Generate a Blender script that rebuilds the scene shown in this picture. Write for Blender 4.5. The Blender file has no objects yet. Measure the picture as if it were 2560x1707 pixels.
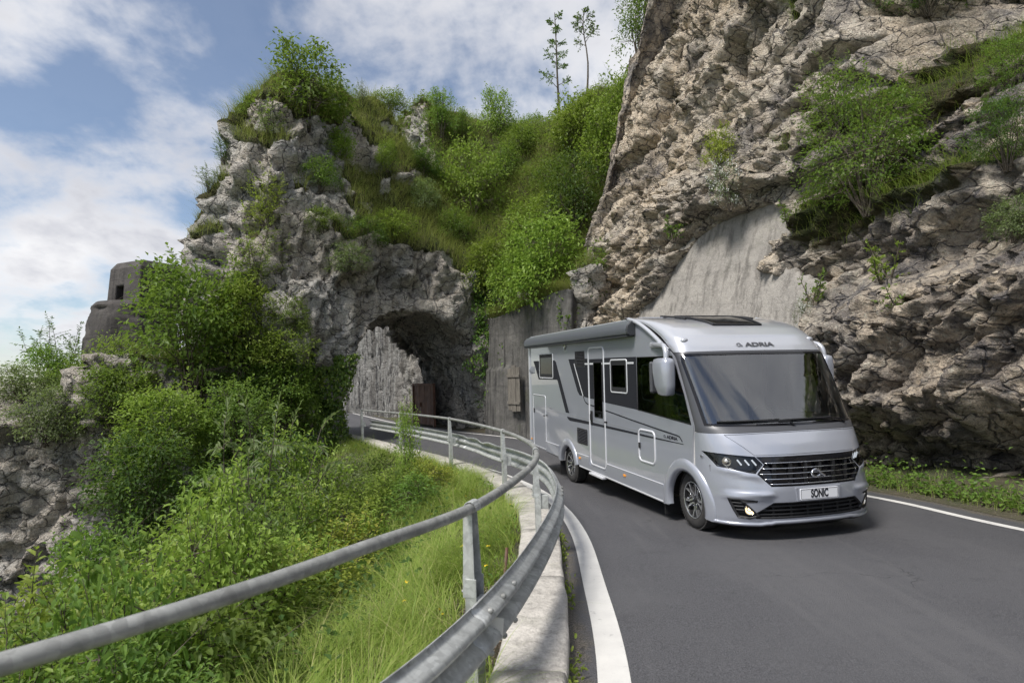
import bpy, bmesh, math, random
import numpy as np
from mathutils import Vector, Matrix
from mathutils.geometry import delaunay_2d_cdt

SC = bpy.context.scene
COL = SC.collection
PI = math.pi
R = math.radians

# ------------------------------------------------------------------ camera
CAM_H = 2.0397
cam_d = bpy.data.cameras.new('camera')
cam_d.sensor_width = 36.0
cam_d.lens = 36.0 * 1540.0 / 2560.0
cam_d.clip_start = 0.05
cam_d.clip_end = 6000.0
cam_d.dof.use_dof = True
cam_d.dof.focus_distance = 9.5
cam_d.dof.aperture_fstop = 3.2
cam_o = bpy.data.objects.new('camera', cam_d)
COL.objects.link(cam_o)
cam_o.matrix_world = (Matrix.Translation((0, 0, CAM_H)) @ Matrix.Rotation(PI / 2 + 0.055, 4, 'X')
                      @ Matrix.Rotation(-0.027, 4, 'Z'))
SC.camera = cam_o

# ------------------------------------------------------------------ sky, sun, exposure
CLX, CLY = 8.41, 3.97                                     # where the cloud field is sampled
SUN_AZ_X, SUN_AZ_Y, SUN_EL = -0.70, -0.70, R(57)     # where the sun stands: to the left, high, veiled by thin cloud
world = bpy.data.worlds.new('World')
SC.world = world
world.use_nodes = True
wn, wl = world.node_tree.nodes, world.node_tree.links
wn.clear()
w_out = wn.new('ShaderNodeOutputWorld')
sky = wn.new('ShaderNodeTexSky')
sky.sky_type = 'NISHITA'
sky.sun_disc = False
sky.sun_elevation = SUN_EL
sky.sun_rotation = math.atan2(SUN_AZ_X, SUN_AZ_Y)
sky.altitude = 600.0
sky.air_density = 1.0
sky.dust_density = 0.6
sky.ozone_density = 1.5
bg_sky = wn.new('ShaderNodeBackground'); bg_sky.inputs['Strength'].default_value = 0.080
bg_cl = wn.new('ShaderNodeBackground'); bg_cl.inputs['Strength'].default_value = 0.66
wl.new(sky.outputs[0], bg_sky.inputs['Color'])


def wmath(op, a, b=None, c=None, clamp=False):
    n = wn.new('ShaderNodeMath'); n.operation = op; n.use_clamp = clamp
    for i, v in enumerate((a, b, c)):
        if v is None: continue
        if isinstance(v, (int, float)): n.inputs[i].default_value = v
        else: wl.new(v, n.inputs[i])
    return n.outputs[0]


def wnoise(vec, scale, detail, rough, dist=0.0, off=(0, 0, 0), stretch=(1, 1, 1)):
    mp = wn.new('ShaderNodeMapping')
    mp.inputs['Location'].default_value = off
    mp.inputs['Scale'].default_value = stretch
    wl.new(vec, mp.inputs['Vector'])
    n = wn.new('ShaderNodeTexNoise')
    n.inputs['Scale'].default_value = scale
    n.inputs['Detail'].default_value = detail
    n.inputs['Roughness'].default_value = rough
    n.inputs['Distortion'].default_value = dist
    wl.new(mp.outputs[0], n.inputs['Vector'])
    return n.outputs['Fac']


tc = wn.new('ShaderNodeTexCoord')
sx = wn.new('ShaderNodeSeparateXYZ')
wl.new(tc.outputs['Generated'], sx.inputs[0])
zc = wmath('MAXIMUM', wmath('ADD', sx.outputs['Z'], 0.34), 0.03)
cx = wmath('DIVIDE', sx.outputs['X'], zc)
cy = wmath('DIVIDE', sx.outputs['Y'], zc)
cb = wn.new('ShaderNodeCombineXYZ')
wl.new(cx, cb.inputs[0]); wl.new(cy, cb.inputs[1])
big = wnoise(cb.outputs[0], 1.5, 2.0, 0.5, 0.2, (CLX, CLY, 0.0))
mid = wnoise(cb.outputs[0], 3.9, 7.0, 0.56, 0.15, (CLY, CLX, 4.0), (1.0, 0.85, 1.0))
fine = wnoise(cb.outputs[0], 13.0, 4.0, 0.6, 0.2, (6.0, 1.0, 2.0), (1.2, 0.8, 1.0))
dens = wmath('ADD', wmath('ADD', wmath('MULTIPLY', big, 0.62), wmath('MULTIPLY', mid, 0.62)), wmath('MULTIPLY', fine, 0.12))
mr = wn.new('ShaderNodeMapRange'); mr.interpolation_type = 'SMOOTHSTEP'
mr.inputs['From Min'].default_value = 0.575
mr.inputs['From Max'].default_value = 0.755
wl.new(dens, mr.inputs['Value'])
# thinner and paler toward the horizon, no clouds below it
hz = wn.new('ShaderNodeMapRange'); hz.interpolation_type = 'SMOOTHSTEP'
hz.inputs['From Min'].default_value = -0.02; hz.inputs['From Max'].default_value = 0.09
wl.new(sx.outputs['Z'], hz.inputs['Value'])
cl_mask = wmath('ADD', wmath('MULTIPLY', wmath('MULTIPLY', mr.outputs[0], hz.outputs[0]), 0.91), 0.09, clamp=True)   # with a thin high veil
shade = wn.new('ShaderNodeMapRange')
shade.inputs['From Min'].default_value = 0.44; shade.inputs['From Max'].default_value = 0.70
wl.new(wmath('ADD', wmath('MULTIPLY', mid, 0.75), wmath('MULTIPLY', fine, 0.25)), shade.inputs['Value'])
cmix = wn.new('ShaderNodeMix'); cmix.data_type = 'RGBA'
cmix.inputs['A'].default_value = (0.90, 0.90, 0.92, 1)
cmix.inputs['B'].default_value = (0.52, 0.535, 0.60, 1)
wl.new(shade.outputs[0], cmix.inputs['Factor'])
wl.new(cmix.outputs['Result'], bg_cl.inputs['Color'])
wmix = wn.new('ShaderNodeMixShader')
wl.new(cl_mask, wmix.inputs[0]); wl.new(bg_sky.outputs[0], wmix.inputs[1]); wl.new(bg_cl.outputs[0], wmix.inputs[2])
wl.new(wmix.outputs[0], w_out.inputs['Surface'])

sun_d = bpy.data.lights.new('sun', 'SUN')
sun_d.energy = 2.8
sun_d.angle = R(16)
sun_d.color = (1.0, 0.955, 0.89)
sun_o = bpy.data.objects.new('sun', sun_d)
COL.objects.link(sun_o)
_h = Vector((SUN_AZ_X, SUN_AZ_Y, 0)).normalized() * math.cos(SUN_EL) + Vector((0, 0, math.sin(SUN_EL)))
sun_o.rotation_euler = _h.to_track_quat('Z', 'Y').to_euler()
sun_o.location = (-20, 10, 40)

vs = SC.view_settings
vs.view_transform = 'Standard'
vs.look = 'None'
vs.exposure = 0.70
vs.gamma = 1.0
vs.use_curve_mapping = False
SC.render.engine = 'CYCLES'
SC.cycles.use_denoising = True
SC.cycles.adaptive_threshold = 0.02
SC.cycles.max_bounces = 5
SC.cycles.diffuse_bounces = 4
SC.cycles.glossy_bounces = 3
SC.cycles.transparent_max_bounces = 10
SC.cycles.caustics_reflective = False
SC.cycles.caustics_refractive = False

# ------------------------------------------------------------------ helpers
RNG = np.random.default_rng(11)


def tag(o, label=None, cat=None, group=None, kind=None):
    if label: o['label'] = label
    if cat: o['category'] = cat
    if group: o['group'] = group
    if kind: o['kind'] = kind
    return o


def empty(name, loc=(0, 0, 0)):
    o = bpy.data.objects.new(name, None)
    o.empty_display_size = 0.2
    o.location = loc
    COL.objects.link(o)
    return o


def link_mesh(name, me, mat=None, parent=None):
    o = bpy.data.objects.new(name, me)
    if mat is not None and not me.materials:
        for m in (mat if isinstance(mat, (list, tuple)) else [mat]): me.materials.append(m)
    COL.objects.link(o)
    if parent is not None: o.parent = parent
    return o


def mesh_np(name, v, f, smooth=True):
    """v (N,3), f (M,3) or (M,4) int arrays -> mesh, quickly"""
    v = np.asarray(v, np.float32); f = np.asarray(f, np.int32)
    me = bpy.data.meshes.new(name)
    k = f.shape[1]
    me.vertices.add(len(v)); me.vertices.foreach_set('co', v.ravel())
    me.loops.add(f.size); me.loops.foreach_set('vertex_index', f.ravel())
    me.polygons.add(len(f))
    me.polygons.foreach_set('loop_start', np.arange(0, f.size, k, dtype=np.int32))
    me.polygons.foreach_set('use_smooth', np.full(len(f), smooth, bool))
    me.update(calc_edges=True)
    return me


def set_attr(me, name, vals, domain='POINT'):
    a = me.attributes.new(name, 'FLOAT', domain)
    a.data.foreach_set('value', np.asarray(vals, np.float32))


class MB:
    """collects shapes; build() links them as ONE mesh object"""

    def __init__(s): s.v = []; s.f = []; s.sm = []

    def add(s, vs, fs, smooth=False):
        b = len(s.v)
        s.v += [tuple(map(float, p)) for p in vs]
        s.f += [[b + int(i) for i in q] for q in fs]
        s.sm += [smooth] * len(fs)
        return s

    def box(s, c, d, rot=None):
        x, y, z = [k / 2 for k in d]
        P = [Vector(p) for p in ((-x, -y, -z), (x, -y, -z), (x, y, -z), (-x, y, -z), (-x, -y, z), (x, -y, z), (x, y, z), (-x, y, z))]
        if rot is not None: P = [rot @ p for p in P]
        return s.add([p + Vector(c) for p in P], [(0, 3, 2, 1), (4, 5, 6, 7), (0, 1, 5, 4), (1, 2, 6, 5), (2, 3, 7, 6), (3, 0, 4, 7)])

    def tube(s, pts, r, n=8, cap=True, up=None):
        pts = [Vector(p) for p in pts]
        rs = r if isinstance(r, (list, tuple)) else [r] * len(pts)
        V = []; F = []
        prev = None
        for i, p in enumerate(pts):
            t = (pts[min(i + 1, len(pts) - 1)] - pts[max(i - 1, 0)]).normalized()
            if prev is None:
                a = Vector((0, 0, 1)) if abs(t.z) < 0.9 else Vector((1, 0, 0))
            else: a = prev
            a = (a - t * a.dot(t)).normalized(); b = t.cross(a); prev = a
            for k in range(n):
                th = 2 * PI * k / n
                V.append(p + (a * math.cos(th) + b * math.sin(th)) * rs[i])
        for i in range(len(pts) - 1):
            for k in range(n):
                F.append((i * n + k, i * n + (k + 1) % n, (i + 1) * n + (k + 1) % n, (i + 1) * n + k))
        s.add(V, F, True)
        if cap:
            s.add(V[:n], [tuple(range(n))[::-1]]); s.add(V[-n:], [tuple(range(n))])
        return s

    def prism(s, poly, a, b, axis='y'):
        """2D polygon (first,second axis) extruded from a to b along axis"""
        def mk(p, q):
            return {'x': (q, p[0], p[1]), 'y': (p[0], q, p[1]), 'z': (p[0], p[1], q)}[axis]
        n = len(poly)
        V = [mk(p, a) for p in poly] + [mk(p, b) for p in poly]
        F = [tuple(range(n))[::-1], tuple(range(n, 2 * n))] + [(i, (i + 1) % n, n + (i + 1) % n, n + i) for i in range(n)]
        return s.add(V, F)

    def lathe(s, prof, c=(0, 0, 0), n=24, axis='y', smooth=True):
        """profile list of (radius, along)"""
        V = []; F = []
        for r, h in prof:
            for k in range(n):
                th = 2 * PI * k / n
                p = (r * math.cos(th), h, r * math.sin(th)) if axis == 'y' else ((h, r * math.cos(th), r * math.sin(th)) if axis == 'x' else (r * math.cos(th), r * math.sin(th), h))
                V.append((p[0] + c[0], p[1] + c[1], p[2] + c[2]))
        m = len(prof)
        for i in range(m - 1):
            for k in range(n):
                F.append((i * n + k, i * n + (k + 1) % n, (i + 1) * n + (k + 1) % n, (i + 1) * n + k))
        return s.add(V, F, smooth)

    def build(s, name, mat, parent=None, bevel=0.0, seg=2, fix=True):
        me = bpy.data.meshes.new(name)
        me.from_pydata(s.v, [], s.f)
        me.polygons.foreach_set('use_smooth', np.array(s.sm, bool))
        if fix:
            bm = bmesh.new(); bm.from_mesh(me)
            bmesh.ops.recalc_face_normals(bm, faces=bm.faces)
            bm.to_mesh(me); bm.free()
        me.update()
        o = link_mesh(name, me, mat, parent)
        if bevel > 0:
            m = o.modifiers.new('bevel', 'BEVEL'); m.width = bevel; m.segments = seg; m.limit_method = 'ANGLE'; m.angle_limit = R(40)
            for p in me.polygons: p.use_smooth = True
            m.harden_normals = True
        return o


# ---- value noise, vectorised
_PERM = np.random.default_rng(5).permutation(256).astype(np.int64)
_PERM = np.concatenate([_PERM, _PERM, _PERM])
_VAL = np.random.default_rng(6).random(256) * 2 - 1


def vnoise(p, seed=0):
    p = np.asarray(p, float) + seed * 17.13
    i = np.floor(p).astype(np.int64); f = p - i
    u = f * f * f * (f * (f * 6 - 15) + 10)
    i &= 255
    x0, y0, z0 = i[:, 0], i[:, 1], i[:, 2]
    x1, y1, z1 = (x0 + 1) & 255, (y0 + 1) & 255, (z0 + 1) & 255

    def h(a, b, c): return _VAL[_PERM[_PERM[_PERM[a] + b] + c]]
    ux, uy, uz = u[:, 0], u[:, 1], u[:, 2]
    a0 = h(x0, y0, z0) * (1 - ux) + h(x1, y0, z0) * ux
    a1 = h(x0, y1, z0) * (1 - ux) + h(x1, y1, z0) * ux
    b0 = h(x0, y0, z1) * (1 - ux) + h(x1, y0, z1) * ux
    b1 = h(x0, y1, z1) * (1 - ux) + h(x1, y1, z1) * ux
    return (a0 * (1 - uy) + a1 * uy) * (1 - uz) + (b0 * (1 - uy) + b1 * uy) * uz


def fbm(p, octv=4, seed=0, gain=0.5, ridged=False):
    s = 0; a = 1.0; t = 0
    q = np.asarray(p, float)
    for k in range(octv):
        n = vnoise(q, seed + k * 3)
        if ridged: n = 1 - 2 * np.abs(n)
        s = s + a * n; t += a; a *= gain; q = q * 2.03
    return s / t


def worley(p, seed=0):
    """F1, F2 distances, a random value for the nearest cell, and a random tilted facet for it"""
    p = np.asarray(p, float) + seed * 9.7
    i = np.floor(p).astype(np.int64)
    f1 = np.full(len(p), 9.0); f2 = np.full(len(p), 9.0); cid = np.zeros(len(p)); fac = np.zeros(len(p))
    for dx in (-1, 0, 1):
        for dy in (-1, 0, 1):
            for dz in (-1, 0, 1):
                c = i + np.array([dx, dy, dz]); m = c & 255
                h0 = _PERM[_PERM[_PERM[m[:, 0]] + m[:, 1]] + m[:, 2]]
                jx = (_VAL[h0] + 1) * .5; jy = (_VAL[_PERM[h0 + 37]] + 1) * .5; jz = (_VAL[_PERM[h0 + 91]] + 1) * .5
                d = np.sqrt((c[:, 0] + jx - p[:, 0]) ** 2 + (c[:, 1] + jy - p[:, 1]) ** 2 + (c[:, 2] + jz - p[:, 2]) ** 2)
                near = d < f1
                f2 = np.where(near, f1, np.minimum(f2, d))
                cid = np.where(near, _VAL[_PERM[h0 + 150]], cid)
                tl = (p[:, 0] - c[:, 0] - jx) * _VAL[_PERM[h0 + 60]] + (p[:, 1] - c[:, 1] - jy) * _VAL[_PERM[h0 + 120]] + (p[:, 2] - c[:, 2] - jz) * _VAL[_PERM[h0 + 200]]
                fac = np.where(near, tl, fac)
                f1 = np.where(near, d, f1)
    return f1, f2, cid, fac


def sstep(a, b, x):
    t = np.clip((x - a) / (b - a), 0, 1)
    return t * t * (3 - 2 * t)


def spline(pts, n):
    """Catmull-Rom through pts, resampled to n points of even length"""
    P = np.asarray(pts, float)
    Q = np.vstack([2 * P[0] - P[1], P, 2 * P[-1] - P[-2]])
    out = []
    for i in range(1, len(Q) - 2):
        for t in np.linspace(0, 1, 24, endpoint=False):
            a, b, c, d = Q[i - 1], Q[i], Q[i + 1], Q[i + 2]
            out.append(.5 * ((2 * b) + (c - a) * t + (2 * a - 5 * b + 4 * c - d) * t * t + (3 * b - a - 3 * c + d) * t ** 3))
    out.append(P[-1]); out = np.array(out)
    s = np.concatenate([[0], np.cumsum(np.linalg.norm(np.diff(out, axis=0), axis=1))])
    w = np.linspace(0, s[-1], n)
    return np.stack([np.interp(w, s, out[:, k]) for k in range(out.shape[1])], 1)


def normals2d(L):
    """left-hand normals of a 2D polyline"""
    t = np.gradient(L[:, :2], axis=0); t /= np.linalg.norm(t, axis=1)[:, None]
    return np.stack([-t[:, 1], t[:, 0]], 1)


def grid_faces(nu, nv):
    a = np.arange(nu - 1)[:, None] * nv + np.arange(nv - 1)[None, :]
    return np.stack([a, a + nv, a + nv + 1, a + 1], -1).reshape(-1, 4)


def in_poly(x, y, poly):
    poly = np.asarray(poly, float); n = len(poly)
    r = np.zeros(np.shape(x), bool); j = n - 1
    for i in range(n):
        xi, yi = poly[i]; xj, yj = poly[j]
        c = ((yi > y) != (yj > y)) & (x < (xj - xi) * (y - yi) / (yj - yi + 1e-12) + xi)
        r ^= c; j = i
    return r


def dist_poly(x, y, poly, closed=True):
    """unsigned distance to polyline"""
    poly = np.asarray(poly, float); d = np.full(np.shape(x), 1e9)
    n = len(poly)
    for i in range(n if closed else n - 1):
        a, b = poly[i], poly[(i + 1) % n]
        ab = b - a; t = np.clip(((x - a[0]) * ab[0] + (y - a[1]) * ab[1]) / (ab @ ab), 0, 1)
        d = np.minimum(d, np.hypot(x - a[0] - t * ab[0], y - a[1] - t * ab[1]))
    return d


def sd_poly(x, y, poly):
    return np.where(in_poly(x, y, poly), -1, 1) * dist_poly(x, y, poly)


# ------------------------------------------------------------------ materials
class NT:
    def __init__(s, name):
        s.m = bpy.data.materials.new(name); s.m.use_nodes = True
        s.t = s.m.node_tree; s.n = s.t.nodes; s.l = s.t.links
        s.b = s.n['Principled BSDF']
        s.co = s.n.new('ShaderNodeTexCoord').outputs['Object']

    def node(s, k, **kw):
        n = s.n.new(k)
        for a, b in kw.items(): setattr(n, a, b)
        return n

    def put(s, sock, v):
        if hasattr(v, 'is_linked') or hasattr(v, 'links'): s.l.new(v, sock)
        elif isinstance(v, (tuple, list)) and len(v) == 3 and sock.type == 'RGBA': sock.default_value = (*v, 1)
        else: sock.default_value = v

    def math(s, op, a, b=0.0, clamp=False):
        n = s.node('ShaderNodeMath', operation=op, use_clamp=clamp)
        s.put(n.inputs[0], a); s.put(n.inputs[1], b); return n.outputs[0]

    def noise(s, scale, detail=6, rough=.55, dist=0., vec=None, stretch=None, off=(0, 0, 0)):
        v = vec or s.co
        if stretch or off != (0, 0, 0):
            mp = s.node('ShaderNodeMapping'); s.l.new(v, mp.inputs[0])
            mp.inputs['Scale'].default_value = stretch or (1, 1, 1); mp.inputs['Location'].default_value = off
            v = mp.outputs[0]
        n = s.node('ShaderNodeTexNoise'); s.l.new(v, n.inputs['Vector'])
        n.inputs['Scale'].default_value = scale; n.inputs['Detail'].default_value = detail
        n.inputs['Roughness'].default_value = rough; n.inputs['Distortion'].default_value = dist
        return n.outputs['Fac']

    def voro(s, scale, feature='F1', vec=None, rnd=1.0):
        n = s.node('ShaderNodeTexVoronoi', feature=feature); s.l.new(vec or s.co, n.inputs['Vector'])
        n.inputs['Scale'].default_value = scale; n.inputs['Randomness'].default_value = rnd
        return n.outputs['Distance']

    def ramp(s, v, a, b, smooth=True):
        n = s.node('ShaderNodeMapRange', interpolation_type='SMOOTHSTEP' if smooth else 'LINEAR')
        s.put(n.inputs['Value'], v); n.inputs['From Min'].default_value = a; n.inputs['From Max'].default_value = b
        return n.outputs[0]

    def mix(s, f, a, b, blend='MIX'):
        n = s.node('ShaderNodeMix', data_type='RGBA', blend_type=blend)
        s.put(n.inputs['Factor'], f); s.put(n.inputs['A'], a); s.put(n.inputs['B'], b)
        return n.outputs['Result']

    def attr(s, name):
        return s.node('ShaderNodeAttribute', attribute_name=name).outputs['Fac']

    def obrand(s):
        return s.node('ShaderNodeObjectInfo').outputs['Random']

    def bump(s, h, strength=.5, dist=.02, nrm=None):
        n = s.node('ShaderNodeBump'); s.put(n.inputs['Height'], h)
        n.inputs['Strength'].default_value = strength; n.inputs['Distance'].default_value = dist
        if nrm is not None: s.l.new(nrm, n.inputs['Normal'])
        return n.outputs[0]

    def set(s, **kw):
        for k, v in kw.items():
            s.put(s.b.inputs[{'color': 'Base Color', 'rough': 'Roughness', 'metal': 'Metallic', 'normal': 'Normal', 'spec': 'Specular IOR Level',
                              'coat': 'Coat Weight', 'coatr': 'Coat Roughness', 'trans': 'Transmission Weight', 'ior': 'IOR', 'alpha': 'Alpha',
                              'emit': 'Emission Color', 'emits': 'Emission Strength', 'sheen': 'Sheen Weight'}[k]], v)
        return s.m


def simple(name, color, rough=.5, metal=0., **kw):
    t = NT(name)
    return t.set(color=color, rough=rough, metal=metal, **kw)


def zr(y):
    """height of the carriageway along the valley"""
    y = np.asarray(y, float)
    t = np.clip(y - 13, 0, 8)
    return np.where(y <= 13, 0.03 * (8.2 - y), 0.03 * (8.2 - 13) - 0.03 * (t - t * t / 16))

# ------------------------------------------------------------------ materials of the setting
def mat_asphalt():
    t = NT('asphalt')
    n1 = t.noise(85, 3, .8); n0 = t.noise(300, 2, .7); n2 = t.noise(.5, 4, .6, .4); n3 = t.noise(4.5, 4, .65); v = t.voro(120)
    streak = t.noise(1.3, 3, .6, stretch=(3.0, .22, 1))
    c = t.mix(t.ramp(n1, .30, .70), (.024, .024, .029), (.112, .112, .121))
    c = t.mix(t.math('MULTIPLY', t.ramp(n0, .5, .7), .5), c, (.135, .133, .135))
    c = t.mix(t.math('MULTIPLY', t.ramp(n2, .40, .62), .6), c, (.086, .086, .092))
    c = t.mix(t.math('MULTIPLY', t.ramp(streak, .52, .72), .5), c, (.104, .103, .108))
    c = t.mix(t.math('MULTIPLY', t.ramp(n3, .56, .74), .45), c, (.040, .040, .044))
    c = t.mix(t.math('MULTIPLY', t.ramp(v, .16, .06), .7), c, (.24, .23, .22))
    tk = t.attr('track')
    c = t.mix(t.math('MULTIPLY', tk, t.ramp(n3, .25, .6)), c, (.108, .107, .112))
    eg = t.attr('edge')
    c = t.mix(t.ramp(t.math('ADD', eg, t.math('MULTIPLY', t.math('SUBTRACT', n3, .5), .8)), .55, .85), c, t.mix(t.ramp(n1, .4, .65), (.045, .038, .03), (.20, .18, .15)))
    ck = t.node('ShaderNodeTexVoronoi', feature='DISTANCE_TO_EDGE'); ck.inputs['Scale'].default_value = .42
    wv = t.node('ShaderNodeVectorMath', operation='ADD'); t.l.new(t.co, wv.inputs[0])
    nc = t.node('ShaderNodeTexNoise'); nc.inputs['Scale'].default_value = 1.8; nc.inputs['Detail'].default_value = 4
    t.l.new(t.co, nc.inputs['Vector']); t.l.new(nc.outputs['Color'], wv.inputs[1]); t.l.new(wv.outputs[0], ck.inputs['Vector'])
    crack = t.math('MULTIPLY', t.ramp(ck.outputs['Distance'], .0045, .0015), t.ramp(n2, .54, .62))
    c = t.mix(t.math('MULTIPLY', crack, .45), c, (.018, .018, .02))
    h = t.math('ADD', t.math('MULTIPLY', n1, 1.0), t.math('MULTIPLY', v, .5))
    h = t.math('SUBTRACT', h, crack)
    return t.set(color=c, rough=t.math('ADD', t.math('MULTIPLY', n2, .25), .55), normal=t.bump(h, .6, .010))


def mat_linepaint():
    t = NT('road_paint')
    n = t.noise(170, 3, .7); n2 = t.noise(3.2, 5, .6); n4 = t.noise(14, 5, .7)
    c = t.mix(t.ramp(n2, .3, .75), (.66, .65, .62), (.56, .55, .53))
    c = t.mix(t.math('MULTIPLY', t.ramp(n4, .60, .72), .55), c, (.27, .265, .26))
    c = t.mix(t.math('MULTIPLY', t.ramp(n, .62, .72), .6), c, (.22, .22, .22))
    return t.set(color=c, rough=.7, normal=t.bump(n, .4, .004))


def mat_concrete(name, base, dark, light, streak=.5, moss=0., bumpd=.012, fine=45, boards=0.):
    t = NT(name)
    n1 = t.noise(1.1, 5, .62, .3); n2 = t.noise(fine, 4, .75); n3 = t.noise(7, 4, .65)
    st = t.noise(2.6, 4, .62, .25, stretch=(1.6, 1.6, .13))
    st2 = t.noise(6.0, 3, .6, .1, stretch=(1.6, 1.6, .09), off=(4, 2, 0))
    c = t.mix(t.ramp(n1, .33, .70), base, light)
    c = t.mix(t.math('MULTIPLY', t.ramp(st, .48, .68), streak), c, dark)
    c = t.mix(t.math('MULTIPLY', t.ramp(st2, .56, .72), streak * .7), c, tuple(k * .55 for k in dark))
    c = t.mix(t.math('MULTIPLY', t.ramp(n2, .5, .68), .5), c, tuple(k * .5 for k in base))
    c = t.mix(t.math('MULTIPLY', t.ramp(n2, .46, .34), .4), c, tuple(min(1, k * 1.25) for k in light))
    c = t.mix(t.math('MULTIPLY', t.ramp(n3, .60, .75), .3), c, light)
    if moss > 0:
        c = t.mix(t.math('MULTIPLY', t.ramp(t.noise(1.6, 4, .65, .4, off=(2, 5, 1)), .55, .68), moss), c, (.060, .072, .030))
    h = t.math('ADD', t.math('MULTIPLY', n2, .35), t.math('ADD', n3, t.math('MULTIPLY', n1, 1.2)))
    if boards > 0:                                       # marks left by the shuttering boards
        wz = t.node('ShaderNodeSeparateXYZ'); t.l.new(t.co, wz.inputs[0])
        fz = t.math('FRACT', t.math('ADD', t.math('MULTIPLY', wz.outputs['Z'], boards), t.math('MULTIPLY', n1, .12)))
        ln_ = t.math('ADD', t.ramp(fz, .05, .0), t.ramp(fz, .95, 1.0))
        h = t.math('SUBTRACT', h, t.math('MULTIPLY', ln_, .16))
        c = t.mix(t.math('MULTIPLY', t.math('MULTIPLY', ln_, n3), .35), c, dark)
    return t.set(color=c, rough=.9, normal=t.bump(h, .7, bumpd))


def mat_galv(name, base=(.42, .44, .45), rough=.42, metal=.75):
    t = NT(name)
    v = t.node('ShaderNodeTexVoronoi'); t.l.new(t.co, v.inputs['Vector']); v.inputs['Scale'].default_value = 34
    sp = t.node('ShaderNodeSeparateColor'); t.l.new(v.outputs['Color'], sp.inputs[0])
    n = t.noise(5, 7, .65, .6); n2 = t.noise(60, 4, .6)
    st = t.noise(6, 6, .6, .2, stretch=(1, 1, .2))
    c = t.mix(sp.outputs[0], tuple(k * .82 for k in base), tuple(min(1, k * 1.15) for k in base))
    c = t.mix(t.ramp(n, .42, .7), c, tuple(k * .62 for k in base))
    c = t.mix(t.math('MULTIPLY', t.ramp(st, .56, .72), .55), c, (.60, .60, .585))
    c = t.mix(t.math('MULTIPLY', t.ramp(t.noise(9, 6, .7, .5, off=(3, 3, 3)), .66, .76), .7), c, (.17, .09, .05))
    return t.set(color=c, rough=t.math('ADD', t.math('MULTIPLY', n, .35), rough - .1), metal=metal, normal=t.bump(t.math('ADD', n, t.math('MULTIPLY', n2, .3)), .25, .006))


def mat_soil():
    t = NT('soil')
    n1 = t.noise(.9, 6, .6, .3); n2 = t.noise(16, 6, .7); v = t.voro(26)
    c = t.mix(t.ramp(n1, .35, .68), (.080, .066, .042), (.050, .062, .024))
    c = t.mix(t.ramp(n2, .45, .75), c, (.125, .105, .072))
    c = t.mix(t.math('MULTIPLY', t.ramp(v, .22, .10), .6), c, (.26, .235, .20))
    return t.set(color=c, rough=.95, normal=t.bump(t.math('ADD', n2, t.math('MULTIPLY', v, -.6)), .9, .05))


M = {}
M['asphalt'] = mat_asphalt()
M['paint'] = mat_linepaint()
M['kerb'] = mat_concrete('kerb_concrete', (.40, .378, .345), (.16, .148, .132), (.55, .52, .48), .45, .2, .05, 30)
M['galv'] = mat_galv('galvanised_steel', (.56, .575, .565), .45, .45)
M['galv_pipe'] = mat_galv('weathered_pipe', (.345, .35, .335), .52, .45)
M['soil'] = mat_soil()

# ------------------------------------------------------------------ carriageway
K = spline([(-4.6, -9), (-2.6, -5), (-1.0, -1.6), (-.15, 1.3), (.27, 3.9), (.41, 6.0), (.48, 8.0), (.36, 10.0), (-.02, 12.0), (-.72, 14.2), (-1.55, 16.0), (-3.2, 19.1),
            (-5.0, 22.2), (-6.6, 24.7), (-8.2, 27.3), (-11.5, 33.0), (-16.5, 43.5)], 260)           # foot of the kerb on the valley side
W = spline([(9.6, -9), (8.6, -3), (7.6, 3), (6.55, 7.7), (6.1, 10.3), (4.3, 15.2), (2.2, 19.4), (.32, 23.2), (-1.9, 26.2), (-3.35, 28.5), (-5.6, 32.1), (-10.6, 42.7)], 260)   # edge of the asphalt on the rock side


def strip(name, A, B, mat, dz=0., n=8, crown=0.):
    t = np.linspace(0, 1, n)
    P = A[:, None, :] * (1 - t[None, :, None]) + B[:, None, :] * t[None, :, None]
    z = zr(P[..., 1]) + dz
    V = np.concatenate([P, z[..., None]], -1).reshape(-1, 3)
    return mesh_np(name, V, grid_faces(len(A), n)[:, ::-1])


road = link_mesh('road', strip('road', K - normals2d(K) * -.02, W, M['asphalt'], 0, 14), M['asphalt'])
tag(road, kind='structure')
_ac = np.tile(np.linspace(0, 1, 14), 260)
set_attr(road.data, 'edge', np.where((_ac < .01) | (_ac > .99), 1.0, 0.0))
set_attr(road.data, 'track', .45 * (np.exp(-((_ac - .36) / .07) ** 2) + np.exp(-((_ac - .70) / .07) ** 2)))


def offset_line(L, off, w, a, b):
    N = normals2d(L); side = -1.0
    i = slice(a, b)
    return (L + N * side * off)[i], (L + N * side * (off + w))[i]


a_, b_ = offset_line(K, .20, .205, 0, 260)
ln = tag(link_mesh('edge_line', strip('edge_line', a_, b_, None, .004, 3), M['paint']), 'white painted edge line beside the guard rail kerb', 'road marking', 'road edge lines')
NW = normals2d(W)
ln = tag(link_mesh('edge_line', strip('edge_line', W + NW * .55, W + NW * .42, None, .004, 3), M['paint']), 'white painted edge line along the rock wall side', 'road marking', 'road edge lines')

# verge at the foot of the rock
VO = W - NW * 2.4
vg = strip('verge', W - NW * -.03, VO, None, 0, 24)
co = np.empty(len(vg.vertices) * 3, np.float32); vg.vertices.foreach_get('co', co); co = co.reshape(-1, 3)
tt = np.tile(np.linspace(0, 1, 24), 260)
co[:, 2] += tt * .42 + (fbm(co * 1.7, 4, 3) * .10) * sstep(0, .25, tt) + .004
vg.vertices.foreach_set('co', co.ravel()); vg.update()
tag(link_mesh('verge', vg, M['soil']), kind='structure')

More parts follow.
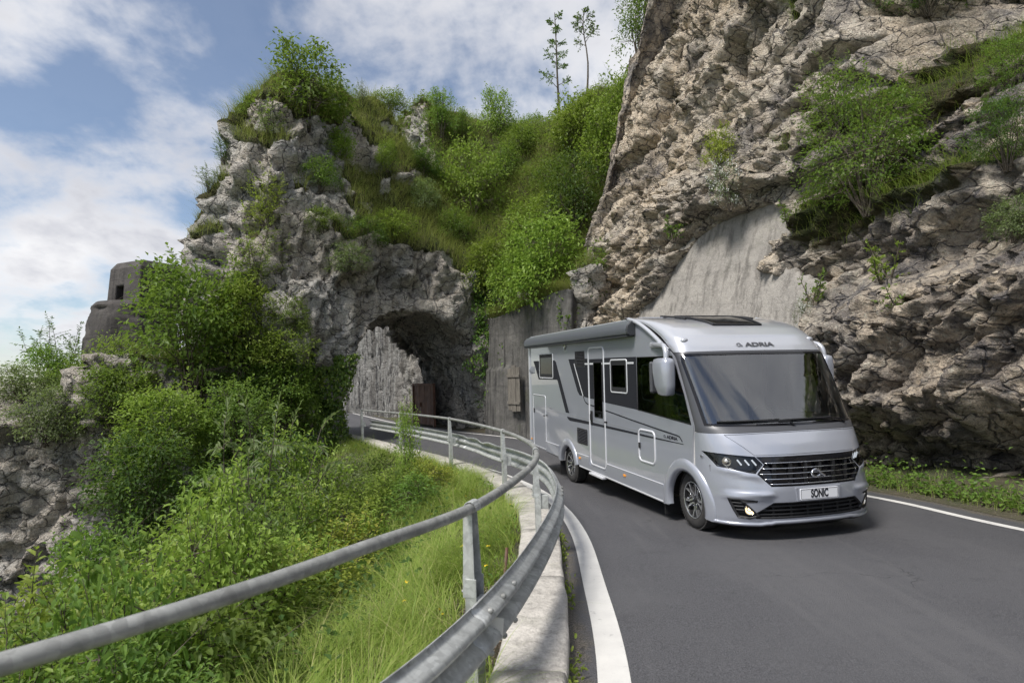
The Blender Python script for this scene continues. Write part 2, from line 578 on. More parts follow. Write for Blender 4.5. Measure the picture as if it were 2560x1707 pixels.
# ------------------------------------------------------------------ hillside below the road, far valley floor
KL = K + normals2d(K) * .40
gx = np.concatenate([np.arange(-60, -22, 2.0), np.arange(-22, 1.2, .22)])
gy = np.concatenate([np.arange(-9, 34, .25), np.arange(34, 60, 2.0)])
X, Y = np.meshgrid(gx, gy, indexing='ij')
dk = dist_poly(X.ravel(), Y.ravel(), KL[::3, :2], False)
# signed: positive on the valley side
idx = np.argmin((X.ravel()[:, None] - KL[None, ::4, 0]) ** 2 + (Y.ravel()[:, None] - KL[None, ::4, 1]) ** 2, axis=1)
NK = normals2d(KL)[::4]; P0 = KL[::4][idx]
sgn = np.sign((X.ravel() - P0[:, 0]) * NK[idx, 0] + (Y.ravel() - P0[:, 1]) * NK[idx, 1])
dsg = dk * sgn


def slope_z(d, y, p):
    f = np.where(d < 1.0, .05 + .16 * d, .21 + .62 * (d - 1.0))
    f = np.where(d > 9, .21 + .62 * 8 + (d - 9) * .34, f)
    return zr(y) + .10 - f + sstep(.4, 2.5, d) * fbm(p * .45, 4, 8) * .6


pz = np.stack([X.ravel(), Y.ravel(), np.zeros(X.size)], 1)
Z = slope_z(np.maximum(dsg, 0), P0[:, 1], pz)
Z = np.where(dsg < 0, zr(Y.ravel()) - .35, Z)
V = np.stack([X.ravel(), Y.ravel(), Z], 1)
keep = (dsg > -.9).reshape(X.shape)
fc = grid_faces(len(gx), len(gy))
fc = fc[keep.ravel()[fc].all(1)]
hs = mesh_np('hillside', V, fc)
tag(link_mesh('hillside', hs, M['soil']), kind='structure')
HILL = (gx, gy, Z.reshape(X.shape), dsg.reshape(X.shape))


def hill_z(x, y):
    i = np.clip(np.searchsorted(gx, x) - 1, 0, len(gx) - 2); j = np.clip(np.searchsorted(gy, y) - 1, 0, len(gy) - 2)
    a = (x - gx[i]) / (gx[i + 1] - gx[i]); b = (y - gy[j]) / (gy[j + 1] - gy[j])
    Zg = HILL[2]
    return Zg[i, j] * (1 - a) * (1 - b) + Zg[i + 1, j] * a * (1 - b) + Zg[i, j + 1] * (1 - a) * b + Zg[i + 1, j + 1] * a * b


t = NT('valley_floor')
vm = t.set(color=t.mix(t.ramp(t.noise(.01, 6, .6), .4, .6), (.035, .06, .022), (.07, .10, .04)), rough=1.0)
g = MB().add([(-4000, -4000, -70), (4000, -4000, -70), (4000, 4000, -70), (-4000, 4000, -70)], [(0, 1, 2, 3)]).build('ground', vm)
tag(g, kind='structure')

# ------------------------------------------------------------------ kerb of cast concrete blocks
kerb = empty('kerb', (float(K[60, 0]), float(K[60, 1]), 0)); tag(kerb, kind='structure')
kerb.location = (0, 0, 0)
NKf = normals2d(K)
seglen = np.concatenate([[0], np.cumsum(np.linalg.norm(np.diff(K, axis=0), axis=1))])
cuts = np.arange(6.0, seglen[-1] - 6, 1.93)
rk = np.random.default_rng(3)
for ci in range(len(cuts) - 1):
    s0, s1 = cuts[ci] + .006, cuts[ci + 1] - .006
    ss = np.linspace(s0, s1, 13)
    B = np.stack([np.interp(ss, seglen, K[:, k]) for k in (0, 1)], 1)
    Nn = np.stack([np.interp(ss, seglen, NKf[:, k]) for k in (0, 1)], 1)
    dzk = rk.uniform(-.008, .008)
    prof = [(-.02, -.25), (-.02, .12), (-.012, .148), (.012, .160), (.10, .162), (.20, .163), (.30, .162), (.405, .158), (.428, .145), (.43, -.35)]
    Vk = []
    for b, nn in zip(B, Nn):
        for o_, z_ in prof:
            Vk.append((b[0] + nn[0] * (o_ + .0), b[1] + nn[1] * (o_ + .0), float(zr(b[1])) + z_ + dzk))
    Vk = np.array(Vk)
    nz = fbm(Vk * 6, 3, 4) * .009
    Vk[:, 2] += np.where(Vk[:, 2] - zr(Vk[:, 1]) > .1, nz, 0)
    Vk[:, :2] += np.repeat(Nn, len(prof), 0) * (fbm(Vk * 4, 3, 9) * .012)[:, None]
    F = [tuple(q) for q in grid_faces(13, len(prof))] + [tuple(range(len(prof))), tuple(range(12 * len(prof), 13 * len(prof)))[::-1]]
    ks = MB().add(Vk, F, True).build('kerb_stone', M['kerb'], kerb)

# ------------------------------------------------------------------ guard rail
gr = empty('guard_rail', (0, 0, 0))
tag(gr, 'galvanised guard rail with steel beam and tubular handrail along the kerb', 'guard rail')
PIPE = spline([(-4.2, -3.0, 1.42), (-2.75, -.2, 1.385), (-1.93, .85, 1.365), (-1.317, 1.6, 1.345), (-.96, 2.15, 1.325), (-.66, 2.75, 1.307), (-.256, 3.6, 1.285), (.06, 4.9, 1.265),
               (.20, 6.0, 1.225), (.234, 6.9, 1.191), (.215, 7.8, 1.165), (.08, 9.3, 1.105), (-.195, 10.8, 1.072), (-.78, 12.8, 1.052), (-1.531, 14.8, 1.043), (-2.42, 16.7, 1.02),
               (-3.423, 18.6, .994), (-5.398, 22.0, .953)], 220)
nseg = 5
pi = np.linspace(0, 219, nseg + 1).astype(int)
for i in range(nseg):
    MB().tube([tuple(p) for p in PIPE[pi[i]:pi[i + 1] + 1]], .030, 14).build('handrail', M['galv_pipe'], gr, fix=False)
BEAM = spline([(-3.9, -3.0, 1.0), (-2.4, -.2, .965), (-1.55, .95, .94), (-1.12, 1.55, .92), (-.603, 2.4, .893), (-.186, 3.6, .865), (.16, 5.2, .835), (.36, 6.6, .805), (.40, 7.6, .785), (.36, 9.2, .745),
               (.10, 10.6, .715), (-.42, 12.2, .69), (-1.36, 14.8, .665), (-3.25, 18.6, .63), (-5.2, 22.0, .60)], 240)
wp = [(.012, 0), (.004, -.004), (.0, -.020), (.022, -.040), (.066, -.058), (.082, -.082), (.066, -.106), (.022, -.126), (.0, -.155), (.022, -.184), (.066, -.204), (.082, -.228), (.066, -.252), (.022, -.270), (.0, -.290), (.004, -.306), (.012, -.310)]
NB = -normals2d(BEAM)                                  # toward the road
bl = np.concatenate([[0], np.cumsum(np.linalg.norm(np.diff(BEAM, axis=0), axis=1))])
POSTS = [(-2.75, -.2), (-.256, 3.6), (.234, 6.9), (-.195, 10.8), (-1.531, 14.8), (-3.423, 18.6), (-5.398, 22.0)]
pk = [int(np.argmin((BEAM[:, 0] - x) ** 2 + (BEAM[:, 1] - y) ** 2)) for x, y in POSTS]
for i in range(len(pk) - 1):
    a0, a1 = max(pk[i] - 3, 0), min(pk[i + 1] + 3, 239)
    off = .004 * (i % 2)
    Vb = []; k2 = np.arange(a0, a1 + 1)
    for k in k2:
        s_ = bl[k]
        # a dented stretch past the third post, as if hit from the road
        dent = (.06 * math.exp(-((s_ - 17.0) / .9) ** 2) + .035 * math.exp(-((s_ - 18.4) / .35) ** 2)) if i == 3 else 0
        for q, (o_, z_) in enumerate(wp):
            oo = o_ + .055 + off - dent * (1.3 if q < 6 else .4)
            zz = z_ + (.05 * math.sin(s_ * 5) * dent * 8 if q < 4 else 0)
            Vb.append((BEAM[k, 0] + NB[k, 0] * oo, BEAM[k, 1] + NB[k, 1] * oo, BEAM[k, 2] + zz))
    bo = link_mesh('rail_beam', mesh_np('rail_beam', Vb, grid_faces(len(k2), len(wp))), M['galv'], gr)
    so = bo.modifiers.new('sheet', 'SOLIDIFY'); so.thickness = .0045; so.offset = 0
for j, (x, y) in enumerate(POSTS):
    k = pk[j]
    ip = int(np.argmin((PIPE[:, 0] - x) ** 2 + (PIPE[:, 1] - y) ** 2)); pz_ = float(PIPE[ip, 2])
    tg = PIPE[min(ip + 2, 219)] - PIPE[max(ip - 2, 0)]; ang = math.atan2(tg[1], tg[0])
    base = float(zr(y)) + .13
    H_ = pz_ - base
    rot = Matrix.Rotation(ang, 3, 'Z')
    lean = rk.uniform(-.006, .006)

    def tr(P): return [Vector((x, y, base)) + rot @ Vector((p[0] + lean * p[2], p[1], p[2])) for p in P]
    # channel post: web facing the valley, two flanges toward the road (local -y is the road side)
    m = MB()
    hb = H_ * .62
    for (cx_, cy_, dx, dy) in ((0, .028, .12, .006), (-.057, -.006, .006, .062), (.057, -.006, .006, .062)):
        b_ = MB().box((cx_, cy_, hb / 2), (dx, dy, hb)); m.add(tr(b_.v), b_.f)
    post = m.build('post', M['galv'], gr, .0015, 1)
    # tapering bracket that bends over the handrail
    m = MB(); z0 = H_ * .52; n_ = 8; Vq = []; Fq = []
    prof = [(z0 + (H_ - .02 - z0) * i / n_, .036) for i in range(n_ + 1)]
    arc = [(H_ + .038 * math.sin(a), .001 + .038 * math.cos(a)) for a in np.linspace(0, PI * 1.08, 9)]
    path = prof + arc
    for q, (zz, yy) in enumerate(path):
        tpr = min(q / n_, 1)
        wdt = .062 * (1 - tpr) + .042 * tpr
        for sx_ in (-1, 1):
            for th in (0, .006):
                Vq.append((sx_ * wdt, yy + (th if q <= n_ else 0), zz + (th if q > n_ else 0) * (1 if q < len(path) - 3 else -.5)))
    for q in range(len(path) - 1):
        a = q * 4; c = a + 4
        Fq += [(a, a + 2, c + 2, c), (a + 1, c + 1, c + 3, a + 3), (a, c, c + 1, a + 1), (a + 2, a + 3, c + 3, c + 2)]
    Fq += [(0, 1, 3, 2), (len(Vq) - 4, len(Vq) - 2, len(Vq) - 1, len(Vq) - 3)]
    m.add(tr(Vq), Fq, False)
    for sx_ in (-1, 1):                                   # flanges of the bracket
        pl = [(sx_ * .062, .036, z0), (sx_ * .062, -.03, z0), (sx_ * .042, -.012, H_ - .03), (sx_ * .042, .036, H_ - .03)]
        pl2 = [(p[0] - sx_ * .005, p[1], p[2]) for p in pl]
        m.add(tr(pl + pl2), [(0, 1, 2, 3), (7, 6, 5, 4), (0, 4, 5, 1), (1, 5, 6, 2), (2, 6, 7, 3), (3, 7, 4, 0)])
    br = m.build('bracket', M['galv'], post)
    m = MB().box((0, .047, z0 + .055), (.092, .008, .13)); bp = MB().add(tr(m.v), m.f).build('clamp_plate', M['galv'], post, .002, 1)
    for bx_ in (-.026, .026):
        m = MB().lathe([(0, .064), (.008, .064), (.011, .058), (.011, .05)], (bx_, 0, z0 + .022), 6, 'y', False)
        MB().add(tr(m.v), m.f).build('bolt', M['galv_pipe'], post)
    # spacer between post and beam
    kk = BEAM[k]
    top = kk[2] - base - .155
    m = MB().box((0, -.07, top), (.09, .10, .15)); MB().add(tr(m.v), m.f).build('spacer', M['galv'], post, .004, 1)
# splice bolts on the beam next to each post
for j in range(len(POSTS)):
    k = pk[j]
    for ds in (-2, 0, 2):
        kk = min(max(k + ds, 0), 239)
        for zo in (-.05, -.262):
            c = BEAM[kk]; nb = NB[kk]
            p0 = Vector((c[0] + nb[0] * .118, c[1] + nb[1] * .118, c[2] + zo + (.0 if zo > -.1 else 0)))
            d_ = Vector((nb[0], nb[1], .25)).normalized()
            MB().tube([p0, p0 + d_ * .012, p0 + d_ * .022], [.017, .017, .009], 7).build('bolt', M['galv_pipe'], gr, fix=False)

# small white reflector plate in the trough of the beam at the nearest post
kk = pk[1]; c_ = BEAM[kk]; nb = NB[kk]; tb_ = np.array([-nb[1], nb[0]])
m = MB()
P_ = []
for a_, o_, z_ in ((-.004, .058, -.125), (-.004, .150, -.135), (-.004, .140, -.245), (-.004, .062, -.200)):
    P_.append((c_[0] + nb[0] * o_ + tb_[0] * (a_ - .09), c_[1] + nb[1] * o_ + tb_[1] * (a_ - .09), c_[2] + z_))
Q_ = [(p[0] + tb_[0] * .008, p[1] + tb_[1] * .008, p[2]) for p in P_]
m.add(P_ + Q_, [(0, 1, 2, 3), (7, 6, 5, 4), (0, 4, 5, 1), (1, 5, 6, 2), (2, 6, 7, 3), (3, 7, 4, 0)])
m.build('reflector', simple('reflector_white', (.72, .71, .66), .4), gr)

# ------------------------------------------------------------------ rock
def mat_rock(name, light, mid, dark, warm, streak_amt=.55, vegcol=(.052, .066, .022), pale=False, scale=1.0):
    t = NT(name)
    n0 = t.noise(.34 * scale, 3, .6, .5); n1 = t.noise(1.7 * scale, 5, .68, .4); n2 = t.noise(10 * scale, 5, .76, .2)
    v2 = t.voro(17 * scale); n3 = t.noise(34 * scale, 3, .8)
    st = t.noise(1.1 * scale, 5, .62, .5, stretch=(1.3, 1.3, .16))
    c = t.mix(t.ramp(n1, .34, .64), mid, light)
    c = t.mix(t.math('MULTIPLY', t.ramp(n0, .40, .60), .85), c, warm)
    c = t.mix(t.math('MULTIPLY', t.ramp(n2, .50, .36), .68), c, tuple(k * .38 for k in mid))
    c = t.mix(t.math('MULTIPLY', t.ramp(n2, .53, .66), .7), c, tuple(min(1, k * 1.28) for k in light))
    c = t.mix(t.math('MULTIPLY', t.ramp(n3, .52, .40), .35), c, tuple(k * .5 for k in mid))
    c = t.mix(t.math('MULTIPLY', t.ramp(st, .50, .66), streak_amt), c, dark)
    ce = t.node('ShaderNodeTexVoronoi', feature='DISTANCE_TO_EDGE'); ce.inputs['Scale'].default_value = 1.15 * scale
    cm = t.node('ShaderNodeMapping'); cm.inputs['Rotation'].default_value = (R(28), R(-32), R(18)); cm.inputs['Scale'].default_value = (1.0, 1.0, 2.3)
    cw_ = t.node('ShaderNodeVectorMath', operation='MULTIPLY_ADD')
    cn = t.node('ShaderNodeTexNoise'); cn.inputs['Scale'].default_value = 2.2; cn.inputs['Detail'].default_value = 3; t.l.new(t.co, cn.inputs['Vector'])
    t.l.new(cn.outputs['Color'], cw_.inputs[0]); cw_.inputs[1].default_value = (.5, .5, .5); t.l.new(t.co, cw_.inputs[2])
    t.l.new(cw_.outputs[0], cm.inputs[0]); t.l.new(cm.outputs[0], ce.inputs['Vector'])
    fis = t.ramp(ce.outputs['Distance'], .040, .006)
    c = t.mix(t.math('MULTIPLY', fis, .72), c, tuple(k * .55 for k in dark))
    c = t.mix(t.math('MULTIPLY', t.ramp(t.noise(.8 * scale, 4, .7, .6, off=(11, 4, 8)),   .57, .65), .36), c, tuple(k * 1.7 for k in dark))     # dark lichen crusts
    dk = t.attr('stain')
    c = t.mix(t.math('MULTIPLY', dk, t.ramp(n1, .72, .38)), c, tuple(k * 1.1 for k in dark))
    if pale:
        pa = t.attr('pale')
        fl = t.noise(1.5, 4, .65, .6, stretch=(1.5, 1.5, .07)); fl2 = t.noise(4.5, 4, .6, .2, stretch=(1.3, 1.3, .06), off=(3, 9, 1))
        pc = t.mix(t.ramp(fl, .42, .64), (.37, .365, .35), (.20, .192, .18))
        pc = t.mix(t.math('MULTIPLY', t.ramp(fl2, .50, .64), .9), pc, (.07, .07, .075))
        c = t.mix(pa, c, pc)
    vg_ = t.attr('veg')
    gn = n1
    vc = t.mix(t.ramp(gn, .38, .66), vegcol, (.095, .082, .042))
    c = t.mix(t.ramp(t.math('ADD', vg_, t.math('MULTIPLY', t.math('SUBTRACT', gn, .5), .9)), .42, .62), c, vc)
    h = t.math('ADD', t.math('MULTIPLY', n1, 1.5), t.math('ADD', t.math('MULTIPLY', n2, 1.25), t.math('ADD', t.math('MULTIPLY', v2, .35), t.math('MULTIPLY', n3, .35))))
    h = t.math('SUBTRACT', h, t.math('MULTIPLY', fis, .8))
    return t.set(color=c, rough=.93, spec=.25, normal=t.bump(h, 1.0, .13 / scale))


M['rock'] = mat_rock('limestone_grey', (.74, .71, .655), (.49, .475, .445), (.13, .127, .127), (.68, .60, .50), .42, pale=True)
M['rock_r'] = mat_rock('limestone_beige', (.86, .76, .63), (.58, .51, .425), (.095, .096, .112), (.87, .715, .535), .24)


def nets(f, org, h):
    """naive surface nets on a sampled field (negative inside)"""
    nx, ny, nz = f.shape
    s = f < 0
    c = np.zeros((nx - 1, ny - 1, nz - 1), np.int8)
    for dx in (0, 1):
        for dy in (0, 1):
            for dz in (0, 1):
                c += s[dx:nx - 1 + dx, dy:ny - 1 + dy, dz:nz - 1 + dz]
    act = (c > 0) & (c < 8)
    I = np.argwhere(act)
    idx = np.full(act.shape, -1, np.int64); idx[act] = np.arange(len(I))
    acc = np.zeros((len(I), 3)); cnt = np.zeros(len(I))
    cor = [(0, 0, 0), (1, 0, 0), (0, 1, 0), (1, 1, 0), (0, 0, 1), (1, 0, 1), (0, 1, 1), (1, 1, 1)]
    fv = [f[I[:, 0] + a, I[:, 1] + b, I[:, 2] + d] for a, b, d in cor]
    for a in range(8):
        for b in range(a + 1, 8):
            if sum(abs(cor[a][k] - cor[b][k]) for k in range(3)) != 1: continue
            x = (fv[a] < 0) != (fv[b] < 0)
            t = np.where(x, fv[a] / np.where(x, fv[a] - fv[b], 1), 0)
            p = np.array(cor[a])[None, :] + t[:, None] * (np.array(cor[b]) - np.array(cor[a]))[None, :]
            acc += np.where(x[:, None], p, 0); cnt += x
    V = (I + acc / cnt[:, None]) * h + np.asarray(org)
    F = []
    for ax in range(3):
        sl0 = [slice(None)] * 3; sl1 = [slice(None)] * 3
        sl0[ax] = slice(0, -1); sl1[ax] = slice(1, None)
        a, b = s[tuple(sl0)], s[tuple(sl1)]
        E = np.argwhere(a != b)
        o1, o2 = [k for k in range(3) if k != ax]
        E = E[(E[:, o1] > 0) & (E[:, o2] > 0) & (E[:, o1] < f.shape[o1] - 1) & (E[:, o2] < f.shape[o2] - 1)]
        q = []
        for d1, d2 in ((-1, -1), (0, -1), (0, 0), (-1, 0)):
            e = E.copy(); e[:, o1] += d1; e[:, o2] += d2
            q.append(idx[e[:, 0], e[:, 1], e[:, 2]])
        q = np.stack(q, 1)
        fl = a[E[:, 0], E[:, 1], E[:, 2]]
        if ax == 1: fl = ~fl
        q[~fl] = q[~fl][:, ::-1]
        F.append(q)
    F = np.concatenate(F)
    return V, F[(F >= 0).all(1)]


C0 = np.array([-3.5, 23.75]); EE = np.array([.858, .513]); GG = np.array([-.513, .858])      # frame of the tunnel mouth
h_ = .135
ax_ = np.arange(-24, 9, h_); ay_ = np.arange(17, 45, h_); az_ = np.arange(-8, 19, h_)
XX, YY = np.meshgrid(ax_, ay_, indexing='ij')
TOP = np.array([(-10.15, 23.00, 13.0), (-8.80, 23.50, 14.2), (-7.87, 24.50, 14.7), (-7.15, 26.00, 15.4), (-6.21, 28.00, 15.7), (-4.48, 33.00, 17.0), (-2.75, 36.00, 17.0), (0.61, 38.00, 17.4), (2.96, 36.00, 16.4),
                (-6.20, 25.50, 10.9), (-4.63, 26.00, 9.9), (-4.33, 30.00, 12.2), (-2.44, 31.00, 11.8), (-1.35, 28.50, 9.0), (0.54, 28.00, 9.8), (-0.42, 26.00, 6.6), (1.22, 24.50, 6.4), (2.27, 26.50, 9.6), (3.96, 28.00, 12.5),
                (4.59, 29.00, 15.8), (-5.04, 23.80, 7.7), (-3.65, 25.00, 7.9), (-2.12, 26.00, 6.8), (-10.76, 23.00, 11.3), (-11.88, 23.40, 9.0), (-14.96, 19.50, 2.05), (-16.64, 20.00, 2.2), (-14.04, 20.00, 1.6),
                (-15.30, 24.00, 2.4), (-17.21, 24.50, 2.9), (-13.2, 23.50, 2.9), (-.6, 24.9, 4.5), (.6, 22.9, 4.6), (1.6, 21.4, 4.9), (-9.0, 21.6, 12.3), (-7.6, 22.0, 12.0), (-10.6, 22.2, 10.4), (-6.4, 22.9, 10.0), (-22, 21, 2.6), (-22, 28, 3), (-13.5, 28, 2.2), (-9, 35, 15), (-9, 42, 14), (6, 40, 18), (7, 32, 17), (-16, 33, 0)])
_n = len(TOP); _r = np.linalg.norm(TOP[:, None, :2] - TOP[None, :, :2], axis=2)          # linear radial interpolation of the surveyed heights
_A = np.zeros((_n + 3, _n + 3)); _A[:_n, :_n] = -_r + np.eye(_n) * .15; _A[:_n, _n:] = np.c_[np.ones(_n), TOP[:, :2]]; _A[_n:, :_n] = _A[:_n, _n:].T
_w = np.linalg.solve(_A, np.r_[TOP[:, 2], 0, 0, 0])
top = _w[_n] + _w[_n + 1] * XX + _w[_n + 2] * YY
for k in range(_n): top = top - _w[k] * np.hypot(XX - TOP[k, 0], YY - TOP[k, 1])
p2 = np.stack([XX.ravel(), YY.ravel(), np.zeros(XX.size)], 1)
top += (fbm(p2 * .35, 4, 21) * 1.0 + fbm(p2 * 1.3, 3, 25) * .35).reshape(XX.shape)
ecoord = (XX - C0[0]) * EE[0] + (YY - C0[1]) * EE[1]
gcoord = (XX - C0[0]) * GG[0] + (YY - C0[1]) * GG[1]
prom = [(-1.0, 25.35), (-2.2, 24.55), (-3.6, 23.7), (-5.9, 22.25), (-8.0, 21.1), (-10.2, 21.0), (-11.8, 22.1), (-12.5, 24.4), (-11.0, 27), (-8.2, 29.2), (-4.7, 31.6), (-2.5, 33), (2, 30), (2, 26)]
leftc = [(-8.5, 21.9), (-10.2, 20.6), (-11.7, 19.6), (-12.9, 19.0), (-15.5, 18.5), (-20, 18.3), (-30, 18.3), (-30, 30), (-14, 30), (-11.5, 26.5)]
hill_d = np.maximum(3.4 - ecoord, -5.9 - gcoord)
d_prom = sd_poly(XX, YY, prom); d_left = sd_poly(XX, YY, leftc)
kx = .9
wob = fbm(np.stack([XX.ravel() * .3, YY.ravel() * .3, np.zeros(XX.size)], 1), 3, 31).reshape(XX.shape)
wob2 = fbm(np.stack([XX.ravel() * .55, YY.ravel() * .55, np.zeros(XX.size) + 9], 1), 4, 33).reshape(XX.shape)
leftn = sstep(-8.8, -11.2, XX)
Fv = np.empty((len(ax_), len(ay_), len(az_)), np.float32)
zr2 = zr(YY)
for k, z in enumerate(az_):
    ins = .16 * max(z - 4.5, 0) - .10 * max(2.0 - z, 0) - .22 * np.exp(-((z - 7.2 - 2.2 * wob2 - .35 * (XX + 8)) / 1.5) ** 2) + .14 * math.exp(-((z - 5.6) / .8) ** 2)
    fp = np.maximum(d_prom + ins + wob * .9 + leftn * max(z - 7.5, 0) * .08, (z - top) * .75)
    fl = np.maximum(d_left - .25 * max(1 - z, 0) * .4 + wob * .8, (z - np.minimum(top, 3.4) - .9 * wob2 + .5) * .8)
    fh = np.maximum(hill_d + .02 * z, (z - top) * .7)
    a = np.minimum(fp, fh); b = fl
    hh = np.clip(.5 + .5 * (b - a) / kx, 0, 1)
    f = b * (1 - hh) + a * hh - kx * hh * (1 - hh)
    # the bore
    zz = (z - zr2)
    ty = np.abs(np.minimum(ecoord, 2.2) + .02) / 3.02
    bore = ((ty ** 2.3 + (np.maximum(zz, 0) / 4.95) ** 2.3) ** (1 / 2.3) - 1) * 2.4
    bore = np.where(ecoord > 2.2, np.maximum(((np.maximum(zz, 0) / 4.95) ** 2.3 + (np.abs(ecoord) / 3.02) ** 2.3) ** (1 / 2.3) - 1, -1) * 2.4, bore)
    bore = np.maximum(bore, -(gcoord + 4.0))
    # open cut behind the short bore: everything left of the rock wall is air there
    cut = np.maximum(ecoord - 3.02, 7.3 + .5 * wob - gcoord)
    f = np.maximum(f, -bore); f = np.maximum(f, -cut)
    Fv[:, :, k] = f
V, F = nets(Fv, (ax_[0], ay_[0], az_[0]), h_)
del Fv
print('rock verts', len(V))


def vnormals(V, F):
    a = V[F[:, 2]] - V[F[:, 0]]; b = V[F[:, 3]] - V[F[:, 1]]
    n = np.cross(a, b); N = np.zeros_like(V)
    for k in range(4): np.add.at(N, F[:, k], n)
    return N / (np.linalg.norm(N, axis=1)[:, None] + 1e-9)


N = vnormals(V, F)
ev = (V[:, 0] - C0[0]) * EE[0] + (V[:, 1] - C0[1]) * EE[1]; gv = (V[:, 0] - C0[0]) * GG[0] + (V[:, 1] - C0[1]) * GG[1]
pale = sstep(6.8, 12.5, gv + fbm(V * .7, 2, 49)) * sstep(4.4, 3.4, ev) * sstep(1.0, 2.2, ev) * sstep(9, 7, V[:, 2])
steep = 1 - sstep(.25, .7, N[:, 2])
wq = V + np.stack([fbm(V * .8, 2, 40), fbm(V * .8, 2, 41), fbm(V * .8, 2, 42)], 1) * .35
f1, f2, cid, fa = worley(wq * np.array([.55, .55, .42]), 2)
g1, g2, cid2, fb = worley(wq * np.array([1.5, 1.5, 1.1]), 7)
k1, k2, cid3, fk = worley(wq * np.array([3.4, 3.4, 2.8]), 8)
d = steep * (.20 * cid + .55 * np.clip(fa, -.5, .5) - .22 * (1 - sstep(0, .10, f2 - f1)) + .10 * cid2 + .34 * fb - .10 * (1 - sstep(0, .10, g2 - g1)) + .05 * cid3 + .17 * fk - .06 * (1 - sstep(0, .12, k2 - k1)))
d += .24 * fbm(V * .6, 3, 50) * (.4 + .6 * steep) + steep * .17 * fbm(V * 2.2, 4, 52, .65, True) + .07 * fbm(V * 7, 2, 57)
d = d * (1 - .72 * pale)
ang = np.stack([gv * 1.3, V[:, 2] * .07, ev * .2], 1)
d += pale * (.42 * fbm(ang, 4, 61, .55, True) + .10)
intun = ((np.abs(ev) < 3.2) & (gv > -1) & (gv < 7) & (V[:, 2] < 5.2))
d = np.where(intun, d * .55, d)
V = V + N * d[:, None]
N = vnormals(V, F)
nz_ = N[:, 2].copy()
for _ in range(14):                                   # broad slope, not every facet
    q_ = nz_[F].mean(1); a_ = np.zeros(len(V)); c_ = np.zeros(len(V))
    for k in range(4): np.add.at(a_, F[:, k], q_); np.add.at(c_, F[:, k], 1)
    nz_ = a_ / np.maximum(c_, 1)
veg = sstep(.22, .46, nz_ - .07 * sstep(-6.0, -7.5, V[:, 0]) * sstep(12.2, 11, V[:, 2]) + .22 * fbm(V * .5, 3, 70) + .10 * sstep(4, 10, V[:, 2])) * (1 - pale)
veg = np.maximum(veg, sstep(3.2, 4.5, ev) * sstep(-8, -4, gv) * sstep(4.4, 5.2, V[:, 2]) * .9)
veg = np.where(intun, 0, veg)
veg *= 1 - .75 * ((V[:, 0] < -12.2) & (V[:, 2] < 4))
stain = sstep(.15, .6, fbm(V * np.array([.55, .55, .13]), 4, 75) + .10) * .45
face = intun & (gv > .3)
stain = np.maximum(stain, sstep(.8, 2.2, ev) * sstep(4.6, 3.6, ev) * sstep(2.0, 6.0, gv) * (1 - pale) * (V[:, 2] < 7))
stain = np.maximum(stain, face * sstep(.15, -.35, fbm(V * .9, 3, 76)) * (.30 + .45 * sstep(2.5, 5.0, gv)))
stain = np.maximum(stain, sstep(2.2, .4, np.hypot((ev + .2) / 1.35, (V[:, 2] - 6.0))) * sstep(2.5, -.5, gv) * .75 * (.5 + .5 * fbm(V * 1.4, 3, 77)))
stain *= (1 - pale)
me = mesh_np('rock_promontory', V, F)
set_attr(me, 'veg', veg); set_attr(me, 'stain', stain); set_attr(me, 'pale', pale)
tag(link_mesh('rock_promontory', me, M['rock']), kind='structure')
PROM = (V, F, N, veg, ev, gv)

# ------------------------------------------------------------------ the cliff on the rock side of the road
CB = spline([(9.9, -6), (9.2, -2), (8.4, 3), (7.55, 7.5), (7.1, 10.2), (5.2, 15.0), (2.9, 19.2), (1.5, 21.3), (1.35, 22.4), (2.3, 23.8), (5, 25.6), (10, 28)], 620)
us = np.concatenate([[0], np.cumsum(np.linalg.norm(np.diff(CB, axis=0), axis=1))])
NC = normals2d(CB)
for _ in range(60): NC = (np.roll(NC, 1, 0) + NC + np.roll(NC, -1, 0)) / 3 if False else np.vstack([NC[:1], (NC[:-2] + NC[1:-1] + NC[2:]) / 3, NC[-1:]])
NC /= np.linalg.norm(NC, axis=1)[:, None]
cz = np.concatenate([np.arange(-.8, 8, .062), np.arange(8, 17.5, .10)])
Uc = np.repeat(us[:, None], len(cz), 1); Zc = np.repeat(cz[None, :], len(us), 0)
PATCH = np.array([(26.1, 3.5), (25.08, 4.55), (24.33, 5.59), (23.52, 6.14), (22.43, 6.39), (21.35, 6.38), (20.47, 5.6), (21.62, 5.3), (21.35, 4.73), (20.47, 4.09), (19.52, 3.62), (19.1, 2.4), (18.9, -1), (26.2, -1), (26.6, 2.2)])
Pb = np.concatenate([np.repeat(CB[:, None, :], len(cz), 1), (Zc + zr(CB[:, 1])[:, None])[..., None]], -1)
lean = .30 * np.maximum(Zc - 1.5, 0)
q3 = Pb.reshape(-1, 3)
uf, zf = Uc.ravel(), Zc.ravel()
wx = fbm(np.stack([uf * .25, zf * .25, uf * 0], 1), 3, 81)
q = zf * .82 + uf * .57 + wx * 1.6                                        # beds that dip toward the tunnel
right = sstep(20.5, 18.0, uf)
qr = zf * .95 + uf * .16 + wx * 1.1
beds = np.abs(((q * .42) % 1) - .5) * 2
bedsr = np.abs(((qr * .62) % 1) - .5) * 2
w3 = np.stack([uf * .9, zf * .9, wx * 2], 1)
rot = np.stack([(uf * .82 - zf * .57) * .55, q * 1.25, wx], 1)
ul, ul2 = uf * .82 - zf * .57, q
f1, f2, cid, fa = worley(np.stack([ul * .26, ul2 * .80, wx], 1), 4)
g1, g2, cid2, fb = worley(np.stack([ul * .70 + wx, ul2 * 2.2, wx * 3], 1), 9)
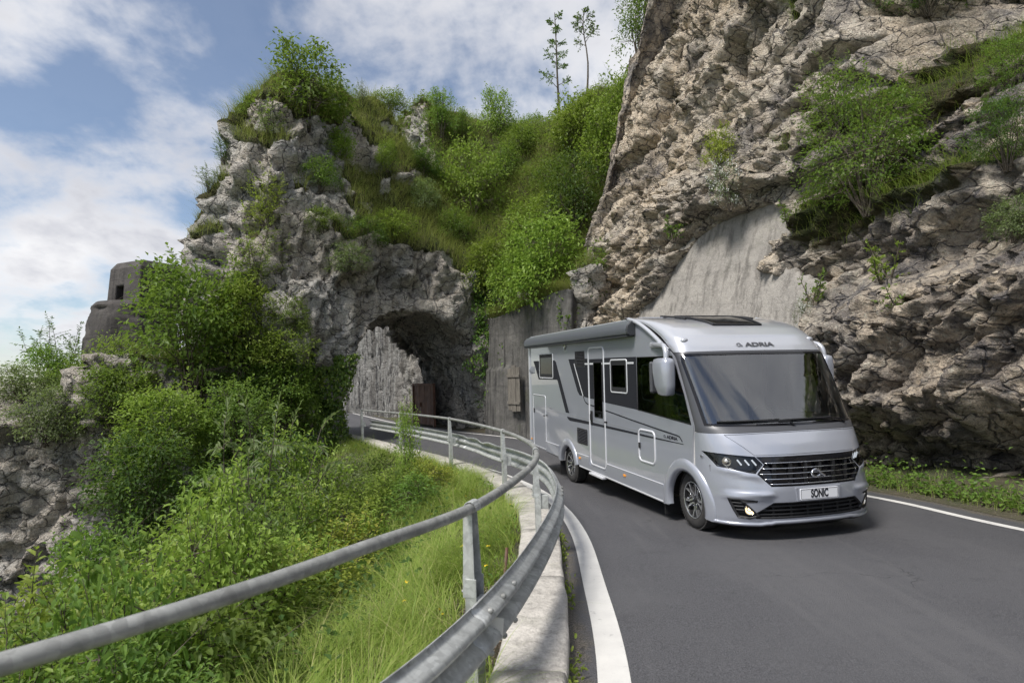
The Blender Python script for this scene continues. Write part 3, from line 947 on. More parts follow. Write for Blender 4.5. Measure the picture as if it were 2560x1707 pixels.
k1, k2, cid3, fk = worley(np.stack([ul * 2.0, ul2 * 4.2, wx * 5], 1), 12)
l1, l2, cid4, fl_ = worley(np.stack([uf * 6.5, zf * 8.0, wx * 5], 1), 13)
saw = ((q * .42) % 1); saw = np.where(saw < .86, saw / .86, (1 - saw) / .14)            # slow ramp, sharp step
sawr = ((qr * .62) % 1); sawr = np.where(sawr < .80, sawr / .80, (1 - sawr) / .20)
d = .38 * fbm(np.stack([uf * .26, zf * .30, uf * 0 + 3], 1), 3, 85) + .40 * (saw - .5) * (1 - right) + .36 * (sawr - .5) * right
d += .30 * cid + .42 * np.clip(fa, -.5, .5) - .18 * (1 - sstep(0, .07, f2 - f1))
d += .13 * cid2 + .20 * fb - .09 * (1 - sstep(0, .07, g2 - g1))
d += .085 * cid3 + .20 * fk - .06 * (1 - sstep(0, .10, k2 - k1)) + .085 * fl_ + .03 * cid4
d += .10 * fbm(np.stack([ul * .9, ul2 * 2.6, wx * 3], 1), 4, 88, .62, True) + .05 * fbm(np.stack([uf * 6, zf * 7, wx * 4], 1), 3, 92, .6, True)
# bulges, and the cavity the road makers left along the foot on the right
d += right * (.55 * np.exp(-((zf - 2.9) / .9) ** 2) - .55 * np.exp(-((zf - 4.15) / .45) ** 2) * sstep(.0, .5, .4 + wx) - .42 * np.exp(-((zf - .6) / .5) ** 2) + .25 * np.exp(-((zf - 1.6) / .4) ** 2))
d += (1 - right) * .55 * np.exp(-((zf - 7.0) / 1.0) ** 2) * np.exp(-((uf - 22.2) / 2.0) ** 2)   # brow over the concrete
# the recess that is filled with concrete
pd = sd_poly(uf + .16 * fbm(np.stack([uf * 1.6, zf * 1.6, uf * 0], 1), 3, 95), zf, PATCH)
inp = sstep(.10, -.16, pd)
lip = np.exp(-(np.maximum(pd, 0) / .55) ** 2) * (pd > 0)
d = d + .14 * lip * np.where(zf > 2.5, 1, 0)
d = d * (1 - .75 * sstep(26.5, 29.5, uf))
d = d * (1 - inp) + inp * -1.05
ledge = sstep(.25, .75, fbm(np.stack([uf * .5 + zf * .1, qr * 1.1, uf * 0 + 7], 1), 3, 97) * 1.6 + .12)
vz = sstep(3.8, 6.2, zf - .42 * (20.6 - uf) * 0) * sstep(21.3, 20.2, uf - .18 * (zf - 6)) * (1 - inp)
lean_f = lean.ravel() + sstep(20.6, 18.2, uf) * .72 * np.maximum(zf - 5.3, 0)
vegc = vz * sstep(.22, .50, ledge * .62 + .42 * fbm(np.stack([uf * .55, qr * .75, uf * 0 + 2], 1), 4, 99) + .12)
bnd = np.exp(-((zf - 5.9 - .35 * np.sin(uf * 1.1) - .8 * wx) / .42) ** 2) + np.exp(-((zf - 8.8 + .5 * (uf - 18) - 1.2 * wx) / .75) ** 2)
vegc = np.maximum(vegc, np.clip(bnd, 0, 1) * sstep(20.9, 19.6, uf) * sstep(-.45, .1, fbm(np.stack([uf * .8, zf * 1.2, uf * 0 + 6], 1), 3, 119)) * (1 - inp))
d = d + .30 * sstep(.3, 0, np.abs(zf - 5.5 - .35 * np.sin(uf * 1.1) - .8 * wx)) * sstep(20.9, 19.6, uf) * (1 - inp)
n3 = np.repeat(NC[:, None, :], len(cz), 1).reshape(-1, 2)
Vc = q3.copy(); Vc[:, :2] += n3 * (d - lean_f)[:, None]
Vc[:, 2] += .10 * fbm(w3 * 1.3, 3, 101)
stc = sstep(.05, .5, fbm(np.stack([uf * .5 + zf * .25, zf * .32, uf * 0 + 5], 1), 4, 103)) * .55
stc = np.maximum(stc, right * sstep(-.10, .35, fbm(np.stack([uf * .8, zf * .55, uf * 0], 1), 4, 105) + .10 + .25 * np.exp(-((zf - 4.6) / 1.3) ** 2)) * .8)
stc = np.maximum(stc, right * (.50 + .25 * sstep(4, 6, zf)) * sstep(1.6, 2.6, zf))
stc = np.maximum(stc, sstep(27.0, 29.5, uf + fbm(w3 * .8, 3, 107) * 1.5) * .7)
Fc = grid_faces(len(us), len(cz))
me = mesh_np('rock_cliff', Vc, Fc)
set_attr(me, 'veg', vegc); set_attr(me, 'stain', stc)
tag(link_mesh('rock_cliff', me, M['rock_r']), kind='structure')
CLIFF = (Vc, Fc, vegc, uf, zf, len(us), len(cz))


def cliff_at(u, z):
    """point of the finished cliff surface at (u, z) and its outward normal"""
    i = int(np.clip(np.searchsorted(us, u), 1, len(us) - 2)); k = int(np.clip(np.searchsorted(cz, z), 1, len(cz) - 2))
    nv = len(cz)
    return Vector(Vc[i * nv + k]), Vector((NC[i, 0], NC[i, 1], 0))


# ------------------------------------------------------------------ concrete: fill in the recess, retaining wall before the tunnel
M['fill'] = mat_concrete('old_concrete_fill', (.30, .28, .255), (.13, .12, .108), (.385, .36, .325), .7, .14, .07, 40, .42)
M['wallc'] = mat_concrete('stained_concrete', (.098, .095, .090), (.026, .025, .025), (.155, .148, .137), .95, .4, .05, 45, .5)
M['bunk'] = mat_concrete('dark_concrete', (.052, .046, .044), (.020, .019, .019), (.095, .086, .080), .6, .15, .04, 45, 1.3)
ui = np.where((us > 18.6) & (us < 27.2))[0][::2]; zi = np.arange(-.5, 7.2, .12)
Pf = []
for i in ui:
    for z in zi:
        b = CB[i] - NC[i] * (.30 * max(z - 1.5, 0) + .40)
        Pf.append((b[0], b[1], z + float(zr(CB[i, 1]))))
Pf = np.array(Pf)
nrm = np.repeat(NC[ui], len(zi), 0)
Pf[:, :2] += nrm * (.07 * fbm(Pf * .8, 4, 111) + .02 * fbm(Pf * 4, 3, 113))[:, None]
# one old pour line
Ff = grid_faces(len(ui), len(zi))
near = sd_poly(np.repeat(us[ui], len(zi)), np.tile(zi, len(ui)), PATCH) < .35
Ff = Ff[near[Ff].all(1)]
fl = link_mesh('concrete_fill', mesh_np('concrete_fill', Pf, Ff), M['fill'])
sd_ = fl.modifiers.new('thick', 'SOLIDIFY'); sd_.thickness = .30; sd_.offset = -1
tag(fl, 'pale concrete fill set into the beige cliff behind the motorhome', 'concrete wall')

rw = empty('retaining_wall', (.4, 22.9, -.26))
tag(rw, 'dark streaked concrete retaining wall between the tunnel mouth and the cliff', 'retaining wall')
gs = np.arange(-5.6, -.05, .08); zs_ = np.linspace(-.3, 1, 60)
Pw = []
for g_ in gs:
    tz = 4.40 + .45 * sstep(-.5, -5.5, g_) + .03 * math.sin(g_ * 2.1)
    for s_ in zs_:
        z = -.4 + (tz + .4) * (s_ + .3) / 1.3
        e_ = 2.80 + .035 * z + .05 * math.sin(g_ * 1.7) + (.10 if g_ > -.75 else 0) * 0 - (.10 * sstep(-1.9, -1.8, g_) if g_ < -.0 else 0) * (1 if z < 2.35 else 0)
        p = C0 + EE * e_ + GG * g_
        Pw.append((p[0], p[1], z))
Pw = np.array(Pw)
Pw[:, :2] -= EE[None, :] * (.05 * fbm(Pw * np.array([1.2, 1.2, .5]), 4, 115) + .02 * fbm(Pw * 5, 3, 117))[:, None]
wo = link_mesh('wall_face', mesh_np('wall_face', Pw - np.array([.4, 22.9, -.26]), grid_faces(len(gs), len(zs_))[:, ::-1]), M['wallc'], rw)
sd_ = wo.modifiers.new('thick', 'SOLIDIFY'); sd_.thickness = .35; sd_.offset = -1


def on_wall(g_, z, out=0.):
    p = C0 + EE * (2.70 + .035 * z - out) + GG * g_
    return Vector((p[0], p[1], z))


# wooden shutter
t = NT('weathered_wood')
gn = t.noise(9, 8, .65, .3, stretch=(4, 4, .25)); gr2 = t.noise(2.2, 5, .6)
wc = t.mix(t.ramp(gn, .35, .68), (.115, .102, .085), (.235, .215, .185))
M['wood'] = t.set(color=t.mix(t.math('MULTIPLY', t.ramp(gr2, .5, .72), .6), wc, (.09, .085, .075)), rough=.85, normal=t.bump(gn, .5, .01))
sh = empty('wooden_shutter', on_wall(-2.5, .72, .06))
sh.rotation_euler = (0, 0, math.atan2(GG[1], GG[0]))
tag(sh, 'weathered grey plank shutter bolted on the stained concrete retaining wall', 'shutter')
for i, (w_, hgt, y0) in enumerate(((.26, 1.62, .0), (.30, 1.70, -.02), (.27, 1.60, .03))):
    x_ = -.30 + i * .295
    m = MB().prism([(x_ - w_ / 2 + .01, y0), (x_ + w_ / 2, y0), (x_ + w_ / 2, hgt - .02 * i), (x_ - w_ / 2 + .01, hgt)], .03, .065 + .006 * (i == 1), 'y')
    m.build('plank', M['wood'], sh, .004, 1)
for z_ in (.30, 1.30):
    MB().box((.0, .088, z_), (.88, .034, .10)).build('batten', M['wood'], sh, .004, 1)

# rusted gate inside the bore
t = NT('rusted_steel')
rn = t.noise(2.2, 8, .68, .5); rs_ = t.noise(5, 6, .6, .1, stretch=(1, 1, .15))
rc = t.mix(t.ramp(rn, .35, .66), (.105, .055, .038), (.185, .095, .06))
rc = t.mix(t.math('MULTIPLY', t.ramp(rs_, .52, .68), .6), rc, (.27, .22, .20))
M['rust'] = t.set(color=rc, rough=.8, normal=t.bump(rn, .4, .01))
rg = empty('steel_gate', on_wall(5.3, -.24, .42))
rg.rotation_euler = (0, 0, math.atan2(GG[1], GG[0]))
tag(rg, 'rusty brown steel gate on the side wall inside the tunnel', 'gate')
for i in range(7):
    MB().box((-1.02 + i * .34, 0, 1.0), (.328, .05 + .008 * (i % 2), 1.84)).build('panel', M['rust'], rg, .004, 1)
fr = MB().box((0, .02, 1.96), (2.56, .12, .10)).box((-1.23, .02, .96), (.09, .12, 1.9)).box((1.23, .02, .96), (.09, .12, 1.9))
fr.build('frame', M['rust'], rg, .005, 1)
MB().box((.30, .06, 1.0), (.05, .06, .22)).build('handle', M['rust'], rg, .004, 1)

# ------------------------------------------------------------------ the bunker on the spur
bk = empty('bunker', (-15.8, 25.6, 1.8))
tag(bk, 'dark concrete bunker turret above a rounded tower on the left spur', 'bunker')
prof = [(1.25, 5.45, 0), (1.42, 5.28, 0), (1.58, 4.7, 0), (1.70, 3.4, 0), (1.85, 1.2, 0), (2.0, -1.5, 0)]
n_ = 64; Vt = []
for r_, z_, _ in [(0, 5.5, 0), (.95, 5.5, 0)] + prof:
    for k in range(n_):
        th = 2 * PI * k / n_
        Vt.append((-15.8 + r_ * math.cos(th) * 1.0, 25.6 + r_ * math.sin(th), z_))
sub = []
lv = 8
Vt = np.array(Vt).reshape(lv, n_, 3)
fin = []
for a in range(lv - 1):
    for s_ in np.linspace(0, 1, 7, endpoint=False): fin.append(Vt[a] * (1 - s_) + Vt[a + 1] * s_)
fin.append(Vt[-1]); fin = np.array(fin); nl = len(fin)
Q = fin.reshape(-1, 3)
cen = np.array([-15.8, 25.6])
rad = Q[:, :2] - cen; rad /= (np.linalg.norm(rad, axis=1)[:, None] + 1e-6)
dd = .10 * fbm(Q * .9, 4, 121) + .04 * fbm(Q * 4, 3, 123) - .14 * (1 - sstep(0, .10, np.abs(fbm(Q * .8, 3, 125)))) * (Q[:, 2] < 5.2)
Q[:, :2] += rad * dd[:, None]
Fq = []
for a in range(nl - 1):
    for k in range(n_): Fq.append((a * n_ + k, (a + 1) * n_ + k, (a + 1) * n_ + (k + 1) % n_, a * n_ + (k + 1) % n_))
bt = link_mesh('tower', mesh_np('tower', Q - np.array([-15.8, 25.6, 1.8]), np.array(Fq)), M['bunk'], bk)
# turret: a tapering block with chamfered top, an embrasure cut into the face toward the valley
bm = bmesh.new()
yaw = Matrix.Rotation(R(-24), 3, 'Z')
bw, bd = 2.05, 3.0


def tp(x, y, z): return bm.verts.new(Vector((-15.15 + 15.8, 26.2 - 25.6, -1.8)) + yaw @ Vector((x, y, z)) )


# front (x-left / toward viewer) face is local -x... build lower ring, upper ring, cap ring
rings = []
for (sc_, z_) in ((1.0, 5.2), (1.0, 5.35), (.93, 6.85), (.80, 7.15)):
    rings.append([tp(sx_ * bw / 2 * sc_, sy_ * bd / 2 * sc_, z_) for sx_, sy_ in ((-1, -1), (1, -1), (1, 1), (-1, 1))])
for a in range(3):
    for k in range(4): bm.faces.new((rings[a][k], rings[a][(k + 1) % 4], rings[a + 1][(k + 1) % 4], rings[a + 1][k]))
bm.faces.new(rings[3]); bm.faces.new(rings[0][::-1])
bmesh.ops.recalc_face_normals(bm, faces=bm.faces)
bme = bpy.data.meshes.new('turret'); bm.to_mesh(bme); bm.free()
to = link_mesh('turret', bme, M['bunk'], bk)
cutm = MB().box((0, 0, 0), (.46, 1.6, .66)).build('cutter', None, None)
cutm.matrix_world = Matrix.Translation(Vector((-15.15, 26.2, 0)) + yaw @ Vector((-.25, -1.5, 5.78))) @ yaw.to_4x4()
bo_ = to.modifiers.new('cut', 'BOOLEAN'); bo_.object = cutm; bo_.operation = 'DIFFERENCE'
dg = bpy.context.evaluated_depsgraph_get(); dg.update()
new_me = bpy.data.meshes.new_from_object(to.evaluated_get(dg))
to.modifiers.clear(); to.data = new_me
bpy.data.objects.remove(cutm)
bv = to.modifiers.new('bevel', 'BEVEL'); bv.width = .07; bv.segments = 3; bv.limit_method = 'ANGLE'

# ------------------------------------------------------------------ the motorhome
def mat_paint(name, col, metal=.55, rough=.30, coat=1.0):
    t = NT(name)
    n = t.noise(900, 2, .5); d_ = t.noise(2.0, 5, .6)
    c = t.mix(t.math('MULTIPLY', t.ramp(n, .45, .6), .10), col, tuple(min(1, k * 1.3) for k in col))
    c = t.mix(t.math('MULTIPLY', t.ramp(d_, .5, .8), .12), c, tuple(k * .75 for k in col))
    return t.set(color=c, metal=metal, rough=rough, coat=coat, coatr=.03)


def mat_glass(name, tint, ior=1.5, dark=0.):
    t = NT(name)
    out = t.n['Material Output']
    fr = t.node('ShaderNodeFresnel'); fr.inputs['IOR'].default_value = ior
    tr = t.node('ShaderNodeBsdfTransparent'); tr.inputs['Color'].default_value = (*tint, 1)
    gl = t.node('ShaderNodeBsdfGlossy'); gl.inputs['Roughness'].default_value = .015
    gl.inputs['Color'].default_value = (.95, .97, 1, 1)
    mx = t.node('ShaderNodeMixShader')
    t.l.new(fr.outputs[0], mx.inputs[0]); t.l.new(tr.outputs[0], mx.inputs[1]); t.l.new(gl.outputs[0], mx.inputs[2])
    t.l.new(mx.outputs[0], out.inputs['Surface'])
    return t.m


VM = {}
VM['silver'] = mat_paint('silver_paint', (.40, .42, .475), .40, .29)
VM['cap'] = mat_paint('light_silver_paint', (.50, .515, .555), .34, .29)
VM['frame'] = simple('pale_trim', (.66, .67, .70), .4, .2)
VM['anthracite'] = simple('anthracite_film', (.020, .021, .026), .6, 0, spec=.15)
VM['pillar'] = simple('anthracite_paint', (.075, .077, .085), .45, .2, coat=.25, coatr=.25)
VM['black'] = simple('black_plastic', (.018, .018, .020), .55)
VM['gloss'] = simple('gloss_black', (.010, .010, .012), .08)
VM['rubber'] = simple('rubber', (.012, .012, .013), .75)
t = NT('tyre_rubber'); tn = t.noise(25, 5, .6)
VM['tyre'] = t.set(color=t.mix(t.ramp(tn, .4, .7), (.028, .027, .027), (.048, .046, .044)), rough=.85)
VM['chrome'] = simple('chrome', (.78, .79, .82), .12, 1.0)
VM['alloy'] = simple('machined_alloy', (.72, .73, .75), .25, .9)
VM['rimblk'] = simple('rim_black', (.012, .012, .013), .35)
VM['grey'] = simple('grey_film', (.26, .27, .29), .4)
VM['amber'] = simple('amber_lens', (.85, .33, .03), .25, 0, coat=.5)
VM['plate'] = simple('plate_white', (.78, .79, .82), .35)
VM['ink'] = simple('plate_ink', (.010, .010, .016), .5)
VM['awn'] = simple('awning_grey', (.165, .178, .20), .38, .5)
VM['awn_d'] = simple('awning_dark', (.045, .048, .053), .45)
VM['beige'] = simple('interior_cream', (.82, .80, .75), .7)
VM['intgrey'] = simple('interior_grey', (.10, .10, .105), .8)
VM['seat'] = simple('seat_leather', (.50, .45, .39), .55)
VM['screen'] = mat_glass('windscreen_glass', (.92, .95, .94), 2.5)
VM['tint'] = mat_glass('tinted_glass', (.22, .25, .24), 1.62)
VM['privacy'] = mat_glass('dark_acrylic', (.05, .054, .058), 1.28)
VM['lens'] = mat_glass('lamp_lens', (.93, .95, .97), 1.42)
VM['under'] = simple('underbody', (.008, .008, .008), .9)
VM['lamp_dark'] = simple('lamp_housing', (.022, .022, .020), .35)
VM['drl'] = simple('light_guide', (.85, .86, .88), .3, 0, emit=(.9, .95, 1, 1), emits=.35)
t = NT('lit_bulb'); VM['bulb'] = t.set(color=(1, .9, .75), emit=(1.0, .78, .50, 1), emits=2.6, rough=.3)
VM['reflector'] = simple('lamp_reflector', (.80, .74, .64), .18, 1.0)

van = empty('motorhome')
van.matrix_world = Matrix(((0.252235, 0.967650, 0.005631, 3.291900), (-0.967517, 0.252294, -0.016096, 8.344788), (-0.016996, -0.001388, 0.999855, -0.001458), (0, 0, 0, 1)))
tag(van, 'silver grey integrated motorhome driving on the road bend', 'motorhome')
WW = 1.13


def kn(tab):
    a = np.array(tab, float)
    return lambda z: np.interp(z, a[:, 0], a[:, 1])


def smooth_kn(tab, n=400, it=40):
    a = np.array(tab, float); zz = np.linspace(a[0, 0], a[-1, 0], n); v = np.interp(zz, a[:, 0], a[:, 1])
    for _ in range(it): v[1:-1] = (v[:-2] + v[1:-1] * 2 + v[2:]) / 4
    return lambda z: np.interp(z, zz, v)


xs_f = smooth_kn([(.15, .20), (.9, .17), (1.15, .19), (1.33, .22), (1.45, .17), (2.24, -.225), (2.3, -.32), (2.52, -.70), (2.76, -1.28), (2.82, -1.52), (2.87, -1.80)], it=25)
xc_f = smooth_kn([(.15, .88), (.24, .955), (.30, .985), (.38, 1.0), (.5, 1.03), (.65, 1.035), (.82, 1.0), (1.02, .93), (1.15, .86), (1.27, .765), (1.33, .70), (1.37, .645), (2.27, .02), (2.37, -.035), (2.5, -.14), (2.62, -.33), (2.7, -.55), (2.78, -.9), (2.82, -1.2), (2.87, -1.7)], it=12)
n_f = kn([(.15, 2.7), (1.3, 2.5), (1.5, 2.7), (2.26, 4.0), (2.5, 4.5), (2.87, 5)])


def xf(y, z):
    r = np.clip(np.abs(y) / WW, 0, 1); n = n_f(z)
    x = xs_f(z) + (xc_f(z) - xs_f(z)) * np.maximum(1 - r ** n, 0) ** (1 / n)
    # brow over the fog lamps and the ledge under the headlamps
    ay = np.abs(y)
    x = x + .045 * np.exp(-((z - (.585 - .05 * (ay - .6))) / .035) ** 2) * sstep(.50, .66, ay) * sstep(1.10, .95, ay)
    x = x + .020 * np.exp(-((z - (.80 + .22 * (ay - .75))) / .035) ** 2) * sstep(.62, .75, ay) * sstep(1.12, 1.0, ay)
    return x


def ysurf(x, z):
    xs_, xc_, n = xs_f(z), xc_f(z), n_f(z)
    r = np.clip((x - xs_) / (xc_ - xs_), 0, 1)
    return WW * (1 - r ** n) ** (1 / n)


def subdiv(poly, step):
    out = []
    n = len(poly)
    for i in range(n):
        a = np.array(poly[i], float); b = np.array(poly[(i + 1) % n], float)
        k = max(1, int(math.ceil(np.linalg.norm(b - a) / step)))
        for j in range(k): out.append(tuple(a + (b - a) * j / k))
    return out


def rrect(x0, z0, x1, z1, r, n=5):
    P = []
    for cx_, cz_, a0 in ((x1 - r, z1 - r, 0), (x0 + r, z1 - r, 90), (x0 + r, z0 + r, 180), (x1 - r, z0 + r, 270)):
        for k in range(n + 1):
            a = R(a0 + 90 * k / n); P.append((cx_ + r * math.cos(a), cz_ + r * math.sin(a)))
    return P


def inset(poly, d):
    P = np.array(poly, float); n = len(P)
    area = .5 * np.sum(P[:, 0] * np.roll(P[:, 1], -1) - np.roll(P[:, 0], -1) * P[:, 1])
    s = 1 if area > 0 else -1
    out = []
    for i in range(n):
        a, b, c = P[i - 1], P[i], P[(i + 1) % n]
        t1 = (b - a) / (np.linalg.norm(b - a) + 1e-9); t2 = (c - b) / (np.linalg.norm(c - b) + 1e-9)
        n1 = np.array([-t1[1], t1[0]]) * s; n2 = np.array([-t2[1], t2[0]]) * s
        m = n1 + n2; m /= (np.linalg.norm(m) + 1e-9)
        out.append(tuple(b + m * d / max(m @ n1, .4)))
    return out


def region(outer, holes=(), step=.12, pts=None):
    """constrained triangulation of a 2D region"""
    loops = [subdiv(outer, step)] + [subdiv(h, step) for h in holes]
    vs_ = []; es = []
    for L in loops:
        b = len(vs_); vs_ += [Vector(p) for p in L]
        es += [(b + i, b + (i + 1) % len(L)) for i in range(len(L))]
    if pts is not None:
        P = np.array(pts)
        ok = in_poly(P[:, 0], P[:, 1], outer)
        for h in holes: ok &= ~in_poly(P[:, 0], P[:, 1], h)
        dmin = dist_poly(P[:, 0], P[:, 1], loops[0])
        for L in loops[1:]: dmin = np.minimum(dmin, dist_poly(P[:, 0], P[:, 1], L))
        P = P[ok & (dmin > step * .3)]
        vs_ += [Vector(p) for p in P]
    rv, re, rf, *_ = delaunay_2d_cdt(vs_, es, [], 0, 1e-5)
    V2 = np.array([tuple(v) for v in rv]); F2 = np.array([tuple(f) for f in rf if len(f) == 3])
    c = V2[F2].mean(1)
    ok = in_poly(c[:, 0], c[:, 1], outer)
    for h in holes: ok &= ~in_poly(c[:, 0], c[:, 1], h)
    return V2, F2[ok]


def put(name, V3, F3, mat, parent, thick=0., smooth=True, flip=None, bevel=0.):
    V3 = np.asarray(V3, float); F3 = np.asarray(F3)
    if flip is not None:
        n = np.cross(V3[F3[:, 1]] - V3[F3[:, 0]], V3[F3[:, 2]] - V3[F3[:, 0]])
        bad = (n @ np.array(flip)) < 0
        F3 = F3.copy(); F3[bad] = F3[bad][:, ::-1]
    o = link_mesh(name, mesh_np(name, V3, F3, smooth), mat, parent)
    if thick:
        m = o.modifiers.new('thick', 'SOLIDIFY'); m.thickness = abs(thick); m.offset = -1 if thick > 0 else 1
        m.use_even_offset = False
    return o


_ys = np.concatenate([np.linspace(-.9, .9, 19), s_ * WW * np.sin(np.linspace(.92, 1.55, 9)) if False else np.array([])]) if False else None
yy = np.unique(np.round(np.concatenate([np.linspace(-.88, .88, 23)] + [sg * np.array([.95, 1.0, 1.04, 1.07, 1.09, 1.105, 1.115, 1.122, 1.127]) for sg in (-1, 1)]), 4))


def front_pts(z0, z1, nz): return [(y, z) for y in yy for z in np.linspace(z0, z1, nz)]


def front(name, outer, mat, parent, holes=(), off=0., step=.05, nz=20, thick=.012, cutarch=False, pts=True, smooth=True):
    zz = [p[1] for p in outer]

    def ph(P): return [(WW * math.asin(max(-1, min(1, p[0] / WW))), p[1]) for p in P]      # even spacing round the corners
    P_ = None
    if pts:
        nph = int(WW * PI / (step * 1.1))
        P_ = [(u_, z_) for u_ in np.linspace(-WW * PI / 2, WW * PI / 2, nph)[1:-1] for z_ in np.linspace(min(zz), max(zz), max(nz, int((max(zz) - min(zz)) / (step * .9))))]
    V2, F2 = region(ph(subdiv(outer, .12)), [ph(subdiv(h, .08)) for h in holes], step, P_)
    V2 = np.stack([WW * np.sin(V2[:, 0] / WW), V2[:, 1]], 1)
    x = xf(V2[:, 0], V2[:, 1]) + off
    y = V2[:, 0] * (1 + (off if abs(off) < .02 else 0) / WW)
    V3 = np.stack([x, y, V2[:, 1]], 1)
    if cutarch:
        c = V3[F2].mean(1)
        F2 = F2[((c[:, 0] + .02) ** 2 + (c[:, 2] - .31) ** 2) > .452 ** 2]
    o = put(name, V3, F2, mat, parent, thick if abs(off) > .005 or name.endswith('surround') else 0, smooth, flip=(1, 0, 0.3))
    if not o.modifiers:
        # exact normals of the bodywork, so the paint reflects without facets
        e1 = 1e-3
        yc_ = np.clip(V2[:, 0], -WW + .004, WW - .004); zc_ = V2[:, 1]
        dy_ = (xf(yc_ + e1, zc_) - xf(yc_ - e1, zc_)) / (2 * e1); dz_ = (xf(yc_, zc_ + e1 * 4) - xf(yc_, zc_ - e1 * 4)) / (8 * e1)
        nn_ = np.stack([np.ones(len(yc_)), -dy_, -dz_], 1)
        edge = np.abs(V2[:, 0]) > WW - .004
        nn_[edge] = np.stack([np.zeros(edge.sum()), np.sign(V2[edge, 0]), np.zeros(edge.sum())], 1)
        nn_ /= np.linalg.norm(nn_, axis=1)[:, None]
        o.data.normals_split_custom_set_from_vertices([tuple(q) for q in nn_])
    return o


E_ = WW - .0005
# ---- fascia outlines (y, z), symmetrical
def mir(P): return [(-y, z) for y, z in P]


HL = [(-1.118, 1.055), (-.70, 1.020), (-.632, .930), (-.735, .828), (-.80, .838), (-1.05, .893)]
GRILLE = [(-.690, 1.018), (-.622, .930), (-.722, .822), (-.585, .682), (.585, .682), (.722, .822), (.622, .930), (.690, 1.018)]
LOWG = [(-.57, .500), (.57, .500), (.79, .345), (.735, .305), (-.735, .305), (-.79, .345)]
FOG = [(-1.005, .540), (-.74, .522), (-.745, .503), (-.86, .498), (-.70, .335), (-.80, .305), (-.915, .318), (-.955, .40)]
HOODZ = 1.035
body_lo = [(-E_, .235), (-.66, .235), (-.56, .262), (.56, .262), (.66, .235), (E_, .235), (E_, 1.27), (1.0, 1.275), (.5, 1.285), (0, 1.288), (-.5, 1.285), (-1.0, 1.275), (-E_, 1.27)]
HOOD = [(-.70, 1.030), (0, 1.036), (.70, 1.030), (.80, 1.13), (.945, 1.262), (.5, 1.278), (0, 1.281), (-.5, 1.278), (-.945, 1.262), (-.80, 1.13)]
front('front_fascia', body_lo, VM['silver'], van, [HL, mir(HL), GRILLE, LOWG, FOG, mir(FOG), HOOD], 0, .045, 26, .015, True)
hood = front('hood', inset(HOOD, .005), VM['silver'], van, (), .002, .05, 10, .012)
# dark frame round the windscreen
FR_T = 2.282
GLASS = [(-1.075, 1.372), (-.6, 1.362), (0, 1.358), (.6, 1.362), (1.075, 1.372), (1.092, 1.8), (1.106, 2.15), (1.095, 2.235), (1.06, 2.252), (0, 2.258), (-1.06, 2.252), (-1.095, 2.235), (-1.106, 2.15), (-1.092, 1.8)]
frame_o = [(-E_, 1.274), (-1.0, 1.279), (-.5, 1.289), (0, 1.292), (.5, 1.289), (1.0, 1.279), (E_, 1.274), (E_, FR_T), (.6, FR_T + .006), (0, FR_T + .008), (-.6, FR_T + .006), (-E_, FR_T)]
ws_frame = front('windscreen_frame', frame_o, VM['pillar'], van, [GLASS], 0, .05, 30, .03)
ws = front('windscreen', inset(GLASS, -.006), VM['screen'], van, (), -.004, .06, 22, 0)
seal = front('windscreen_seal', inset(GLASS, -.010), VM['gloss'], ws, [inset(GLASS, .016)], .003, .05, 22, 0, pts=False)
cap = front('forehead_cap', [(-E_, FR_T + .003), (-.6, FR_T + .009), (0, FR_T + .011), (.6, FR_T + .009), (E_, FR_T + .003), (E_, 2.865), (-E_, 2.865)], VM['cap'], van, (), 0, .06, 40, .02)
# seam of the cap along the side
for sg in (-1, 1):
    P = [(-1.27, sg * (WW + .001), 2.730), (-1.05, sg * (WW + .001), 2.640), (-.80, sg * (WW + .001), 2.522), (-.62, sg * (WW + .001), 2.42), (-.47, sg * (WW + .001), 2.325), (-.42, sg * (WW + .001), 2.285)]
    MB().tube(P, .004, 5).build('cap_seam', VM['rubber'], cap, fix=False)
    P = [(-1.58, sg * (WW + .004), 2.80), (-1.3, sg * (WW + .012), 2.735), (-1.0, sg * (WW + .014), 2.62), (-.72, sg * (WW + .014), 2.482), (-.5, sg * (WW + .012), 2.355), (-.36, sg * (WW + .008), 2.285)]
    P = [(x + .03, y, z + .028) for x, y, z in P]
    Q = spline(P, 24)
    MB().tube([tuple(p) for p in Q], .034, 8).build('cap_rail', VM['cap'], cap, fix=False)

# ---- grille: dark shell behind, chrome bars
gs_ = front('grille', inset(GRILLE, -.004), VM['gloss'], van, (), -.075, .06, 8, .01)
rim_ = front('grille_surround', inset(GRILLE, -.003), VM['gloss'], gs_, [inset(GRILLE, .020)], -.010, .05, 8, .05, pts=False)
band = [(-.688, 1.014), (0, 1.018), (.688, 1.014), (.640, .957), (0, .962), (-.640, .957)]
front('grille_band', band, VM['gloss'], gs_, (), .002, .05, 4, .02)


def bar_front(z, y0, y1, r, mat, parent, name, off=0., n=26, rz=None):
    P = []
    for y in np.linspace(y0, y1, n): P.append((float(xf(y, z)) + off, y, z))
    V = []; F = []
    k = 8
    for p in P:
        for j in range(k):
            a = 2 * PI * j / k
            V.append((p[0] + r * math.cos(a) * 1.3, p[1], p[2] + (rz or r) * math.sin(a)))
    for i in range(n - 1):
        for j in range(k): F.append((i * k + j, i * k + (j + 1) % k, (i + 1) * k + (j + 1) % k, (i + 1) * k + j))
    F += [tuple(range(k)), tuple(range((n - 1) * k, n * k))[::-1]]
    return MB().add(V, F, True).build(name, mat, parent)


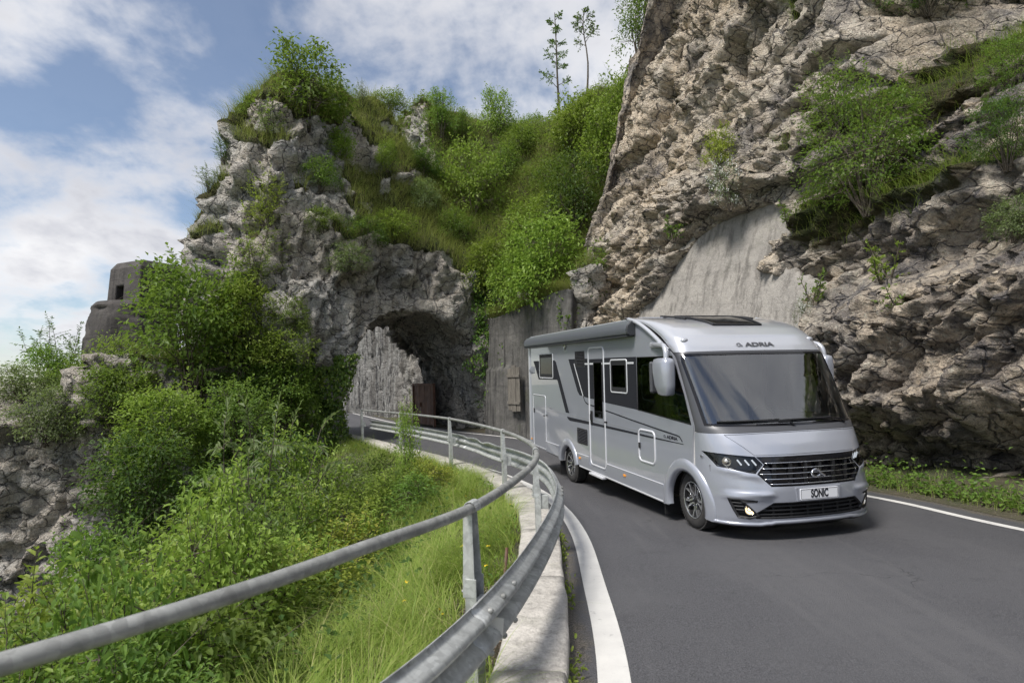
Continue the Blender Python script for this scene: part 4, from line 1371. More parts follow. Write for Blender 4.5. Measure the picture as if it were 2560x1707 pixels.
for z, hw in ((.947, .615), (.885, .655), (.826, .695), (.768, .655), (.712, .598)):
    bar_front(z, -hw, hw, .0062, VM['chrome'], gs_, 'grille_bar', .004)
for y in np.linspace(-.5, .5, 6):
    MB().box((float(xf(y, .82)) - .052, y, .82), (.03, .035, .27)).build('grille_web', VM['black'], gs_)
lg = front('lower_grille', inset(LOWG, -.004), VM['under'], van, (), -.09, .06, 6, .01)
front('lower_grille_surround', inset(LOWG, -.002), VM['black'], lg, [inset(LOWG, .016)], -.006, .05, 6, .08, pts=False)
for z, hw in ((.452, .60), (.402, .68), (.352, .74)):
    bar_front(z, -hw, hw, .010, VM['black'], lg, 'grille_bar', -.03, rz=.012)
for y in np.linspace(-.54, .54, 6):
    MB().box((float(xf(y, .4)) - .06, y, .40), (.05, .028, .17)).build('grille_web', VM['black'], lg)

# ---- emblem: a ring with a tail
em = MB()
ex = float(xf(0, .82)) + .022
arc = [(ex + .012, -.022 + .062 * math.cos(a), .822 + .042 * math.sin(a)) for a in np.linspace(R(35), R(325), 22)]
em.tube(arc, .013, 8)
em.tube([(ex + .012, -.022 + .062 * math.cos(R(35)) - .03, .822 + .05), (ex + .014, .045, .815), (ex + .012, .098, .785)], [.013, .015, .011], 8)
em.build('emblem', VM['chrome'], van, fix=False)

# ---- number plate
px_ = float(xf(0, .585)) + .018
pl = MB().prism(rrect(-.262, .520, .262, .650, .012, 3), px_ - .03, px_, 'x').build('number_plate', VM['plate'], van)
MB().prism([(-.30, .505), (.30, .505), (.315, .668), (-.315, .668)], px_ - .06, px_ - .012, 'x').build('plate_holder', VM['silver'], pl, .006, 2)
o_ = rrect(-.254, .527, .254, .643, .010, 3); i_ = rrect(-.250, .531, .250, .639, .009, 3)
V2, F2 = region(o_, [i_], .1)
put('plate_border', [(px_ + .0012, y, z) for y, z in V2], F2, VM['ink'], pl, flip=(1, 0, 0))


def text(body, size, name, mat, parent, mw, sx=1.0, bold=0.):
    cu = bpy.data.curves.new(name, 'FONT'); cu.body = body; cu.size = size; cu.align_x = 'CENTER'; cu.align_y = 'CENTER'
    cu.extrude = .0008; cu.offset = bold
    tmp = bpy.data.objects.new(name, cu); COL.objects.link(tmp)
    dg_ = bpy.context.evaluated_depsgraph_get()
    me_ = bpy.data.meshes.new_from_object(tmp.evaluated_get(dg_)); bpy.data.objects.remove(tmp)
    me_.transform(mw @ Matrix.Diagonal((sx, 1, 1, 1)))
    me_.materials.clear()
    return link_mesh(name, me_, mat, parent)


FX = Matrix(((0, 0, 1, 0), (1, 0, 0, 0), (0, 1, 0, 0), (0, 0, 0, 1)))          # text on the front: right = +y, up = z, out = +x
SX = Matrix(((1, 0, 0, 0), (0, 0, -1, 0), (0, 1, 0, 0), (0, 0, 0, 1)))         # text on the right side: right = +x, out = -y
text('SONIC', .128, 'plate_lettering', VM['ink'], pl, Matrix.Translation((px_ + .002, 0, .585)) @ FX, .62, .0045)


def logo(body, size, mw, parent, mat, sx):
    text(body, size, 'lettering', mat, parent, mw, sx, size * .035)
    m = MB()
    r = size * .33
    V = []; F = []
    arc = [(r * 1.25 * math.cos(a), r * math.sin(a)) for a in np.linspace(R(50), R(315), 18)]
    w_ = size * .13
    m2 = []
    for (x, z) in arc:
        l = math.hypot(x, z); m2.append(((x, z), (x * (1 - w_ / l), z * (1 - w_ / l))))
    for a, b in m2: V += [(a[0], a[1], 0), (b[0], b[1], 0)]
    F = [(2 * i, 2 * i + 1, 2 * i + 3, 2 * i + 2) for i in range(len(m2) - 1)]
    k = len(V)
    V += [(r * .15, r * 1.0, 0), (r * .75, r * 1.0, 0), (r * 2.0, -r, 0), (r * 1.35, -r, 0)]; F.append((k, k + 1, k + 2, k + 3))
    tx = -size * sx * 2.15
    V = [mw @ (Matrix.Translation((tx, 0, 0)) @ Vector(v)) for v in V]
    MB().add(V, F).build('logo', mat, parent, fix=False)


# forehead lettering follows the tilt of the cap
sl = (float(xf(0, 2.40)) - float(xf(0, 2.34))) / .06
tilt = Matrix.Rotation(math.atan(sl), 4, 'Y')
logo('ADRIA', .085, Matrix.Translation((float(xf(0, 2.372)) + .012, .055, 2.372)) @ tilt @ FX, van, VM['pillar'], 1.75)
logo('ADRIA', .062, Matrix.Translation((-.330, -WW - .003, 1.136)) @ SX, van, VM['anthracite'], 1.55)
text('Sonic', .085, 'side_lettering', VM['grey'], van, Matrix.Translation((-5.60, -WW - .003, 1.225)) @ SX, 1.0)

# ---- head lamps, fog lamps
for sg in (-1, 1):
    f_ = (lambda P: P) if sg < 0 else mir
    hl = front('headlight', f_(inset(HL, -.003)), VM['lamp_dark'], van, (), -.085, .04, 5, .008)
    front('lens', f_(inset(HL, .002)), VM['lens'], hl, (), -.004, .05, 5, 0)
    front('surround', f_(inset(HL, -.002)), VM['gloss'], hl, [f_(inset(HL, .014))], -.012, .04, 4, .07, pts=False)
    cy, cz_ = sg * .955, .950
    cx_ = float(xf(cy, cz_)) - .05
    d_ = Vector((.86, sg * .5, 0))
    rq = Vector((1, 0, 0)).rotation_difference(d_.normalized()).to_matrix()
    m = MB().lathe([(.0, .035), (.026, .032), (.038, .018), (.041, .0), (.048, .004), (.052, .018), (.052, -.03)], (0, 0, 0), 20, 'x')
    MB().add([Vector((cx_, cy, cz_)) + rq @ Vector(v) for v in m.v], m.f, True).build('projector', VM['reflector'], hl)
    for k in range(3):
        y0 = sg * (.865 - k * .072)
        P0 = Vector((float(xf(y0, .985)) - .035, y0, .978)); P1 = Vector((float(xf(y0, .92)) - .035, y0 - sg * .045, .915))
        MB().tube([P0, P1], .0095, 6).build('light_guide', VM['drl'], hl, fix=False)
        P0.x -= .03; P1.x -= .03
        MB().box((P0 + P1) / 2 + Vector((0, -sg * .025, 0)), (.03, .045, .062)).build('reflector_cell', VM['lamp_dark'], hl)
    fg = front('fog_lamp_trim', f_(inset(FOG, -.003)), VM['black'], van, (), -.06, .04, 6, .01)
    front('surround', f_(inset(FOG, -.002)), VM['black'], fg, [f_(inset(FOG, .018))], .004, .03, 5, .06, pts=False)
    for z_, ya, yb in ((.486, .97, .87), (.447, .95, .86), (.405, .93, .85)):
        bar_front(z_, sg * ya, sg * yb, .010, VM['black'], fg, 'trim_bar', -.012, 8)
    cy, cz_ = sg * .795, .412
    cx_ = float(xf(cy, cz_)) - .03
    d_ = Vector((.90, sg * .42, 0)); rq = Vector((1, 0, 0)).rotation_difference(d_.normalized()).to_matrix()
    m = MB().lathe([(.0, -.035), (.03, -.032), (.052, -.01), (.058, .022), (.062, .024), (.064, .0), (.064, -.05)], (0, 0, 0), 22, 'x')
    fl_ = MB().add([Vector((cx_, cy, cz_)) + rq @ Vector(v) for v in m.v], m.f, True).build('fog_lamp', VM['reflector'], van)
    m = MB().lathe([(0, -.004), (.014, -.008), (.020, -.022), (.02, -.034)], (0, 0, 0), 12, 'x')
    MB().add([Vector((cx_, cy, cz_)) + rq @ Vector(v) for v in m.v], m.f, True).build('bulb', VM['bulb'], fl_)
    m = MB().lathe([(0, .02), (.03, .018), (.057, .010)], (0, 0, 0), 20, 'x')
    MB().add([Vector((cx_, cy, cz_)) + rq @ Vector(v) for v in m.v], m.f, True).build('lens', VM['lens'], fl_)
    # clearance lamp on the forehead
    cy = sg * .985; cx_ = float(xf(cy, 2.44))
    m = MB().lathe([(0, .022), (.022, .018), (.034, .004), (.040, -.02)], (0, 0, 0), 16, 'x')
    MB().add([Vector((cx_, cy, 2.44)) + Vector((v[0], v[1] * 1.5, v[2])) for v in m.v], m.f, True).build('clearance_lamp', VM['cap'], van)
    m = MB().lathe([(0, .006), (.012, .004), (.017, -.004)], (0, 0, 0), 12, 'x')
    MB().add([Vector((cx_ + .018, cy, 2.44)) + Vector(v) for v in m.v], m.f, True).build('lamp_lens', VM['grey'], van)
    # small marker behind the headlamp
    cy = sg * 1.119; zz = .99; cx_ = .37
    MB().box((cx_, sg * (float(ysurf(cx_, zz)) + .004), zz), (.05, .02, .028)).build('side_repeater', VM['chrome'], van, .004, 1)

# lip under the bumper
P = [(float(xf(y, .24 if abs(y) > .66 else .262)) + .008, y, (.238 if abs(y) > .64 else .262 if abs(y) < .57 else .25)) for y in np.linspace(-1.08, 1.08, 44)]
MB().tube(P, .022, 8).build('bumper_lip', VM['silver'], van, fix=False)
MB().tube([(p[0] - .03, p[1] * .97, p[2] - .02) for p in P], .025, 6).build('bumper_valance', VM['black'], van, fix=False)

# ---- sides
def arch(cx_, cz_, r, a0, a1, n=22): return [(cx_ + r * math.cos(R(a)), cz_ + r * math.sin(R(a))) for a in np.linspace(a0, a1, n)]


RA = (-4.52, .10, .44); FA = (-.02, .31, .452)
ra0 = math.degrees(math.asin((.25 - RA[1]) / RA[2])); fa0 = math.degrees(math.asin((.25 - FA[1]) / FA[2]))
z_hit = .31 + math.sqrt(FA[2] ** 2 - .205 ** 2)
a_end = math.degrees(math.atan2(z_hit - .31, .205))
edge_up = [(float(xs_f(z)), z) for z in np.linspace(z_hit, 2.80, 60)]
side_o = [(-7.05, .25)] + arch(*RA, 180 - ra0, ra0) + [(-.02 + FA[2] * math.cos(R(180 - fa0)), .25)] + arch(*FA, 180 - fa0, a_end)[1:-1] + edge_up + [(-1.62, 2.82), (-7.10, 2.82)]
DOOR = rrect(-3.285, .372, -2.612, 2.425, .07)
HATCH = rrect(-1.318, .715, -.842, 1.150, .07)
GAR = rrect(-6.880, .285, -5.935, 1.455, .05)
RWIN = rrect(-6.305, 1.872, -5.362, 2.390, .03)
SWIN = rrect(-2.305, 1.690, -1.692, 2.205, .035)
CABW = [(-1.345, 1.446), (-1.33, 2.243), (-.262, 2.240), (-.13, 2.02), (.02, 1.735), (.170, 1.352)]
VENT1 = rrect(-3.968, 2.120, -3.494, 2.386, .012, 2); VENT2 = rrect(-3.940, .672, -3.443, .938, .012, 2)


def flat(name, outer, mat, parent, y=-WW, holes=(), step=.25, thick=.012, side=-1):
    V2, F2 = region(outer, holes, step)
    return put(name, [(x, y, z) for x, z in V2], F2, mat, parent, thick, False, flip=(0, side, 0))


flat('side_panel', side_o, VM['silver'], van, -WW, [DOOR, HATCH, GAR, RWIN, SWIN, CABW, VENT1, VENT2], .2, .028)
LWIN = rrect(-2.9, 1.69, -1.75, 2.2, .04)
flat('side_panel', side_o, VM['silver'], van, WW, [CABW, LWIN], .2, .028, 1)
flat('cab_window', CABW, VM['tint'], van, WW - .004, (), .3, 0, 1)
flat('side_window', LWIN, VM['privacy'], van, WW - .004, (), .3, 0, 1)


def ring(name, poly, w, proud, mat, parent, base=-WW, both=False):
    """raised frame that follows a closed outline on the right side"""
    a = [np.array(inset(poly, -w / 2)), np.array(inset(poly, w / 2))]
    n = len(poly); V = []; F = []
    for k in range(n):
        o_, i_ = a[0][k], a[1][k]; m_ = (o_ + i_) / 2
        V += [(o_[0], base + .002, o_[1]), (o_[0] * .8 + m_[0] * .2, base - proud * .8, o_[1] * .8 + m_[1] * .2), (i_[0] * .8 + m_[0] * .2, base - proud * .8, i_[1] * .8 + m_[1] * .2), (i_[0], base + .002, i_[1])]
    for k in range(n):
        q = (k + 1) % n
        for j in range(3): F.append((4 * k + j, 4 * q + j, 4 * q + j + 1, 4 * k + j + 1))
    return MB().add(V, F, True).build(name, mat, parent)


def ribbon(name, pts, w, mat, parent, y=-WW - .0024):
    P = np.array(pts, float); t_ = np.gradient(P, axis=0); t_ /= np.linalg.norm(t_, axis=1)[:, None]
    n_ = np.stack([-t_[:, 1], t_[:, 0]], 1) * w / 2
    V = []
    for a, b in zip(P, n_): V += [(a[0] + b[0], y, a[1] + b[1]), (a[0] - b[0], y, a[1] - b[1])]
    F = [(2 * i, 2 * i + 1, 2 * i + 3, 2 * i + 2) for i in range(len(P) - 1)]
    return put(name, V, np.array(F)[:, [0, 1, 2, 3]], mat, parent, 0, False) if False else MB().add(V, F).build(name, mat, parent, fix=False)


# entrance door
DW = rrect(-3.058, 1.215, -2.690, 2.178, .02)
door = flat('door', inset(DOOR, .006), VM['silver'], van, -WW, [DW], .3, .03)
ring('door_frame', inset(DOOR, -.016), .034, .012, VM['frame'], door)
flat('door_window', DW, VM['privacy'], door, -WW - .001, (), .4, .006)
ring('door_window_seal', DW, .014, .004, VM['rubber'], door, -WW - .0026)
hd = MB(); hd.box((-3.185, -WW - .012, 1.20), (.085, .022, .235))
hdo = hd.build('door_handle', VM['black'], door, .02, 3)
MB().tube([(-3.17, -WW - .024, 1.29), (-3.165, -WW - .04, 1.25), (-3.165, -WW - .04, 1.16), (-3.17, -WW - .024, 1.12)], .010, 6).build('grip', VM['gloss'], hdo, fix=False)
MB().box((-2.53, -WW - .02, 1.165), (.05, .04, .028)).build('door_stop', VM['black'], van, .005, 1)
# front locker hatch, garage hatch
ht = flat('locker_hatch', inset(HATCH, .006), VM['silver'], van, -WW, (), .3, .02)
ring('hatch_frame', inset(HATCH, -.014), .034, .012, VM['frame'], ht)
MB().box((-1.300, -WW - .010, .925), (.045, .02, .085)).build('lock', VM['black'], ht, .006, 2)
gh = flat('garage_hatch', inset(GAR, .006), VM['silver'], van, -WW, (), .3, .02)
ring('hatch_frame', inset(GAR, -.008), .020, .008, VM['frame'], gh)
MB().box((-6.81, -WW - .008, 1.09), (.055, .016, .105)).build('lock', VM['black'], gh, .005, 2)
for x_ in (-6.02, -5.83): MB().box((x_, -WW - .014, 1.02 + .02 * (x_ > -6)), (.05, .028, .022)).build('catch', VM['black'], gh, .004, 1)
# windows
for poly, nm in ((RWIN, 'rear'), (SWIN, 'mid')):
    wf = ring('side_window', inset(poly, -.006), .026, .010, VM['frame'], van)
    g_ = inset(poly, .004)
    x0, x1 = min(p[0] for p in g_), max(p[0] for p in g_); z0, z1 = min(p[1] for p in g_), max(p[1] for p in g_)
    pane = rrect(x0 + .05, z0 + .075, x1 - .05, z1 - .075, .02)
    flat('window_frame', g_, VM['black'], wf, -WW - .006, [pane], .3, .02)
    flat('pane', inset(pane, -.004), VM['privacy'], wf, -WW - .002, (), .4, .004)
    for q in range(3): MB().box(((x0 + x1) / 2, -WW - .007, z1 - .018 - q * .016), ((x1 - x0) * .94, .004, .004)).build('frame_rib', VM['rubber'], wf)
    if nm == 'mid':
        for x_ in (.42, .56): MB().box((x0 + (x1 - x0) * x_, -WW + .03, (z0 + z1) / 2), (.014, .01, (z1 - z0) * .72)).build('blind_rail', VM['frame'], wf)
cw = flat('cab_window', CABW, VM['tint'], van, -WW + .003, (), .3, 0)
ring('window_seal', inset(CABW, .004), .012, .003, VM['rubber'], cw)
for pts in ([(-.80, 2.125), (-1.10, 2.128), (-1.165, 2.11), (-1.190, 2.05), (-1.193, 1.70), (-1.175, 1.635), (-1.12, 1.615), (-.80, 1.592)],):
    ribbon('window_trim', pts, .026, VM['frame'], cw, -WW + .0055)
ribbon('window_trim', [(-.60, 1.585), (-.20, 1.575)], .014, VM['frame'], cw, -WW + .0055)
ribbon('window_trim', [(-.205, 1.578), (-.19, 1.555), (-.135, 1.478), (-.12, 1.465)], .055, VM['frame'], cw, -WW + .0057)
ribbon('window_trim', [(-.13, 1.468), (.118, 1.446)], .020, VM['frame'], cw, -WW + .0054)
# anthracite graphics
flat('graphic', [(-6.80, 2.248), (-5.22, 2.245), (-5.14, 2.21), (-4.382, 1.19), (-4.593, 1.186), (-5.05, 1.81), (-5.10, 1.836), (-6.402, 1.826)], VM['anthracite'], van, -WW - .0016, [inset(RWIN, -.02)], .5, 0)
flat('graphic', [(-4.363, 2.256), (-3.986, 2.255), (-3.986, 2.104), (-3.476, 2.104), (-3.476, 2.253), (-3.322, 2.252), (-3.322, 1.533), (-3.79, 1.569), (-3.89, 1.633)], VM['anthracite'], van, -WW - .0016, (), .5, 0)
flat('graphic', [(-2.575, 2.251), (-1.349, 2.248), (-1.349, 1.450), (-2.575, 1.494)], VM['anthracite'], van, -WW - .0016, [inset(SWIN, -.02)], .5, 0)
flat('graphic', [(-3.262, 2.24), (-2.636, 2.24), (-2.636, 1.499), (-3.055, 1.526), (-3.262, 1.531)], VM['anthracite'], door, -WW - .0018, [inset(DW, -.002)], .5, 0)
for a, b in ((-3.485, -3.32), (-2.58, -2.33), (-1.665, -1.434)): ribbon('graphic_line', [(a, 2.157), (b, 2.157)], .030, VM['frame'], van)
for a, b in ((-3.25, -3.07), (-2.682, -2.645)): ribbon('graphic_line', [(a, 2.157), (b, 2.157)], .030, VM['frame'], door)
ribbon('graphic_line', [(-4.045, 2.168), (-3.98, 2.07), (-3.602, 1.558)], .036, VM['frame'], van)
ribbon('graphic_line', [(-3.602, 1.557), (-3.53, 1.48), (-3.481, 1.449), (-3.40, 1.428), (-3.325, 1.42)], .024, VM['anthracite'], van)
ribbon('graphic_line', [(-3.25, 1.413), (-3.07, 1.402)], .024, VM['anthracite'], door)
ribbon('graphic_line', [(-2.572, 1.360), (-1.55, 1.278), (-.70, 1.216), (-.20, 1.183), (-.13, 1.172), (-.062, 1.113)], .020, VM['anthracite'], van)
for a, b, p in ((-5.80, -3.325, van), (-3.25, -2.65, door), (-2.575, -1.35, van), (-.80, -.682, van)):
    f = lambda x: 1.165 - (x + 5.8) / 5.12 * .038
    ribbon('graphic_line', [(a, f(a)), (b, f(b))], .013, VM['grey'], p)
flat('graphic', [(-4.537, 1.113), (-3.325, 1.108), (-3.325, 1.057), (-4.363, 1.041), (-4.45, 1.06)], VM['anthracite'], van, -WW - .0016, (), .8, 0)
flat('graphic', [(-3.26, 1.107), (-2.64, 1.105), (-2.64, 1.061), (-3.26, 1.057)], VM['anthracite'], door, -WW - .0018, (), .8, 0)
flat('graphic', [(-2.575, 1.105), (-1.35, 1.099), (-1.35, 1.068), (-2.575, 1.062)], VM['anthracite'], van, -WW - .0016, (), .8, 0)
flat('graphic', [(-1.30, 1.099), (-.86, 1.094), (-.86, 1.070), (-1.30, 1.068)], VM['anthracite'], ht, -WW - .0018, (), .8, 0)
flat('graphic', [(-.805, 1.093), (-.035, 1.090), (-.03, 1.080), (-.805, 1.071)], VM['anthracite'], van, -WW - .0016, (), .8, 0)
# vents with slats
for poly in (VENT1, VENT2):
    vt = flat('vent', poly, VM['under'], van, -WW + .02, (), .5, .01)
    ring('vent_frame', poly, .026, .010, VM['black'], vt)
    x0, x1 = min(p[0] for p in poly), max(p[0] for p in poly); z0, z1 = min(p[1] for p in poly), max(p[1] for p in poly)
    for k in range(9):
        z_ = z0 + .022 + (z1 - z0 - .044) * k / 8
        MB().box(((x0 + x1) / 2, -WW - .001, z_), (x1 - x0 - .02, .024, .0075), Matrix.Rotation(R(-28), 3, 'X')).build('slat', VM['pillar'], vt)
# skirts
def skirt(poly): return flat('side_skirt', poly, VM['silver'], van, -WW - .016, (), .4, .02)
skirt([(-5.90, .245), (-5.06, .245), (-5.03, .455), (-5.90, .458)])
skirt([(-3.86, .245), (-.47, .245), (-.60, .47), (-2.545, .466), (-2.56, .335), (-3.335, .335), (-3.352, .462), (-3.97, .462)])
for s0, s1 in ((-5.93, -5.03), (-3.99, -3.36), (-2.54, -.60)): MB().tube([(s0, -WW - .012, .463), (s1, -WW - .012, .468)], .008, 6).build('skirt_crease', VM['frame'], van, fix=False)
MB().tube([(-3.84, -WW - .002, .235), (-.47, -WW - .002, .235)], .022, 6).build('sill_rail', VM['frame'], van, fix=False)
MB().box((-5.5, -WW + .03, .235), (.9, .03, .04)).build('sill_rail', VM['pillar'], van)
# wheel arch flares follow the bodywork
def flare(cx_, cz_, r0, r1, a0, a1, sg):
    prof = [(r0 - .002, -.06), (r0, .016), (r0 + .04, .030), (r1 - .03, .026), (r1, .006), (r1 + .004, -.01)]
    V = []; F = []; n = 44
    for a in np.linspace(a0, a1, n):
        for r_, o_ in prof:
            x = cx_ + r_ * math.cos(R(a)); z = cz_ + r_ * math.sin(R(a))
            V.append((x, sg * (float(ysurf(x, max(z, .2))) + o_), z))
    for i in range(n - 1):
        for j in range(len(prof) - 1):
            F.append((i * 6 + j, i * 6 + j + 1, (i + 1) * 6 + j + 1, (i + 1) * 6 + j))
    MB().add(V, F, True).build('wheel_arch', VM['silver'], van)


for sg in (-1, 1):
    flare(-.02, .31, .435, .590, -9, 190, sg)
    flare(-4.52, .10, .425, .575, 14, 168, sg)
# awning cassette
pf = [(-1.12, 2.575), (-1.22, 2.572), (-1.262, 2.60), (-1.272, 2.66), (-1.255, 2.725), (-1.20, 2.785), (-1.12, 2.815)]
aw = MB().prism(pf, -7.12, -1.40, 'x').build('awning', VM['awn'], van, .012, 2)
for x_ in (-7.15, -1.40):
    MB().prism([(p[0] - .004 if p[0] < -1.13 else p[0], p[1]) for p in pf], x_, x_ + .06, 'x').build('end_cap', VM['awn_d'], aw, .012, 2)
MB().box((-4.26, -1.19, 2.568), (5.74, .13, .016)).build('underside', VM['awn_d'], aw)
MB().lathe([(0, .006), (.05, .004), (.06, 0)], (0, 0, 0), 12, 'y').build('awning_lamp', VM['chrome'], van).location = (-4.55, -WW - .012, 2.505)
# roof
MB().prism([(-WW + .0, 2.80), (-WW + .03, 2.84), (-.9, 2.862), (.9, 2.862), (WW - .03, 2.84), (WW, 2.80)], -7.08, -1.50, 'x').build('roof', VM['cap'], van, .006, 2)
MB().box((-3.6, .2, 2.90), (.9, .6, .09)).build('roof_hatch', VM['plate'], van, .02, 2)
MB().box((-5.6, -.2, 2.89), (.6, .5, .07)).build('roof_hatch', VM['plate'], van, .02, 2)
# sky light over the cab: a dark glass panel in a frame, laid on the curve of the cap
def roofz(x, y):
    zz = np.linspace(2.3, 2.865, 200); xx = xf(np.full(200, y), zz)
    return float(np.interp(-x, -xx, zz))
SKY = []
for j, x in enumerate(np.linspace(-.42, -1.30, 14)):
    hw = .385 + .10 * j / 13
    for y in np.linspace(-hw, hw, 9): SKY.append((x, y, roofz(x, y) + .016 + .012 * j / 13))
so = put('sky_light', SKY, grid_faces(14, 9), VM['gloss'], van, .03, True, flip=(0, 0, 1))
G_ = np.array(SKY).reshape(14, 9, 3)
rimp = list(G_[0]) + list(G_[1:, -1]) + list(G_[-1, ::-1][1:]) + list(G_[::-1, 0][1:])
MB().tube([tuple(p) for p in rimp], .013, 6, cap=False).build('sky_light_frame', VM['black'], so, fix=False)
for y in (-.56, .56): MB().tube([(x, y, roofz(x, y) + .02) for x in np.linspace(-.85, -1.6, 8)], .016, 6).build('roof_rail', VM['black'], van, fix=False)
# rear wall, underside, chassis
MB().box((-7.09, 0, 1.53), (.06, 2 * WW - .01, 2.56)).build('rear_wall', VM['silver'], van, .02, 2)
MB().box((-7.115, -WW + .02, 1.5), (.09, .10, 2.5)).build('rear_corner_post', VM['cap'], van, .03, 3)
MB().box((-3.3, 0, .47), (7.4, 1.62, .40)).build('chassis', VM['under'], van)
MB().box((-3.4, 0, .74), (7.2, 2.2, .06)).build('floor_pan', VM['under'], van)
for x_, z_ in ((-3.81, .388), (-1.832, .388), (-7.06, .40)):
    MB().box((x_, -WW - (.022 if x_ > -7 else .01), z_), (.075, .02, .036)).build('side_marker', VM['amber'], van, .006, 2)
MB().box((-2.92, -WW - .03, .205), (.60, .09, .035)).build('step', VM['frame'], van, .008, 2)
for x_, y_, z_, h2 in ((-.60, -1.0, .17, .22), (-5.02, -1.0, .02, .28)):
    MB().box((x_, y_, z_), (.015, .25, h2)).build('mud_flap', VM['rubber'], van)

# ---- wheels
def wheel(cx_, cy, cz_, sg, steer=0.):
    w = empty('wheel', (cx_, cy, cz_)); w.parent = van; w.rotation_euler = (0, R(rk.uniform(0, 60)), steer)
    # local: axle along y, outer face toward sg
    rr = .372
    prof = [(.228, 0), (.240, .012), (.285, .020), (.330, .014), (.352, -.004), (.366, -.022), (.372, -.05), (.3725, -.115), (.372, -.175), (.362, -.205), (.33, -.222), (.24, -.215)]
    m = MB(); n = 60
    V = []; F = []
    for r_, o_ in prof:
        for k in range(n):
            a = 2 * PI * k / n
            V.append((r_ * math.cos(a), sg * o_, r_ * math.sin(a)))
    for i in range(len(prof) - 1):
        for k in range(n): F.append((i * n + k, i * n + (k + 1) % n, (i + 1) * n + (k + 1) % n, (i + 1) * n + k))
    m.add(V, F, True)
    ty = m.build('tyre', VM['tyre'], w)
    tb = MB()
    for k in range(56):                                      # shoulder tread blocks
        a = 2 * PI * (k + .5) / 56
        c = Vector((.366 * math.cos(a), sg * -.020, .366 * math.sin(a)))
        tb.box(c, (.014, .05, .026), Matrix.Rotation(-a, 3, 'Y'))
    for k in range(4):
        yo = -.065 - .032 * k
        tb.lathe([(.3735, sg * (yo + .012)), (.3765, sg * (yo + .010)), (.3765, sg * (yo - .010)), (.3735, sg * (yo - .012))], (0, 0, 0), 60, 'y')
    tb.build('tread', VM['tyre'], ty)
    rm = MB().lathe([(.232, .004), (.236, .012), (.228, .016), (.220, .006), (.212, -.03), (.205, -.10), (.0, -.11)], (0, 0, 0), 48, 'y')
    if sg < 0: rm.v = [(x, -y, z) for x, y, z in rm.v]
    rim = rm.build('rim', VM['rimblk'], w)
    lip = MB().lathe([(.231, .006), (.235, .0145), (.229, .0185), (.2215, .012)], (0, 0, 0), 48, 'y')
    if sg < 0: lip.v = [(x, -y, z) for x, y, z in lip.v]
    lip.build('rim_lip', VM['alloy'], rim)
    for k in range(5):
        a = 2 * PI * k / 5 + .2
        for side in (-1, 1):
            a2 = a + side * .26
            p0 = Vector((.052 * math.cos(a + side * .5), 0, .052 * math.sin(a + side * .5)))
            p1 = Vector((.13 * math.cos(a + side * .16), 0, .13 * math.sin(a + side * .16)))
            p2 = Vector((.222 * math.cos(a2), 0, .222 * math.sin(a2)))
            for (A_, B_, wa, wb, ya, yb) in ((p0, p1, .011, .010, -.020, -.006), (p1, p2, .010, .014, -.006, .004)):
                t_ = (B_ - A_).normalized(); nrm_ = Vector((-t_.z, 0, t_.x))
                V = [A_ + nrm_ * wa, A_ - nrm_ * wa, B_ - nrm_ * wb, B_ + nrm_ * wb]
                V = [Vector((v.x, sg * (ya if i in (0, 1) else yb), v.z)) for i, v in enumerate(V)] + [Vector((v.x * .98, sg * ((ya if i in (0, 1) else yb) - .045), v.z * .98)) for i, v in enumerate(V)]
                MB().add(V, [(0, 1, 2, 3), (7, 6, 5, 4), (0, 4, 5, 1), (1, 5, 6, 2), (2, 6, 7, 3), (3, 7, 4, 0)]).build('spoke', VM['alloy'], rim)
    hb = MB().lathe([(0, -.006), (.022, -.007), (.030, -.014), (.040, -.022), (.056, -.030), (.062, -.06)], (0, 0, 0), 20, 'y')
    if sg < 0: hb.v = [(x, -y, z) for x, y, z in hb.v]
    hb.build('hub_cap', VM['rimblk'], rim)
    for k in range(5):
        a = 2 * PI * (k + .5) / 5 + .2
        MB().lathe([(0, -.012), (.009, -.013), (.010, -.04)], (0, 0, 0), 6, 'y').build('wheel_nut', VM['chrome'], rim).location = (.078 * math.cos(a), sg * -.002, .078 * math.sin(a))
    return w


wheel(0, -1.03, .372, -1, R(-2)); wheel(0, 1.03, .372, 1, R(-2)); wheel(-4.585, -1.03, .157, -1); wheel(-4.585, 1.03, .157, 1)

